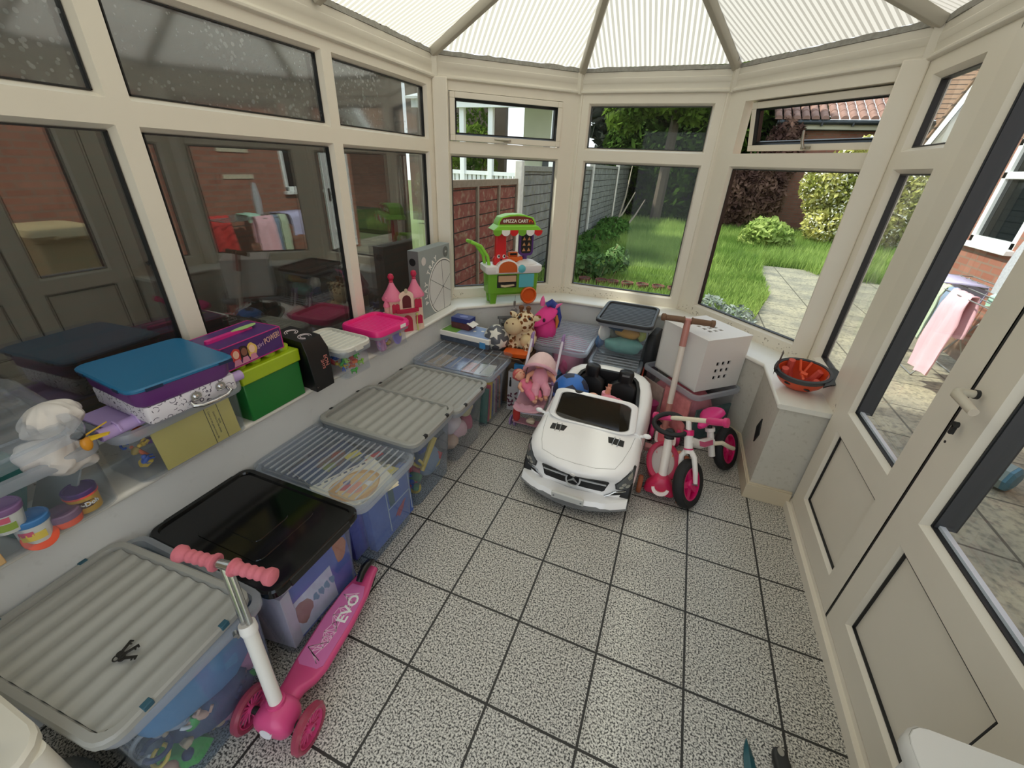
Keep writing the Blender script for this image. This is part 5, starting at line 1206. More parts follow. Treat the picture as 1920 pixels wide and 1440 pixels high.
# ------------------------------------------------------------------ pizza cart on the bay sill
tb = (V(pB)-V(pA)).normalized(); ang = math.degrees(math.atan2(tb.y, tb.x))
t = thing('toy_pizza_cart', 'green and white toy pizza cart with a striped canopy standing on the left bay sill', 'toy cart', (-.305, 1.475, S), rz=ang)
AG = P('apple_green', (112, 172, 48), .35); AG2 = P('lime_trim', (138, 210, 62), .35); TW = P('toy_white', (236, 234, 232), .35); TR = P('toy_red', (206, 30, 36), .4); TQ = P('toy_turquoise', (92, 184, 196), .35); TO = P('toy_orange', (222, 100, 30), .4)
BW = P('toy_brown', (112, 44, 34), .5)
b = B(); b.loft([ring(.40, .13, .012, .085), ring(.41, .14, .012, .24)]); b.loft([ring(.30, .11, .01, .07), ring(.36, .12, .01, .09)])
obj('body', b, AG, t)
for sx in (-.155,):
    for sy in (-.035, .045): obj('leg', B().loft([ring(.045, .035, .01, 0, cx=sx, cy=sy), ring(.07, .05, .012, .1, cx=sx, cy=sy)]), AG, t)
b = B(); b.loft([ring(.43, .16, .02, .235), ring(.455, .175, .022, .25), ring(.455, .175, .022, .29), ring(.44, .16, .02, .296)])
obj('counter', b, TW, t)
F = lambda x_, z_, y_=-.071: frame((x_, y_, z_), (1, 0, 0), (0, 0, 1))
def arch(w_, h_, n=12): return [(-w_, 0), (w_, 0)]+[(w_*math.cos(PI*i/n), h_+w_*.75*math.sin(PI*i/n)) for i in range(n+1)]
b = B(F(-.055, .24, -.03)); b.prism(arch(.092, .03), 0, .062); ov = obj('oven_arch', b, TW, t, bev=.006)
obj('oven_door', B(F(-.055, .248, -.0925)).prism(arch(.073, .028), 0, .002), P('oven_orange', (196, 92, 34), .35), ov)
b = B(F(-.055, .13)); b.bx(-.078, .078, 0, .095, 0, .002); obj('oven_recess', b, P('recess_black', (20, 22, 26), .6), t)
obj('pizza_drawer', B(F(-.055, .185)).bx(-.07, .07, -.01, .035, .001, .012), P('tan_card', (196, 164, 130), .6), t)
obj('paddle', B(F(-.055, .148)).prism([(-.05, -.008), (-.02, -.012), (.055, -.002), (.055, .006), (-.02, .002), (-.05, .006)], .002, .02), P('pale_wood2', (216, 196, 160), .6), t)
obj('cupboard_door', B(F(.105, .125)).bx(-.062, .062, 0, .105, 0, .006), TQ, t, bev=.003)
obj('wheel', B(F(.125, .062)).lathe([(.066, -.0), (.066, .02), (.06, .026), (.052, .022), (.048, .012), (.001, .012)], 28, c1=False), TO, t)
obj('dial', B(F(.055, .272, -.088)).lathe([(.03, 0), (.03, .008), (.02, .014), (.002, .016)], 20), TQ, t)
obj('dome_lid', B().lathe([(.085, .294), (.085, .302), (.06, .318), (.002, .324)], 28, (.12, 0, 0)), TW, t)
b = B(); b.tube([(-.185, -.03, .28), (-.2, -.03, .36), (-.25, -.03, .43), (-.32, -.03, .462), (-.335, .04, .462), (-.27, .04, .435), (-.215, .04, .36), (-.2, .04, .28)], .013, 10); obj('push_handle', b, AG2, t)
b = B(F(-.1, .29, .0)); b.prism([(-.052, 0), (.052, 0), (.058, .05), (.03, .09), (-.03, .09), (-.058, .05)], 0, .05); b.prism([(-.045, .06), (.045, .06), (.04, .26), (-.04, .26)], .005, .045); ch = obj('chimney', b, TR, t, bev=.01)
b = B()
for sx in (-.02, .022): b.prism(circ(.012, 14), 0, .001) if False else b.ell((-.1+sx, -.052, .36), (.012, .003, .014), 12, 8)
obj('eye_white', b, TW, ch)
b = B()
for sx in (-.02, .022): b.ell((-.1+sx+.002, -.0545, .362), (.007, .002, .009), 10, 6)
b.ell((-.1, -.053, .335), (.008, .003, .005), 10, 6); obj('eye_pupil', b, BLACKP, ch)
b = B(); b.box((.03, .02, .325), (.12, .06, .04)); b.box((.02, .03, .36), (.075, .03, .035)); till = obj('till', b, TO, t, bev=.006)
obj('till_screen', B().box((.02, .0135, .361), (.055, .002, .016)), BLACKP, till)
PO = P('purple_tray', (84, 48, 124), .4)
b = B(); b.tube([(.12, .04, .3), (.12, .03, .36)], .02, 10); b.m = F(.12, .435, .02); b.loft([[(x_, y_, z_) for x_, y_, z_ in ring(.115, .17, .03, q)] for q in (-.012, .004, .012)]); mt = obj('menu_board', b, PO, t)
obj('menu_face', B(F(.12, .435, .0075)).loft([ring(.085, .135, .02, 0), ring(.085, .135, .02, .0015)]), BLACKM, mt)
b = B()
for i in range(2):
    for j in range(3): b.m = F(.1+.04*i, .395+.04*j, .0055); b.prism([(-.013, -.012), (.013, -.01), (.0, .014)], 0, .001)
obj('menu_slices', b, P('slice_tan', (206, 150, 100), .6), mt)
b = B(); b.tube([(-.1, .02, .54), (.12, .02, .54)], .01, 8); b.tube([(.12, .025, .5), (.12, .025, .56)], .012, 8)
cp = obj('canopy', b, TR, t)
prof = [(-.15, .575), (-.145, .6), (-.125, .632), (-.06, .65), (.0, .653), (.06, .65), (.125, .632), (.145, .6), (.15, .575)]
b = B(F(.015, 0, -.045)); b.prism([(x_*1.0, z_) for x_, z_ in prof], -.1, .012); obj('sign_frame', b, AG2, cp, bev=.004)
b = B(F(.015, 0, -.0575)); b.prism([(x_*.9, .585+(z_-.575)*.72) for x_, z_ in prof], 0, .0015); obj('sign_face', b, BW, cp)
text('lettering', 'PIZZA CART', .031, F(.012, .607, -.0595), WHITEM, cp, bold=.0006)
obj('sign_badge', B(F(-.085, .607, -.059)).prism(circ(.011, 16), 0, .0012), P('badge_silver', (190, 186, 190), .4), cp)
b = B(F(.118, .608, -.059))
for k in range(4): b.prism(circ(.005, 8, .012*(k % 3)-.01, .008*(k % 2)-.004), 0, .001)
obj('sign_sprinkles', b, ORANGE, cp)
b = B(); b.loft([[(x_, y_, z_) for x_, z_ in ((-.175, .545), (.205, .545), (.165, .58), (-.135, .58))] for y_ in (.06, -.09)]); obj('awning', b, AG2, cp, bev=.006)
for k, m_ in enumerate((AG, TW, TR, AG, TW, TR)):
    b = B(F(-.145+.063*k, .55, -.088)); b.prism([(-.0315, .0), (.0315, 0)]+[(.0315*math.cos(a), -.028*math.sin(a)-.012) for a in [PI*i/8 for i in range(9)]], 0, .006); obj('scallop', b, m_, cp)
# hanging wooden heart on a string
t = thing('hanging_heart', 'small grey heart on a string below the toy pizza cart wheel', 'heart ornament', (-.235, 1.385, .555), rz=ang)
GH = P('grey_heart', (140, 140, 142), .6)
hp = [(.027*(16*math.sin(a)**3)/16, .026*(13*math.cos(a)-5*math.cos(2*a)-2*math.cos(3*a)-math.cos(4*a))/14) for a in [2*PI*i/32 for i in range(32)]]
obj('heart', B(frame((0, -.012, -.01), (1, 0, 0), (0, 0, 1))).prism(hp, 0, .008), GH, t, bev=.002)
b = B(); b.tube([(0, -.015, .015), (0, -.016, .04), (0, -.05+.02, .12)], .0012, 6); obj('string', b, GH, t)
obj('wood_tag', B().box((0, -.018, .055), (.018, .008, .035)), P('driftwood', (120, 118, 112), .7), t, bev=.002)

# ------------------------------------------------------------------ corner pile left of the stroller
g = NG('giraffe_plush', .95, .1)
d_ = g.vor(30, 'Distance'); g.col(g.mix(g.ramp(d_, [(.38, (255, 255, 255)), (.47, (0, 0, 0))]), (232, 214, 178), (124, 76, 44))); g.bump(g.noise(200, 2), .4, .003)
GIR = g.m
KR = P('kraft_card', (118, 92, 66), .8, var=8)
t = thing('cardboard_box', 'open brown cardboard box in the corner holding the giraffe and the ball', 'cardboard box', (-.10, 1.12, 0))
b = B(); w_, d2, h_ = .13, .2, .34
for q in ((-w_, w_, -d2, -d2+.004), (-w_, w_, d2-.004, d2), (-w_, -w_+.004, -d2, d2), (w_-.004, w_, -d2, d2)): b.bx(q[0], q[1], q[2], q[3], 0, h_)
b.bx(-w_, w_, -d2, d2, 0, .005); obj('carton', b, KR, t, smooth=False)
obj('flap', B(TRS((0, -d2, h_), rx=-38)).bx(-w_, w_, -.09, 0, -.004, 0), KR, t); obj('flap', B(TRS((w_, 0, h_), ry=60)).bx(0, .06, -d2, d2, -.004, 0), KR, t)
lump('packing_paper', 'crumpled brown paper filling the cardboard box under the toys', (-.10, 1.12, .19), (.115, .18, .17), P('brown_paper', (104, 78, 56), .9, var=12), 4, .06, 'paper')
tag(obj('orange_tray', B(TRS((-.035, .95, .375), rz=8)).loft([ring(.16, .09, .02, 0), ring(.17, .1, .02, .03)]), ORANGE), 'orange plastic tray lying in front of the plush giraffe', 'tray')
t = thing('plush_giraffe', 'plush giraffe with a pale muzzle sitting on the cardboard box', 'soft toy', (-.025, 1.07, .375))
b = B(); b.ell((0, .03, .08), (.085, .075, .1), 20, 14)
obj('body', b, GIR, t, sub=1)
for x_, y_, rz_ in ((-.085, -.05, .2), (.06, -.06, -.3)): obj('leg', B().tube([(x_*.4, .0, .04), (x_*.8, y_*.8, .035), (x_*1.15, y_*1.4, .04)], [.035, .036, .034], 12), GIR, t, sub=1)
obj('tummy', B().ell((.03, -.04, .085), (.045, .03, .05), 14, 10), P('giraffe_cream', (226, 206, 160), .95), t)
for sx in (-1, 1): obj('arm', B().tube([(sx*.06, .0, .13), (sx*.085, -.05, .09), (sx*.06, -.09, .07)], [.024, .026, .024], 10), GIR, t, sub=1)
hd = obj('head', B().ell((0, .0, .215), (.072, .08, .075), 20, 14), GIR, t, sub=1)
obj('muzzle', B().ell((-.058, -.07, .19), (.068, .062, .06), 18, 12), P('giraffe_muzzle', (206, 184, 146), .95), hd)
b = B()
for dx in (-.02, .012): b.ell((-.062+dx*1.4, -.117, .225), (.007, .005, .007), 8, 6)
obj('nostril', b, P('giraffe_brown', (110, 70, 44), .9), hd)
b = B(); b.ell((-.02, -.062, .262), .0105, 10, 8); b.ell((.05, -.045, .255), .0105, 10, 8); obj('eye', b, BLACKP, hd)
for sx, y_ in ((-.028, -.01), (.022, -.005)): obj('horn', B().lathe([(.012, .27), (.012, .3), (.018, .308), (.018, .322), (.006, .33)], 12, (sx, y_, .0)), MATS['giraffe_brown'], hd)
for sx in (-1, 1): obj('ear', B().ell((sx*.085, .0, .25), (.035, .012, .022), 12, 8, rot('Y', -sx*30)), GIR, hd)
t = thing('plush_unicorn', 'bright pink plush unicorn beside the giraffe', 'soft toy', (.065, 1.28, .452))
PKF = P('pink_fleece', (232, 70, 150), .95, var=8)
obj('body', B().ell((0, .0, .03), (.085, .08, .12), 18, 12), PKF, t)
hd = obj('head', B().loft([[(x_, y_, z_) for x_, y_, z_ in [(c[0]+r_*math.cos(a), c[1]+r_*.8*math.sin(a), c[2]+.35*r_*math.sin(a)) for a in [2*PI*i/16 for i in range(16)]]] for c, r_ in (((-.06, -.07, .07), .02), ((-.05, -.065, .08), .045), ((-.02, -.04, .115), .07), ((.01, -.02, .15), .078), ((.03, 0, .19), .06), ((.035, .01, .215), .02))]), PKF, t, sub=1)
obj('eye', B().ell((.012, -.088, .125), (.011, .006, .015), 12, 8), P('plum_eye', (60, 20, 50), .2), hd)
obj('ear', B().loft([[(-.035+r_*math.cos(a), .0+.01*math.sin(a), z_) for a in [2*PI*i/10 for i in range(10)]] for r_, z_ in ((.014, .2), (.02, .225), (.014, .255), (.002, .275))]), P('pink_ear', (240, 110, 170), .9), hd)
obj('ear', B().loft([[(.06+(z_-.2)*1.3, .0+.01*math.cos(a), z_+r_*math.sin(a)) for a in [2*PI*i/10 for i in range(10)]] for r_, z_ in ((.012, .19), (.018, .21), (.012, .225), (.002, .24))]), P('pink_ear', (240, 110, 170), .9), hd)
obj('mane', B().tube([(.0, -.01, .215), (.03, .0, .235), (.065, .02, .2), (.085, .03, .12), (.085, .03, .05)], [.018, .028, .028, .026, .014], 10), P('mane_blue', (44, 60, 140), .9, var=30, vscale=40), hd)
obj('mane_streak', B().tube([(.075, -.0, .15), (.088, .0, .1), (.086, .0, .05)], [.01, .014, .006], 8), P('mane_gold', (206, 130, 60), .9), hd)
# star football
g = NG('star_ball', .35, .5)
F_BALL = P('ball_white', (222, 220, 210), .35); F_ST = P('ball_grey', (88, 90, 96), .35)
t = thing('football', 'white football with grey panels between stars beside the plush giraffe', 'ball', (-.2, .985, .465))
obj('ball_shell', B().ell((0, 0, 0), .093, 32, 20), F_ST, t)
ico = []
gr = (1+5**.5)/2
for a in (-1, 1):
    for c in (-gr, gr): ico += [V((0, a, c)), V((a, c, 0)), V((c, 0, a))]
for v_ in ico:
    v_ = rot('X', 20) @ rot('Z', 15) @ v_.normalized(); u_ = v_.orthogonal().normalized(); w2 = v_.cross(u_)
    obj('star_panel', patch(dens([((.056 if i % 2 == 0 else .024)*math.cos(PI*i/5), (.056 if i % 2 == 0 else .024)*math.sin(PI*i/5)) for i in range(10)]), v_, .0938), F_BALL, t)
# grey hinged basket behind the ball
t = thing('grey_caddy', 'dark grey folding plastic caddy standing open behind the football', 'caddy', (-.16, 1.20, .37), rz=35)
b = B()
for k in range(2): b.m = TRS((0, .0, .0), rx=-18+36*k); b.loft([ring(.2, .02, .008, 0), ring(.2, .02, .008, .19)], True, True); b.loft([ring(.22, .03, .01, .17), ring(.22, .03, .01, .19)])
obj('caddy_side', b, P('caddy_grey', (94, 96, 96), .5), t)
obj('caddy_handle', B().tube([(-.105, -.05, .19), (-.11, -.055, .02), (-.1, -.05, .0)], .009, 8), P('caddy_light', (142, 144, 142), .5), t)
# game box, carton below, books on top
tag(obj('cardboard_carton', B().bx(-.585, -.24, .912, 1.07, 0, .408), P('grey_kraft', (112, 100, 86), .8)), 'plain carton behind the far clear-lidded box carrying the board game', 'carton')
t = thing('board_game', 'long flat board game box with a green and blue top behind the far clear lid', 'board game', (-.405, .985, .411), rz=-4)
obj('box_base', B().bx(-.2, .2, -.1, .1, 0, .05), P('game_side', (62, 74, 92), .6, var=34, vscale=30), t)
ld = obj('lid', B().bx(-.205, .205, -.105, .105, .035, .07), WHITEM, t, bev=.003)
obj('lid_print', B().bx(-.195, -.07, -.09, .095, .07, .0706), P('print_grass', (110, 160, 70), .6), ld); obj('lid_print', B().bx(-.07, .19, -.09, .095, .07, .0706), P('print_sky', (146, 166, 206), .6, var=12, vscale=20), ld)
obj('lid_mark', B().prism(circ(.012, 14, .03, 0), .0706, .0712), WHITEM, ld); obj('lid_mark', B().prism(circ(.012, 14, .08, .03), .0706, .0712), WHITEM, ld)
obj('price_label', B().bx(.13, .175, -.106, -.1, .0, .045), P('label_blue', (70, 140, 196), .5), t)
t = thing('boxed_books', 'small stack with a navy blue box on top on the board game by the wall', 'boxed set', (-.475, 1.02, .484), rz=-8)
obj('lower_box', B().bx(-.085, .07, -.05, .045, 0, .045), P('maroon_print', (92, 44, 50), .6, var=26, vscale=40), t, bev=.002)
obj('upper_box', B(TRS((-.01, 0, .046), rz=6)).bx(-.075, .075, -.05, .045, 0, .035), P('navy_card', (44, 54, 120), .5), t, bev=.002)
obj('oval_print', B(TRS((-.005, 0, .0812), rz=6)).prism(blob(16, .035, .02), 0, .0007), P('navy_light', (110, 120, 180), .5), t)
obj('white_flap', B(TRS((.085, -.02, .045), ry=24, rz=5)).bx(-.03, .025, -.04, .045, 0, .003), WHITEM, t)
# patterned bag, blue box below
t = thing('gift_bag', 'pale gift bag printed with dark flowers standing right of the far clear-lidded box', 'gift bag', (.0, .855, 0), rz=-4)
PG = P('pale_bag', (196, 192, 192), .5)
obj('bag', B().loft([ring(.085, .06, .004, 0), ring(.085, .05, .004, .3), ring(.083, .045, .004, .3), ring(.083, .055, .004, .01)]), PG, t, smooth=False)
b = B(); rd = random.Random(4)
for i in range(16): b.m = frame((rd.uniform(-.035, .035), -.0308, rd.uniform(.02, .17)), (1, 0, 0), (0, 0, 1)); b.prism(blob(9, .007+.006*rd.random(), .006, rd.random()*3, wob=.25, seed=i), -.001, .003)
obj('flower_print', b, P('print_wine', (96, 44, 62), .6), t)
b = B(frame((-.02, -.029, .23), (1, 0, 0), (0, 0, 1))); b.prism([(-.007, -.04), (.007, -.04), (.006, .005), (.003, .012), (.005, .03), (-.005, .03), (-.003, .012), (-.006, .005)], -.001, .004); obj('bottle_print', b, BLACKM, t)
tag(obj('blue_box', B(TRS((.0, .9, 0), rz=-4)).bx(-.025, .06, -.012, .012, 0, .335), P('sky_blue_box', (66, 150, 214), .5), bev=.003), 'sky blue box edge showing between the gift bag and the doll stroller', 'box')
# ------------------------------------------------------------------ pink clear box and black-lidded stack
t = crate('clear storage box of pink toys with a white ridged clear lid against the bay wall', (.235, 1.36, 0), .6, .40, .425, rz=90)
lid(t, .62, .42, .426, PLLID, 16, .004, along='y', fine=True, clips=False)
lump('pink_bundle', 'big bundle of pink doll clothes in the pink toy box', (.25, 1.4, .25), (.14, .22, .16), P('pink_bundle', (214, 130, 156), .95, var=24, vscale=14), 3, .1, 'cloth')
tag(obj('toy_tub', B().lathe([(.07, 0), (.09, .18), (.097, .19), (.09, .2)], 20, (.165, 1.17, .02)), P('sea_blue', (70, 130, 180), .5)), 'sea blue tub at the front of the pink toy box', 'tub')
lump('toy_jug', 'rose pink toy jug at the front of the pink toy box', (.27, 1.135, .27), (.03, .025, .05), P('rose_pink', (224, 84, 136), .5), 5, .2, 'toy')
lump('toy_turtle', 'grey green toy turtle at the front of the pink toy box', (.31, 1.14, .21), (.03, .025, .025), P('greygreen', (132, 156, 140), .6), 6, .15, 'toy')
lump('toy_figure', 'pale toy figure pressed against the front of the pink toy box', (.37, 1.13, .23), (.02, .02, .06), SKIN, 7, .15, 'toy')
t = crate('clear storage box under the stacked black-lidded box behind the toy car', (.628, 1.36, 0), .6, .355, .36, rz=90)
lid(t, .62, .365, .361, PLLID, 12, .004, fine=True, clips=False)
lump('dark_toys', 'dark grey toys in the box under the stack behind the car', (.62, 1.35, .17), (.13, .23, .15), P('dark_mix', (92, 92, 90), .9, var=40, vscale=20), 8, .1, 'toy')
tag(obj('orange_board', B().bx(.815, .823, 1.08, 1.3, .01, .33), P('burnt_orange', (176, 62, 34), .6), smooth=False), 'burnt orange board beside the box behind the car', 'board')
t = crate('clear stacked box of soft toys with a black ribbed lid set loosely on top', (.638, 1.425, .386), .44, .365, .245, rz=90, taper=.93)
lid(t, .45, .39, .25, P('black_ribbed', (34, 35, 37), .4), 13, .004, along='x' if False else 'y', M=TRS((0, .0, .0), rx=0, ry=-2.5, rz=-2), clips=False)
for c, r_, m_, lb in (((.66, 1.3, .55), (.09, .06, .04), P('mustard_fleece', (196, 148, 66), .95, var=10), 'mustard plush lying high in the black-lidded stacked box'), ((.64, 1.29, .455), (.13, .06, .06), P('aqua_fleece', (112, 172, 160), .95, var=16, vscale=30), 'aqua spotted plush at the bottom of the black-lidded stacked box'), ((.5, 1.3, .53), (.04, .05, .06), P('white_plush', (226, 222, 214), .95), 'white plush with dark marks in the left of the black-lidded stacked box'), ((.76, 1.3, .55), (.03, .04, .045), P('lime_plush', (170, 180, 80), .95), 'lime plush with a round eye in the right of the black-lidded stacked box'), ((.48, 1.29, .455), (.03, .04, .045), P('denim_plush', (76, 110, 150), .95, var=30, vscale=30), 'small blue plush in the left corner of the black-lidded stacked box'), ((.62, 1.44, .575), (.15, .17, .04), P('navy_plush', (32, 62, 82), .95, var=16), 'dark navy plush under the black lid of the stacked box'), ((.64, 1.46, .47), (.14, .13, .07), P('dim_plush', (120, 122, 104), .95, var=20), 'dull green plush in the back of the stacked box')):
    lump('soft_toy', lb, c, r_, m_, len(lb), .1)
tag(obj('black_bag', B(TRS((.845, 1.43, 0), rz=-10)).loft([ring(.1, .3, .03, 0), ring(.11, .32, .03, .3), ring(.08, .28, .03, .52), ring(.04, .2, .015, .56)]), P('black_nylon', (28, 29, 31), .6), sub=1), 'black nylon bag squeezed between the stacked box and the white cube', 'bag')
# ------------------------------------------------------------------ big open box with white cube
t = crate('large open clear box of pink prints below the white cube', (1.115, 1.153, 0), .51, .39, .385, rz=-46, taper=.9)
Mb = TRS((1.115, 1.153, 0), rz=-46)
PKS = P('pink_star_cloth', (216, 120, 130), .9, var=26, vscale=26)
lump('pink_blanket', 'pink star printed blanket filling the large open box', Mb @ V((0, -.03, .2)), (.21, .14, .165), PKS, 6, .06, 'blanket', rotm=(0, 0, R(-46)))
for i, (c, d, m_, lb) in enumerate((((-.12, -.176, .18), (.2, .01, .24), P('grey_print', (168, 146, 136), .8, var=40, vscale=22), 'greyish picture sheet behind the left wall of the large open box'), ((.1, -.172, .2), (.22, .01, .26), P('pink_print', (216, 132, 134), .8, var=34, vscale=26), 'pink picture sheet behind the left wall of the large open box'), ((.238, .0, .17), (.01, .28, .22), P('green_print', (72, 96, 96), .8, var=26, vscale=16), 'dark green picture sheet behind the near end of the large open box'))):
    tag(obj('picture_sheet', B(Mb).box(c, d), m_, smooth=False), lb, 'sheet')
tag(obj('pink_bucket', B().lathe([(.035, 0), (.046, .2), (.05, .205), (.05, .215), (.042, .215)], 22, (.912, .99, 0)), P('deep_magenta', (150, 44, 100), .45)), 'deep magenta bucket between the car and the large open box', 'bucket')
WC = P('white_carcass', (226, 224, 220), .4)
t = thing('white_cube', 'white cube storage box with square holes standing on the large open clear box', 'storage cube', (1.137, 1.163, .385), rz=42.6)
w_, d2, h_, k = .34, .375, .325, .009
holes = [(.043*i, .046*j) for i in (-1, 0, 1) for j in (-1, 0, 1)]
def holed(b, w0, w1, z0, z1, cx_, cz_, pts, s_=.024, th=k):
    us = sorted({w0, w1, *[cx_+p[0]+e*s_/2 for p in pts for e in (-1, 1)]}); zs = sorted({z0, z1, *[cz_+p[1]+e*s_/2 for p in pts for e in (-1, 1)]})
    for i in range(len(us)-1):
        for j in range(len(zs)-1):
            a, c = (us[i]+us[i+1])/2, (zs[j]+zs[j+1])/2
            if any(abs(a-cx_-p[0]) < s_/2 and abs(c-cz_-p[1]) < s_/2 for p in pts): continue
            b.bx(us[i], us[i+1], zs[j], zs[j+1], 0, th)
b = B(frame((0, -d2/2+k, 0), (1, 0, 0), (0, 0, 1))); holed(b, -w_/2, w_/2, 0, h_, .0, .125, holes); obj('front_panel', b, WC, t, smooth=False)
b = B(Mx.Translation((0, 0, h_))); holed(b, -w_/2-.002, w_/2+.002, -d2/2-.002, d2/2+.002, -.0, -.02, holes); obj('top_panel', b, WC, t, smooth=False)
b = B(); b.bx(-w_/2, -w_/2+k, -d2/2+k, d2/2, 0, h_); b.bx(w_/2-k, w_/2, -d2/2+k, d2/2, 0, h_); b.bx(-w_/2, w_/2, d2/2-k, d2/2, 0, h_); b.bx(-w_/2, w_/2, -d2/2+k, d2/2, 0, k); obj('carcass', b, WC, t, smooth=False)
obj('inner_block', B().bx(-w_/2+.03, w_/2-.03, -d2/2+.04, d2/2-.03, .02, h_-.02), BLACKM, t)  # solid black block inside the carcass, seen through the holes
# ------------------------------------------------------------------ helmet on the right sill
t = thing('cycle_helmet', 'orange child helmet with a dark grey rim lying upside down on the right sill', 'helmet', (1.575, .79, S), rz=-14, ry=9, rx=20)
HO = P('helmet_orange', (206, 76, 40), .3); HG = P('helmet_grey', (62, 64, 66), .5); HI = P('helmet_lining', (206, 84, 70), .8)
n, rings = 28, []
def shell(f, dz=0):
    out = []
    for i in range(1, 9):
        a = (PI/2)*i/8; out.append([(f*.098*math.sin(a)*math.cos(q)*(1.22 if True else 1), f*.088*math.sin(a)*math.sin(q), .118-.116*f*math.cos(a)+dz+(.022*math.cos(q) if i > 6 else 0)*((i-6)/2)) for q in [2*PI*j/n for j in range(n)]])
    return out
b = B(); so_ = shell(1); si_ = shell(.86); b.loft(so_+si_[::-1]); obj('shell', b, HO, t, sub=0, ang=80)
b = B(); top_ = so_[-1]; 
b.loft([[(x_*1.015, y_*1.015, z_-.02) for x_, y_, z_ in top_], [(x_*1.03, y_*1.03, z_-.012) for x_, y_, z_ in top_], [(x_*1.03, y_*1.03, z_+.006) for x_, y_, z_ in top_], [(x_*.9, y_*.9, z_+.006) for x_, y_, z_ in top_], [(x_*.88, y_*.88, z_-.03) for x_, y_, z_ in top_]], False, False)
obj('rim', b, HG, t)
obj('visor', B().loft([[(.1+.055*q*math.cos(a*.9), .085*math.sin(a)*(1-.25*q), .138+.012*q-dz) for a in [-1.2+2.4*i/10 for i in range(11)]] for q, dz in ((0, 0), (1, 0), (1, .008), (0, .012))], True, True, False), HG, t, ang=60)
obj('neck_guard', B().loft([[(-.11-.01*q, .08*math.sin(a), .118+.022*math.cos(a)*q-dz) for a in [-1.3+2.6*i/10 for i in range(11)]] for q, dz in ((0, .03), (1, .0), (1, -.012), (0, 0))], True, True, False), HG, t)
b = B()
for q in (-.6, .6, 2.4, 3.6): b.tube([(.085*math.cos(q), .07*math.sin(q), .12), (.075*math.cos(q), .062*math.sin(q), .06), (.04*math.cos(q), .03*math.sin(q), .03)], [.016, .02, .014], 8)
obj('padding', b, HI, t)
b = B(); b.tube([(.02, .07, .13), (.01, .03, .09), (.0, .0, .1), (.02, -.03, .09), (.01, -.07, .13)], .006, 6); b.tube([(-.03, .06, .13), (-.01, .02, .1), (.03, .0, .085)], .006, 6); b.box((.01, .0, .1), (.03, .02, .012)); obj('chin_strap', b, P('strap_orange', (226, 90, 50), .6), t)
b = B()
for q in (-1.1, -1.9): b.ell((.112*math.cos(q), .083*math.sin(q), .075), (.016, .007, .005), 10, 6)
obj('air_vent', b, BLACKM, t)
# ------------------------------------------------------------------ dolls
def doll(label, loc, rz, rx, cloth_m, skin, hat=None, s=1.0, ry=0, arms=None):
    """baby doll lying on its back along local y (head at +y): body, limbs and head one surface, then the clothes and the face"""
    t = thing('baby_doll', label, 'doll', loc, rz, None, rx, ry)
    b = B(Mx.Scale(s, 4))
    def cap(pts, rs): b.tube(pts, rs, 12)
    b.ell((0, .13, .01), (.042, .045, .042), 18, 14)
    cap([(0, .075, 0), (0, .1, .004)], [.018, .018])
    b.ell((0, .03, 0), (.045, .062, .034), 16, 12)
    for sx in (-1, 1):
        a = (arms or {}).get(sx, [(sx*.04, .06, .005), (sx*.075, .035, .015), (sx*.085, .0, .03)])
        cap(a, [.016, .014, .011]); e = V(a[-1]); b.ell(e+V((0, -.006, .003)), (.011, .013, .008), 10, 8)
        d = (e-V(a[-2])).normalized(); u_ = d.orthogonal().normalized()
        for k in range(4): b.tube([e+u_*(.006-.004*k)+d*.004, e+u_*(.007-.0045*k)+d*.016], [.0026, .002], 6)
        b.tube([e+u_*.008, e+u_*.013+d*.008], [.003, .0022], 6)
        cap([(sx*.022, -.02, 0), (sx*.035, -.065, .02), (sx*.03, -.105, .0)], [.021, .019, .013]); b.ell((sx*.03, -.113, .01), (.012, .011, .019), 10, 8)
    o = obj('doll_body', b, skin, t)
    b = B(Mx.Scale(s, 4)); b.ell((0, .028, .001), (.052, .066, .041), 18, 12)
    for sx in (-1, 1): b.tube([(sx*.022, -.015, 0), (sx*.036, -.062, .018), (sx*.033, -.09, .006)], [.027, .025, .02], 12)
    obj('romper', b, cloth_m, t)
    b = B(Mx.Scale(s, 4))
    for sx in (-1, 1): b.tube([(sx*.022, .125, .047), (sx*.016, .1225, .0505), (sx*.01, .125, .0515)], .0016, 6)
    obj('closed_eyes', b, P('doll_lash', (86, 52, 44), .6), o)
    b = B(Mx.Scale(s, 4)); b.ell((0, .103, .0495), (.0065, .0035, .003), 10, 6); obj('mouth', b, P('doll_lip', (196, 84, 84), .5), o)
    b = B(Mx.Scale(s, 4)); b.ell((0, .114, .0535), (.005, .006, .004), 10, 6)
    for sx in (-1, 1): b.ell((sx*.042, .126, .005), (.005, .009, .009), 8, 6)
    obj('nose_and_ears' if False else 'nose', b, skin, o)
    if hat:
        b = B(Mx.Scale(s, 4)); b.ell((0, .138, -.002), (.0455, .047, .044), 18, 12, rot('X', 0)); b.tube([(.045*math.cos(a), .142, .045*math.sin(a)+.0) for a in [2*PI*i/20 for i in range(21)]], .006, 8); obj('bonnet', b, hat, t)
    return t
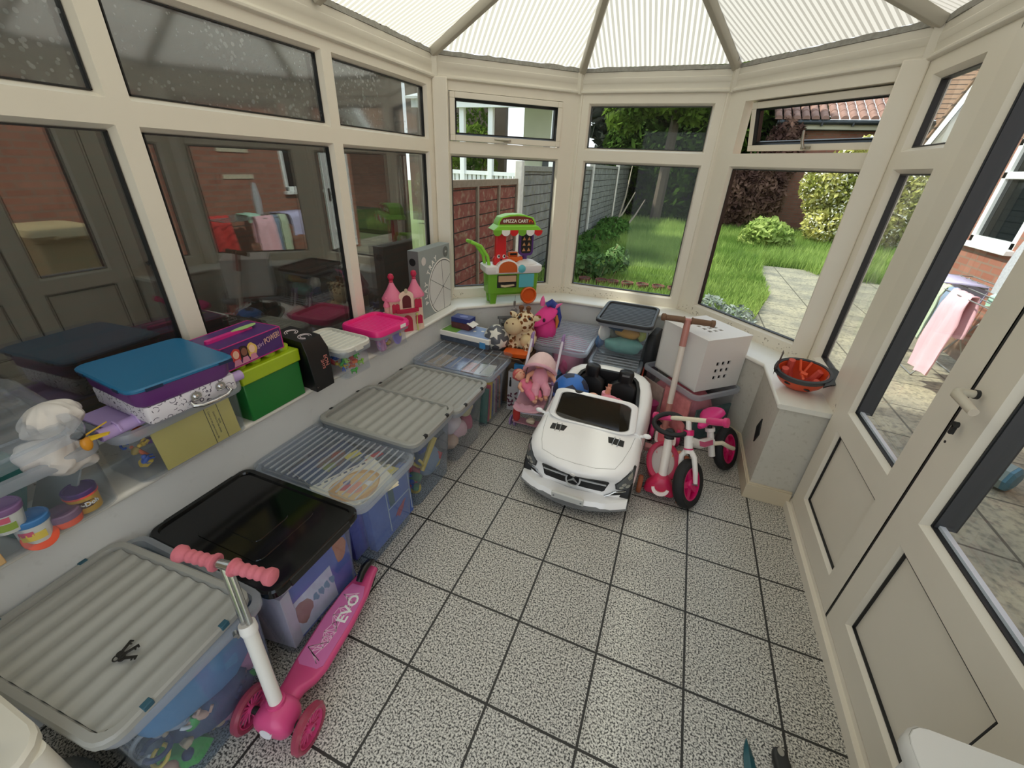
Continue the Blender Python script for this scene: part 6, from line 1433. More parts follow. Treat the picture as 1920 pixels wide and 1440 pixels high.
# ------------------------------------------------------------------ doll stroller
LT = P('lilac_tube', (226, 220, 232), .35); LG2 = P('lilac_joint', (150, 122, 170), .45); PKC = P('stroller_pink', (228, 176, 188), .85, var=12, vscale=34); PKN = P('stroller_mesh', (206, 160, 172), .9)
t = thing('doll_stroller', 'pink doll stroller with white tubes and lilac handles left of the toy car', 'doll stroller', (0, 0, 0))
hl, hr = V((.105, .86, .565)), V((.30, .90, .565)); fl_, fr2 = V((.075, .665, .05)), V((.285, .70, .05))
for a, c in ((hl, fl_), (hr, fr2)):
    obj('side_tube', B().tube([a, c], .0085, 12), LT, t)
    h_ = obj('handle', B().tube([a+V((0, .0, -.06)), a+V((0, .002, .0)), a+V((0, .008, .02)), a+V((0, .028, .03))], [.0115, .0115, .011, .008], 12), LG2, t)
    j_ = a.lerp(c, .52); obj('joint', B().tube([j_+V((-.013, 0, 0)), j_+V((.013, 0, 0))], .015, 12), LG2, t)
    for sx in (-.016, .016):
        w0 = c+V((sx, -.005, -.015)); obj('wheel', B().lathe([(.014, -.005), (.034, -.005), (.036, 0), (.034, .005), (.014, .005)], 20, w0, rot('Y', 90)), LG2, t)
bl_, br_ = V((.095, 1.0, .036)), V((.29, 1.03, .036))
for a, c in ((hl, bl_), (hr, br_)): obj('rear_leg', B().tube([a.lerp(fl_ if a is hl else fr2, .5), c], .0075, 10), LT, t); obj('wheel', B().lathe([(.01, -.005), (.034, -.005), (.036, 0), (.034, .005), (.01, .005)], 20, c, rot('Y', 90)), LG2, t)
obj('cross_bar', B().tube([hl.lerp(fl_, .52), hr.lerp(fr2, .52)], .006, 8), LT, t); obj('cross_bar', B().tube([fl_+V((0, 0, .05)), fr2+V((0, 0, .05))], .006, 8), LT, t)
# seat sling with side walls
def L3(u_, v_, w_): # u across, v down the backrest then along the seat
    a = hl.lerp(fl_, v_); c = hr.lerp(fr2, v_); return a.lerp(c, u_)+V((0, w_, 0))
rows = []
for v_, y_, sag in ((.30, .05, .03), (.42, .03, .035), (.56, .02, .04), (.64, -.0, .05), (.69, -.04, .03), (.72, -.09, .0), (.735, -.13, -.03)):
    row = []
    for i in range(13):
        q = i/12; e = (2*q-1)**4; p = L3(.04+.92*q, v_, y_+sag*(1-e)); p.z -= .015*(1-e)*(1 if v_ > .6 else 0); row.append(p)
    rows.append(row)
b = B(); b.loft(rows+[[p+V((0, .006, -.006)) for p in r_] for r_ in rows[::-1]]+[rows[0]], False, False, False); obj('seat', b, PKN, t)
# hood
b = B(); hood = []
for k in range(7):
    f = k/6; row = []
    for i in range(13):
        a = PI*i/12; p = L3(.5-.5*math.cos(a), .42, 0); row.append(V((p.x, p.y-.01-.10*math.sin(a)*(1-f)*.9+.03*f+.02, p.z+math.sin(a)*(.06+.085*math.sin(.5+f*1.3)))))
    hood.append(row)
b.loft(hood+[[p+V((0, .003, -.005)) for p in r_] for r_ in hood[::-1]]+[hood[0]], False, False, False)
hd = obj('hood', b, P('hood_print', (236, 206, 204), .85, var=20, vscale=26), t)
obj('hood_trim', B().tube([p+V((0, -.002, .002)) for p in hood[0]], .011, 8), PKC, hd)
b = B(); b.loft([[L3(.05+.9*i/10, .73, -.11-.03*math.sin(PI*i/10))+V((0, 0, z_+.008*math.sin(i*2.5))) for i in range(11)] for z_ in (.02, .0, -.03)]+[[L3(.05+.9*i/10, .73, -.10-.03*math.sin(PI*i/10))+V((0, 0, z_+.008*math.sin(i*2.5))) for i in range(11)] for z_ in (-.03, .0, .02)], False, False, False)
obj('front_apron', b, PKC, t, ang=80)
obj('footrest', B().loft([ring(.19, .06, .01, .045, cx=.175, cy=.655), ring(.2, .065, .01, .055, cx=.175, cy=.655)]), P('footrest_rose', (196, 140, 150), .6), t)
doll('baby doll with a bare head lying in the upper part of the doll stroller', (.215, .75, .315), 24, 42, BABYPINK, SKIN, None, 1.05)
doll('baby doll in a rose bonnet lying lower in the doll stroller', (.16, .695, .275), 62, 30, P('rose_cloth', (226, 120, 150), .85, var=10), SKIN, P('bonnet_rose', (206, 96, 96), .9, var=30, vscale=60), .9)
tag(obj('doll_sock', B().loft([[(.105+r_*math.cos(a), .63+r_*.6*math.sin(a), z_) for a in [2*PI*i/12 for i in range(12)]] for r_, z_ in ((.012, .058), (.024, .075), (.026, .12), (.02, .16), (.01, .17))]), P('brick_red_cloth', (186, 54, 50), .85)), 'red doll sock standing on the left of the stroller footrest', 'doll clothes')
lump('doll_shoe', 'cream doll shoe on the right of the stroller footrest', (.205, .635, .078), (.03, .024, .02), P('cream_shoe', (224, 206, 180), .6), 4, .12, 'doll clothes')
# ------------------------------------------------------------------ white ride-on car
WCAR = P('car_white', (250, 250, 249), .25, coat=.3); CBLK = P('car_black', (13, 13, 14), .45); CGREY = P('car_grey', (120, 122, 124), .4)
car = thing('ride_on_car', 'white electric ride-on toy car parked in the middle of the floor', 'toy car', (.615, .055, 0), rz=-1)
def sec(y0, prof, curve):
    """mirrored section; prof from the sill up to the centre line; the nose is rounded in plan by curve"""
    right = [(x_, y0+curve*x_*x_, z_) for x_, z_ in prof]; left = [(-x_, y_, z_) for x_, y_, z_ in right[:-1]]
    return right+left[::-1]
secs = [sec(.0, [(.20, .085), (.225, .10), (.235, .135), (.232, .168), (.215, .195), (.12, .208), (0, .212)], 1.5),
        sec(.02, [(.245, .075), (.262, .10), (.268, .145), (.26, .19), (.235, .222), (.12, .238), (0, .242)], 1.3),
        sec(.07, [(.275, .07), (.287, .11), (.291, .16), (.282, .215), (.25, .25), (.215, .252), (0, .268)], .8),
        sec(.16, [(.285, .07), (.297, .13), (.3, .19), (.288, .245), (.256, .275), (.2, .272), (0, .29)], .35),
        sec(.26, [(.282, .07), (.296, .14), (.298, .21), (.286, .262), (.252, .292), (.2, .29), (0, .307)], .15),
        sec(.37, [(.275, .07), (.29, .14), (.292, .22), (.28, .285), (.25, .312), (.2, .314), (0, .322)], .08),
        sec(.42, [(.272, .07), (.288, .14), (.29, .22), (.278, .292), (.248, .322), (.2, .318), (0, .318)], .05)]
b = B(); b.loft(secs, True, True, False)
bz = B(); body = obj('bonnet_body', b, WCAR, car, sub=2, ang=180)
bz.bm.free()
# tub: U-shaped wall from the doors round the tail
path = [(.28, .36), (.285, .5), (.288, .66), (.283, .78), (.262, .86), (.215, .92), (.14, .955), (.05, .968), (-.05, .968), (-.14, .955), (-.215, .92), (-.262, .86), (-.283, .78), (-.288, .66), (-.285, .5), (-.28, .36)]
tops = [.315, .322, .34, .37, .395, .405, .41, .412, .412, .41, .405, .395, .37, .34, .322, .315]
rg = []
for i, (x_, y_) in enumerate(path):
    p, q = V(path[max(0, i-1)]), V(path[min(len(path)-1, i+1)]); d = (q-p).normalized(); nrm = V((d.y, -d.x)); zt = tops[i]
    wd = .055+.035*max(0, (y_-.5)/.46)
    rg.append([(x_+nrm.x*o_, y_+nrm.y*o_, z_) for o_, z_ in ((-.01, .08), (.01, .14), (.012, .22), (.004, zt-.05), (-.012, zt-.01), (-.03, zt), (-wd, zt-.004), (-wd-.006, zt-.012), (-wd-.008, zt-.03), (-wd-.008, .12), (-.03, .08))])
b = B(); b.loft(rg); obj('rear_body', b, WCAR, car, ang=60)
b = B(); 
rg2 = []
for i, (x_, y_) in enumerate(path):
    p, q = V(path[max(0, i-1)]), V(path[min(len(path)-1, i+1)]); d = (q-p).normalized(); nrm = V((d.y, -d.x)); zt = tops[i]; wd = .055+.035*max(0, (y_-.5)/.46)
    rg2.append([(x_-nrm.x*(wd+k), y_-nrm.y*(wd+k), z_) for k, z_ in ((.004, zt+.001), (.022, zt-.002), (.026, zt-.02), (.03, .11), (.012, .11), (.012, zt-.02))])
b.loft(rg2); b.bx(-.23, .23, .36, .86, .1, .125); b.bx(-.225, .225, .36, .42, .12, .318)
obj('cockpit_liner', b, CBLK, car)
for sx in (-.105, .105):
    b = B(); b.loft([[(sx+x_, y_+.0, z_) for x_, y_, z_ in ring(w2, d2, .03, q, cx=0, cy=cy_)] for q, w2, d2, cy_ in ((.12, .18, .2, .66), (.19, .185, .2, .66), (.2, .17, .19, .66))]); b.loft([[(x_+sx, cy_-z_*0, q) for x_, cy_ in rr(w2, .06, .025, 4, 0, c2)] for q, w2, c2 in ((.18, .18, .755), (.3, .185, .785), (.365, .17, .8), (.385, .1, .803), (.39, .085, .803), (.435, .095, .81), (.452, .085, .812), (.456, .06, .812))])
    obj('seat', b, CBLK, car, ang=60)
obj('seat_label', B().box((.105, .779, .437), (.045, .004, .012)), CGREY, car)
# windscreen
def wq(u_, v_, o_=0):  # u -1..1, v 0..1 up the screen
    w2 = .245-.02*v_; return (u_*w2, .315+.10*v_+.02*(1-u_*u_)*-1+.03+o_*.8, .305+.15*v_-.006*u_*u_*v_+o_*-.5)
def wring(f, o_, n=6):
    pts = [(max(-1, min(1, x_/.5)), y_/1.0+.5) for x_, y_ in rr(1.0, 1.0, .16, n)]
    return [wq(f*u_, .5+(v_-.5)*(f if f < 1 else 1)+(0 if f == 1 else -.02), o_) for u_, v_ in pts]
b = B(); b.loft([wring(1, 0), wring(1, -.018), wring(.97, -.024), wring(.86, -.022), wring(.84, -.01), wring(.84, .004), wring(1, 0)], False, False)
ws = obj('windscreen_frame', b, WCAR, car, ang=50)
b = B(); b.loft([wring(.85, -.008), wring(.85, -.003)]); obj('windscreen_glass', b, CLEAR('tinted_screen', (116, 92, 66), .12, (84, 70, 54), 1.5, .06), ws, smooth=False)
obj('steering_wheel', B(TRS((-.1, .455, .405), rx=-52)).tube([(.072*math.cos(a), .06*math.sin(a), 0) for a in [2*PI*i/24 for i in range(25)]], .012, 10), CBLK, car)
b = B(TRS((-.1, .455, .405), rx=-52)); b.box((0, 0, -.005), (.125, .025, .012)); b.tube([(0, 0, 0), (0, 0, -.09)], .018, 10); obj('steering_hub', b, CBLK, car)
# projecting details onto the bodywork
dgv = bpy.context.evaluated_depsgraph_get(); ev = body.evaluated_get(dgv)
def hit(x_, z_=None, y_=None):
    """point on the bonnet body: from the front at (x,z), or from above at (x,y)"""
    if y_ is None: ok, p, nrm, _ = ev.ray_cast(V((x_, -.5, z_)), V((0, 1, 0)))
    else: ok, p, nrm, _ = ev.ray_cast(V((x_, y_, 1)), V((0, 0, -1)))
    return (p, nrm) if ok else (V((x_, .02 if y_ is None else y_, z_ or .25)), V((0, -1, 0)))
def decal(name, pts, mat, parent, lift=.003, mode='front', th=.004):
    """a thin raised plate following the bodywork; pts in (x,z) or (x,y)"""
    c = V((sum(p[0] for p in pts)/len(pts), sum(p[1] for p in pts)/len(pts)))
    def at(q, o_):
        p, nrm = hit(q[0], z_=q[1]) if mode == 'front' else hit(q[0], y_=q[1]); return p+nrm*o_
    outer = [V(p) for p in pts]; n = len(outer)
    rings_ = [[at(p, -.004) for p in outer], [at(p, lift) for p in outer]]+[[at(c.lerp(p, f), lift) for p in outer] for f in (.75, .5, .25, .02)]
    return obj(name, B().loft(rings_), mat, parent, ang=60)
def rrp(w2, h2, r_, cx_, cz_, skew=0, n=3, bow=0): return [(x_+cx_+skew*y_, y_+cz_+bow*x_*x_) for x_, y_ in rr(w2, h2, r_, n)]
def sub_(pts, k=3):
    out = []
    for i, p in enumerate(pts):
        q = pts[(i+1) % len(pts)]
        for j in range(k): out.append((p[0]+(q[0]-p[0])*j/k, p[1]+(q[1]-p[1])*j/k))
    return out
gq = sub_([(-.172, .182), (-.178, .172), (-.16, .118), (-.15, .112), (.15, .112), (.16, .118), (.178, .172), (.172, .182), (.09, .192), (-.09, .192)], 4)
gr_ = decal('grille', gq, CBLK, car, .001)
decal('grille_bar', sub_([(-.165, .158), (-.165, .150), (-.035, .152), (-.035, .162)], 4), P('emblem_silver', (206, 208, 208), .3, .3), gr_, .006); decal('grille_bar', sub_([(.035, .152), (.165, .150), (.165, .158), (.035, .162)], 4), MATS['emblem_silver'], gr_, .006)
p, nrm = hit(0, z_=.152)
Me = frame(p+nrm*.008, (1, 0, 0), V((0, .35, 1)))
b = B(Me); b.tube([(.036*math.cos(a), .036*math.sin(a), 0) for a in [2*PI*i/32 for i in range(33)]], .0045, 8)
for k in range(3):
    a = PI/2+k*2*PI/3; c_, s2 = math.cos(a), math.sin(a)
    b.loft([[(-s2*.006, c_*.006, -.002), (s2*.006, -c_*.006, -.002), (0, 0, .004)], [(c_*.034-s2*.001, s2*.034+c_*.001, -.002), (c_*.034+s2*.001, s2*.034-c_*.001, -.002), (c_*.034, s2*.034, .001)]])
obj('star_emblem', b, P('emblem_silver', (206, 208, 208), .3, .3), gr_)
p, nrm = hit(0, z_=.203); q = B(); q.lathe([(.014, -.003), (.014, .003), (.012, .005), (.009, .003), (.001, .003)], 20, p, V((0, 0, 1)).rotation_difference(nrm).to_matrix(), c1=False); obj('bonnet_badge', q, WHITEP, car)
HLG = P('lamp_grey', (104, 108, 110), .25, .3); HLC = P('lamp_chrome', (206, 208, 206), .12, .9)
for sx in (-1, 1):
    hq = sub_([(sx*.262, .135), (sx*.285, .172), (sx*.284, .235), (sx*.275, .247), (sx*.235, .212), (sx*.205, .172), (sx*.212, .14)], 3)
    try: h_ = decal('headlight', hq, P('lamp_rim', (58, 60, 62), .3), car, .002)
    except Exception: continue
    c_ = V((sum(a for a, _ in hq)/len(hq), sum(c for _, c in hq)/len(hq)))
    decal('lamp_glass', [tuple(c_.lerp(V(a), .84)) for a in hq], HLG, h_, .005)
    decal('lamp_reflector', [(sx*.268, .232), (sx*.277, .205), (sx*.262, .195), (sx*.252, .215)], HLC, h_, .0075)
    for a, c in ((sx*.245, .178), (sx*.235, .158), (sx*.262, .165)):
        decal('lamp_bulb', [(a+.010*math.cos(q_), c+.010*math.sin(q_)) for q_ in [2*PI*i/10 for i in range(10)]], HLC, h_, .008)
    # bonnet air scoop
    vq = sub_([(sx*.2, .246), (sx*.198, .29), (sx*.135, .29), (sx*.112, .286), (sx*.122, .246)], 3)
    v_ = decal('bonnet_vent', vq, CBLK, car, .0012, 'top')
    for xx in (.142, .168):
        p0, n0 = hit(sx*xx, y_=.235); p1, n1 = hit(sx*(xx+.004), y_=.297); obj('vent_fin', B().tube([p0+n0*.002, p0.lerp(p1, .5)+n0*.006, p1+n1*.002], .0028, 8), CHROME, v_)
    # bumper intake
    iq = sub_([(sx*.185, .098), (sx*.262, .112), (sx*.268, .126), (sx*.2, .122)], 3)
    i_ = decal('bumper_intake', iq, CBLK, car, .001)
    pts = [hit(a, z_=c)[0]+V((0, -.006, 0)) for a, c in [(sx*.165, .094), (sx*.19, .108), (sx*.21, .126), (sx*.25, .132), (sx*.272, .128)]]
    obj('intake_trim', B().tube(pts, .0045, 8), HLC, i_)
    b = B(); b.ell((sx*.302, .36, .315), (.022, .013, .014), 14, 10); b.tube([(sx*.27, .37, .3), (sx*.295, .362, .31)], .008, 8); obj('wing_mirror', b, WCAR, car)
    for yy in (.185, .79):
        w_ = obj('wheel', B().lathe([(.03, -.035), (.083, -.04), (.093, -.03), (.093, .03), (.083, .04), (.03, .035)], 28, (sx*.248, yy, .093), rot('Y', 90)), BLACKM, car)
        obj('hub_cap', B().lathe([(.001, .046), (.05, .043), (.06, .036)], 20, (sx*.248, yy, .093), rot('Y', 90*sx), c0=False), CGREY, w_)
# splitter, lower lip, plate
def lip_path(k, z_): return [(x_, -.018+k+1.15*x_*x_, z_) for x_ in [-.285+.57*i/24 for i in range(25)]]
b = B(); b.loft([[(p[0], p[1]-.012, .052) for p in lip_path(-.01, 0)], [(p[0], p[1]-.016, .06) for p in lip_path(-.01, 0)], [(p[0], p[1]+.06, .066) for p in lip_path(0, 0)], [(p[0], p[1]+.06, .05) for p in lip_path(0, 0)], [(p[0], p[1]-.012, .052) for p in lip_path(-.01, 0)]], True, True, False); obj('splitter', b, CGREY, car)
b = B(); b.loft([[(x_, -.02+1.2*x_*x_-.012*(abs(x_) > .15)-.006*(abs(x_) > .2), .062+.0*x_) for x_ in [-.28+.56*i/24 for i in range(25)]], [(x_, -.006+1.2*x_*x_-.01*(abs(x_) > .15), .082+.02*max(0, abs(x_)-.13)/.15*(.7)) for x_ in [-.28+.56*i/24 for i in range(25)]], [(x_, .05+1.1*x_*x_, .095) for x_ in [-.28+.56*i/24 for i in range(25)]], [(x_, .05+1.1*x_*x_, .06) for x_ in [-.28+.56*i/24 for i in range(25)]], [(x_, -.02+1.2*x_*x_-.012*(abs(x_) > .15)-.006*(abs(x_) > .2), .062+.0*x_) for x_ in [-.28+.56*i/24 for i in range(25)]]], True, True, False); obj('front_lip', b, WCAR, car)
b = B(TRS((.0, -.034, .098), rx=12)); b.loft([[(x_, z_*-1, y_) for x_, y_, z_ in ring(.165, .042, .004, q)] for q in (-.008, .006)])
pl_ = obj('number_plate', b, P('plate_grey', (206, 207, 202), .5), car, bev=.002)
obj('plate_screw', B(TRS((.0, -.034, .098), rx=12)).box((-.07, -.0065, 0), (.008, .004, .008)).box((.07, -.0065, 0), (.008, .004, .008)), CGREY, pl_)
b = B()
for sx in (-1, 1):
    pts = [hit(sx*a, y_=c)[0]+V((0, 0, .0008)) for a, c in [(.245, .34), (.235, .25), (.215, .16), (.19, .1), (.1, .065), (0, .055)]]
    b.tube(pts, .0012, 6)
obj('bonnet_seam', b, P('seam_grey', (178, 178, 174), .5), car)
# ball and dolls in the car
t = thing('toy_ball', 'blue rubber ball with dark pentagon patches on the left side of the toy car', 'ball', (.455, .575, .395))
obj('ball_shell', B().ell((0, 0, 0), .105, 36, 22), P('ball_blue', (46, 108, 190), .4), t)
b2 = P('ball_navy', (34, 44, 70), .5)
for i, v_ in enumerate(ico):
    v_ = rot('X', 32) @ rot('Z', 20) @ v_.normalized(); u_ = v_.orthogonal().normalized(); w2 = v_.cross(u_)
    obj('dark_patch', patch(dens(circ(.04, 5), 4), v_, .1058), b2, t)
doll('baby doll face down on the passenger side of the toy car', (.715, .56, .385), -78, 172, P('car_romper', (226, 140, 156), .85, var=14, vscale=50), SKIN, None, .95, ry=0)
t = thing('baby_doll', 'baby doll sunk between the car seats with one hand sticking up', 'doll', (.655, .62, .335))
b = B(); b.tube([(0, 0, 0), (.004, .0, .06), (.01, -.004, .1)], [.019, .019, .014], 12); b.ell((.012, -.005, .108), (.013, .01, .016), 10, 8)
for k in range(4): b.tube([(.006+.005*k, -.008, .118), (.005+.006*k, -.012, .136), (.006+.006*k, -.018, .142)], [.003, .0028, .002], 6)
b.tube([(.0, -.006, .105), (-.006, -.012, .118)], [.0035, .0025], 6); obj('hand', b, SKIN, t)
obj('cuff', B().lathe([(.026, .03), (.026, .07), (.024, .078), (.02, .076)], 16), BABYPINK, t)
obj('foot', B().ell((-.085, -.02, .035), (.022, .018, .016)), SKIN, t)
obj('romper', B().ell((-.02, -.02, -.03), (.05, .04, .05)), BABYPINK, t)
# ------------------------------------------------------------------ tall scooter behind, leaning on the box
t = thing('toy_scooter', 'tall pink and cream scooter with brown grips leaning on the white cube', 'scooter', (0, 0, 0))
hc = V((1.01, 1.005, .79)); bc = V((1.025, .87, .1)); RG = P('rose_gold', (186, 128, 118), .35); CRT = P('cream_tube', (226, 216, 204), .4); BRG = P('brown_grip', (116, 88, 66), .7, bump=.5, bscale=150)
obj('upper_stem', B().tube([hc, hc.lerp(bc, .22)], .0195, 14), RG, t); obj('stem', B().tube([hc.lerp(bc, .22), hc.lerp(bc, .74)], .0175, 14), CRT, t); obj('lower_stem', B().tube([hc.lerp(bc, .74), bc], .019, 14), RG, t)
hx = V((1, .14, -.035)).normalized()
obj('handlebar', B().tube([hc-hx*.13, hc+hx*.13], .012, 12), RG, t)
for sx in (-1, 1): obj('grip', B().tube([hc+hx*(sx*q) for q in (.018, .022, .03, .125, .13, .148, .152)], [.016, .022, .018, .017, .022, .022, .014], 14), BRG, t)
db = P('deck_rose', (214, 96, 110), .5); dw = P('deck_white', (240, 226, 224), .5)
b = B(); b.loft([[(x_+1.04, y_+.81, z_) for x_, y_, z_ in ring(.125, .19, .055, q)] for q in (.055, .085)]); obj('deck', b, dw, t)
obj('deck_grip', B().loft([[(x_+1.04, y_+.805, z_) for x_, y_, z_ in ring(.092, .15, .04, q)] for q in (.084, .089)]), db, t)
for sx in (-1, 1): obj('wheel', B().lathe([(.02, -.013), (.05, -.013), (.055, -.006), (.055, .006), (.05, .013), (.02, .013)], 20, (1.035+sx*.08, .885, .056), rot('Y', 90)), PINK, t)
obj('wheel', B().lathe([(.02, -.013), (.036, -.013), (.04, 0), (.036, .013), (.02, .013)], 20, (1.045, .745, .04), rot('Y', 90)), PINK, t)
obj('front_fork', B().loft([ring(.1, .07, .02, .05, cx=1.03, cy=.88), ring(.06, .06, .02, .12, cx=1.028, cy=.875)]), RG, t)
# ------------------------------------------------------------------ pink wiggle trike
t = thing('ride_on_trike', 'low pink and white ride-on trike with a black steering loop beside the car', 'trike', (1.043, .42, 0), rz=0)
CRI = P('crimson_plastic', (198, 44, 84), .3); OWH = P('orange_wheel', (150, 78, 44), .5); OFF = P('trike_white', (228, 220, 212), .4)
b = B(); b.loft([[(x_, y_-.075, z_) for x_, y_, z_ in ring(w2, d2, r_, q)] for q, w2, d2, r_ in ((.035, .15, .06, .02), (.05, .165, .075, .03), (.08, .14, .085, .03), (.12, .085, .08, .03), (.14, .055, .06, .02))]); ns = obj('nose', b, CRI, t, ang=60)
Mn = frame((0, -.1165, .075), (1, 0, 0), (0, .35, 1))
cr = [(.044*math.cos(a), .042*math.sin(a)) for a in [PI*1.02+PI*.96*i/16 for i in range(17)]]+[(.030*math.cos(a)*.98, .026*math.sin(a)+.004) for a in [PI*1.98-PI*.96*i/16 for i in range(17)]]
obj('crescent', B(Mn).prism([(x_, y_+.014) for x_, y_ in cr], -.04, .012), P('trike_cream', (240, 222, 216), .4), ns)
obj('axle', B().tube([(-.11, -.075, .05), (.11, -.075, .05)], .014, 10), BLACKM, t)
for sx in (-1, 1): obj('wheel', B().lathe([(.02, -.012), (.046, -.012), (.05, -.005), (.05, .005), (.046, .012), (.02, .012)], 22, (sx*.103, -.075, .05), rot('Y', 90)), OWH, t)
obj('column', B().tube([(0, -.06, .12), (-.005, -.01, .22), (-.01, .035, .31)], [.024, .023, .021], 14), OFF, t)
obj('column_collar', B().tube([(-.01, .034, .308), (-.012, .046, .345)], [.026, .024], 14), BLACKM, t)
Mh = TRS((-.015, .055, .37), rx=30, rz=-4)
b = B(Mh); b.tube([(.085*math.cos(a)*(1-.15*math.sin(a)), .062*math.sin(a)+.015, .0) for a in [2*PI*i/28 for i in range(29)]], .013, 10); b.tube([(0, -.045, 0), (.005, -.02, -.03)], [.026, .026], 12); obj('steering_loop', b, BLACKM, t)
def ov(w2, l2, n=28): return [(w2*math.cos(a), l2*math.sin(a)) for a in [2*PI*i/n for i in range(n)]]
b = B(TRS((-.005, .10, .09), rx=8)); b.loft([[(x_, y_, z_) for x_, y_ in ov(a, c)] for a, c, z_ in ((.085, .16, 0), (.09, .165, .03), (.082, .157, .035), (.062, .135, .035), (.06, .133, .0), (.085, .16, 0))], False, False); obj('body_ring', b, CRI, t)
b = B(TRS((-.005, .10, .09), rx=8)); b.loft([[(x_, y_, z_) for x_, y_ in ov(.063, .136)] for z_ in (.004, .018)]); obj('footboard', b, P('trike_pad', (206, 200, 196), .5), t)
for sx, e in ((-1, (-.115, .255, .06)), (1, (.11, .245, .06))):
    obj('rear_arm', B().loft([[(x_, y_+o_, z_) for o_, z_ in ((-.03*f, .0+zb), (.03*f, .0+zb), (.03*f, .03+zb), (-.03*f, .03+zb))] for x_, y_, zb, f in ((sx*.04, .18, .09, 1), (sx*.08, .225, .08, .8), (e[0], e[1], e[2], .9))]), P('arm_rose' if sx < 0 else 'arm_peach', (214, 152, 152) if sx < 0 else (230, 160, 124), .4), t, bev=.004)
    obj('wheel', B().lathe([(.015, -.012), (.036, -.012), (.04, 0), (.036, .012), (.015, .012)], 20, (e[0]+sx*.02, e[1], .04), rot('Y', 90)), OWH, t)
# ------------------------------------------------------------------ balance bike, leaning to the left
t = thing('balance_bike', 'white and pink balance bike with black tyres leaning by the stub wall', 'balance bike', (1.215, .345, .0))
dx_ = V((.43, .9, 0)).normalized(); lean = 21
t.matrix_world = Mx.Translation((1.215, .345, .0)) @ Mx(((dx_.x, -dx_.y, 0, 0), (dx_.y, dx_.x, 0, 0), (0, 0, 1, 0), (0, 0, 0, 1))) @ Mx.Rotation(R(-lean), 4, 'X')
# local: x runs back along the bike, y to its left (-x world side), z up
BT = P('bike_tyre', (24, 24, 25), .7, bump=.5, bscale=140); BH = P('bike_hub', (214, 22, 104), .4); BWT = P('bike_white', (232, 228, 222), .35)
def bwheel(x_, r_=.129):
    w_ = obj('wheel', B().lathe([(r_*.68, -.022), (r_*.9, -.026), (r_*.99, -.014), (r_, 0), (r_*.99, .014), (r_*.9, .026), (r_*.68, .022), (r_*.64, 0), (r_*.68, -.022)], 36, (x_, 0, r_), rot('X', 90), c0=False, c1=False), BT, t)
    b = B(); b.lathe([(r_*.70, -.02), (r_*.60, -.02), (r_*.58, 0), (r_*.60, .02), (r_*.70, .02)], 32, (x_, 0, r_), rot('X', 90), c0=False, c1=False); b.lathe([(.001, -.024), (.024, -.024), (.028, -.016), (.028, .016), (.024, .024), (.001, .024)], 18, (x_, 0, r_), rot('X', 90), c0=False, c1=False)
    for k in range(5):
        a = 2*PI*k/5+.3; c_, s2 = math.cos(a), math.sin(a)
        b.loft([[(x_+c_*q-s2*h2, y_, r_+s2*q+c_*h2) for h2, y_ in ((-w2, -.014), (w2, -.014), (w2, .014), (-w2, .014))] for q, w2 in ((.022, .018), (r_*.62, .013))])
    obj('rim', b, BH, w_)
    obj('axle', B().tube([(x_, -.05, r_), (x_, .05, r_)], .005, 8), STEEL, w_)
bwheel(0); bwheel(.475)
for sy in (-1, 1): obj('fork', B().tube([(.005, sy*.036, .135), (.012, sy*.04, .2), (.03, sy*.034, .27), (.045, sy*.012, .295)], [.011, .013, .014, .014], 12), BWT, t)
b = B(); b.tube([(.04, 0, .285), (.066, 0, .375)], .022, 14); hd = obj('head_tube', b, BWT, t); obj('pink_ring', B().tube([(.045, 0, .303), (.047, 0, .31)], .0235, 14), BH, hd); obj('pink_clamp', B().tube([(.066, 0, .375), (.074, 0, .40)], .026, 14), BH, hd)
obj('handle_stem', B().tube([(.07, 0, .39), (.084, 0, .45)], .014, 12), BWT, t)
obj('handlebar', B().tube([(.088, -.19, .455), (.088, .19, .455)], .0125, 12), P('bar_ivory', (232, 222, 196), .4), t)
for sy in (-1, 1): obj('grip', B().tube([(.088, sy*q, .455) for q in (.095, .1, .175, .178, .195, .2)], [.016, .019, .018, .024, .024, .012], 14), PINK, t)
obj('main_tube', B().tube([(.06, 0, .345), (.16, 0, .285), (.30, 0, .245)], [.024, .026, .024], 14), BWT, t)
b = B()
for sy in (-1, 1): b.loft([[(x_, sy*.0268, z_), (x_+.004, sy*.0268, z_+.026), (x_+.004, sy*.0245, z_+.027), (x_, sy*.0245, z_-.001)] for x_, z_ in ((.12, .296), (.17, .268), (.265, .243))])
obj('frame_sticker', b, P('sticker_rose', (206, 90, 130), .5), t)
obj('seat_tube', B().tube([(.29, 0, .16), (.305, 0, .30), (.305, 0, .305), (.307, 0, .325)], [.018, .018, .026, .026], 14), BWT, t)
obj('seat_post', B().tube([(.305, 0, .32), (.31, 0, .36)], .013, 12), BLACKM, t)
b = B(); b.loft([[(x_, y_, z_) for x_, y_, z_ in [(xc, w2*math.cos(a), zc+h2*math.sin(a)) for a in [2*PI*i/14 for i in range(14)]]] for xc, w2, h2, zc in ((.19, .012, .008, .37), (.21, .022, .016, .372), (.27, .034, .022, .378), (.33, .062, .028, .386), (.37, .066, .028, .392), (.395, .05, .02, .398), (.402, .02, .008, .40))]); obj('saddle', b, P('saddle_pink', (214, 40, 124), .35), t)
for sy in (-1, 1): obj('chainstay', B().tube([(.295, sy*.012, .235), (.34, sy*.042, .225), (.42, sy*.046, .165), (.475, sy*.042, .135)], .0125, 10), P('bar_ivory', (232, 222, 196), .4), t)
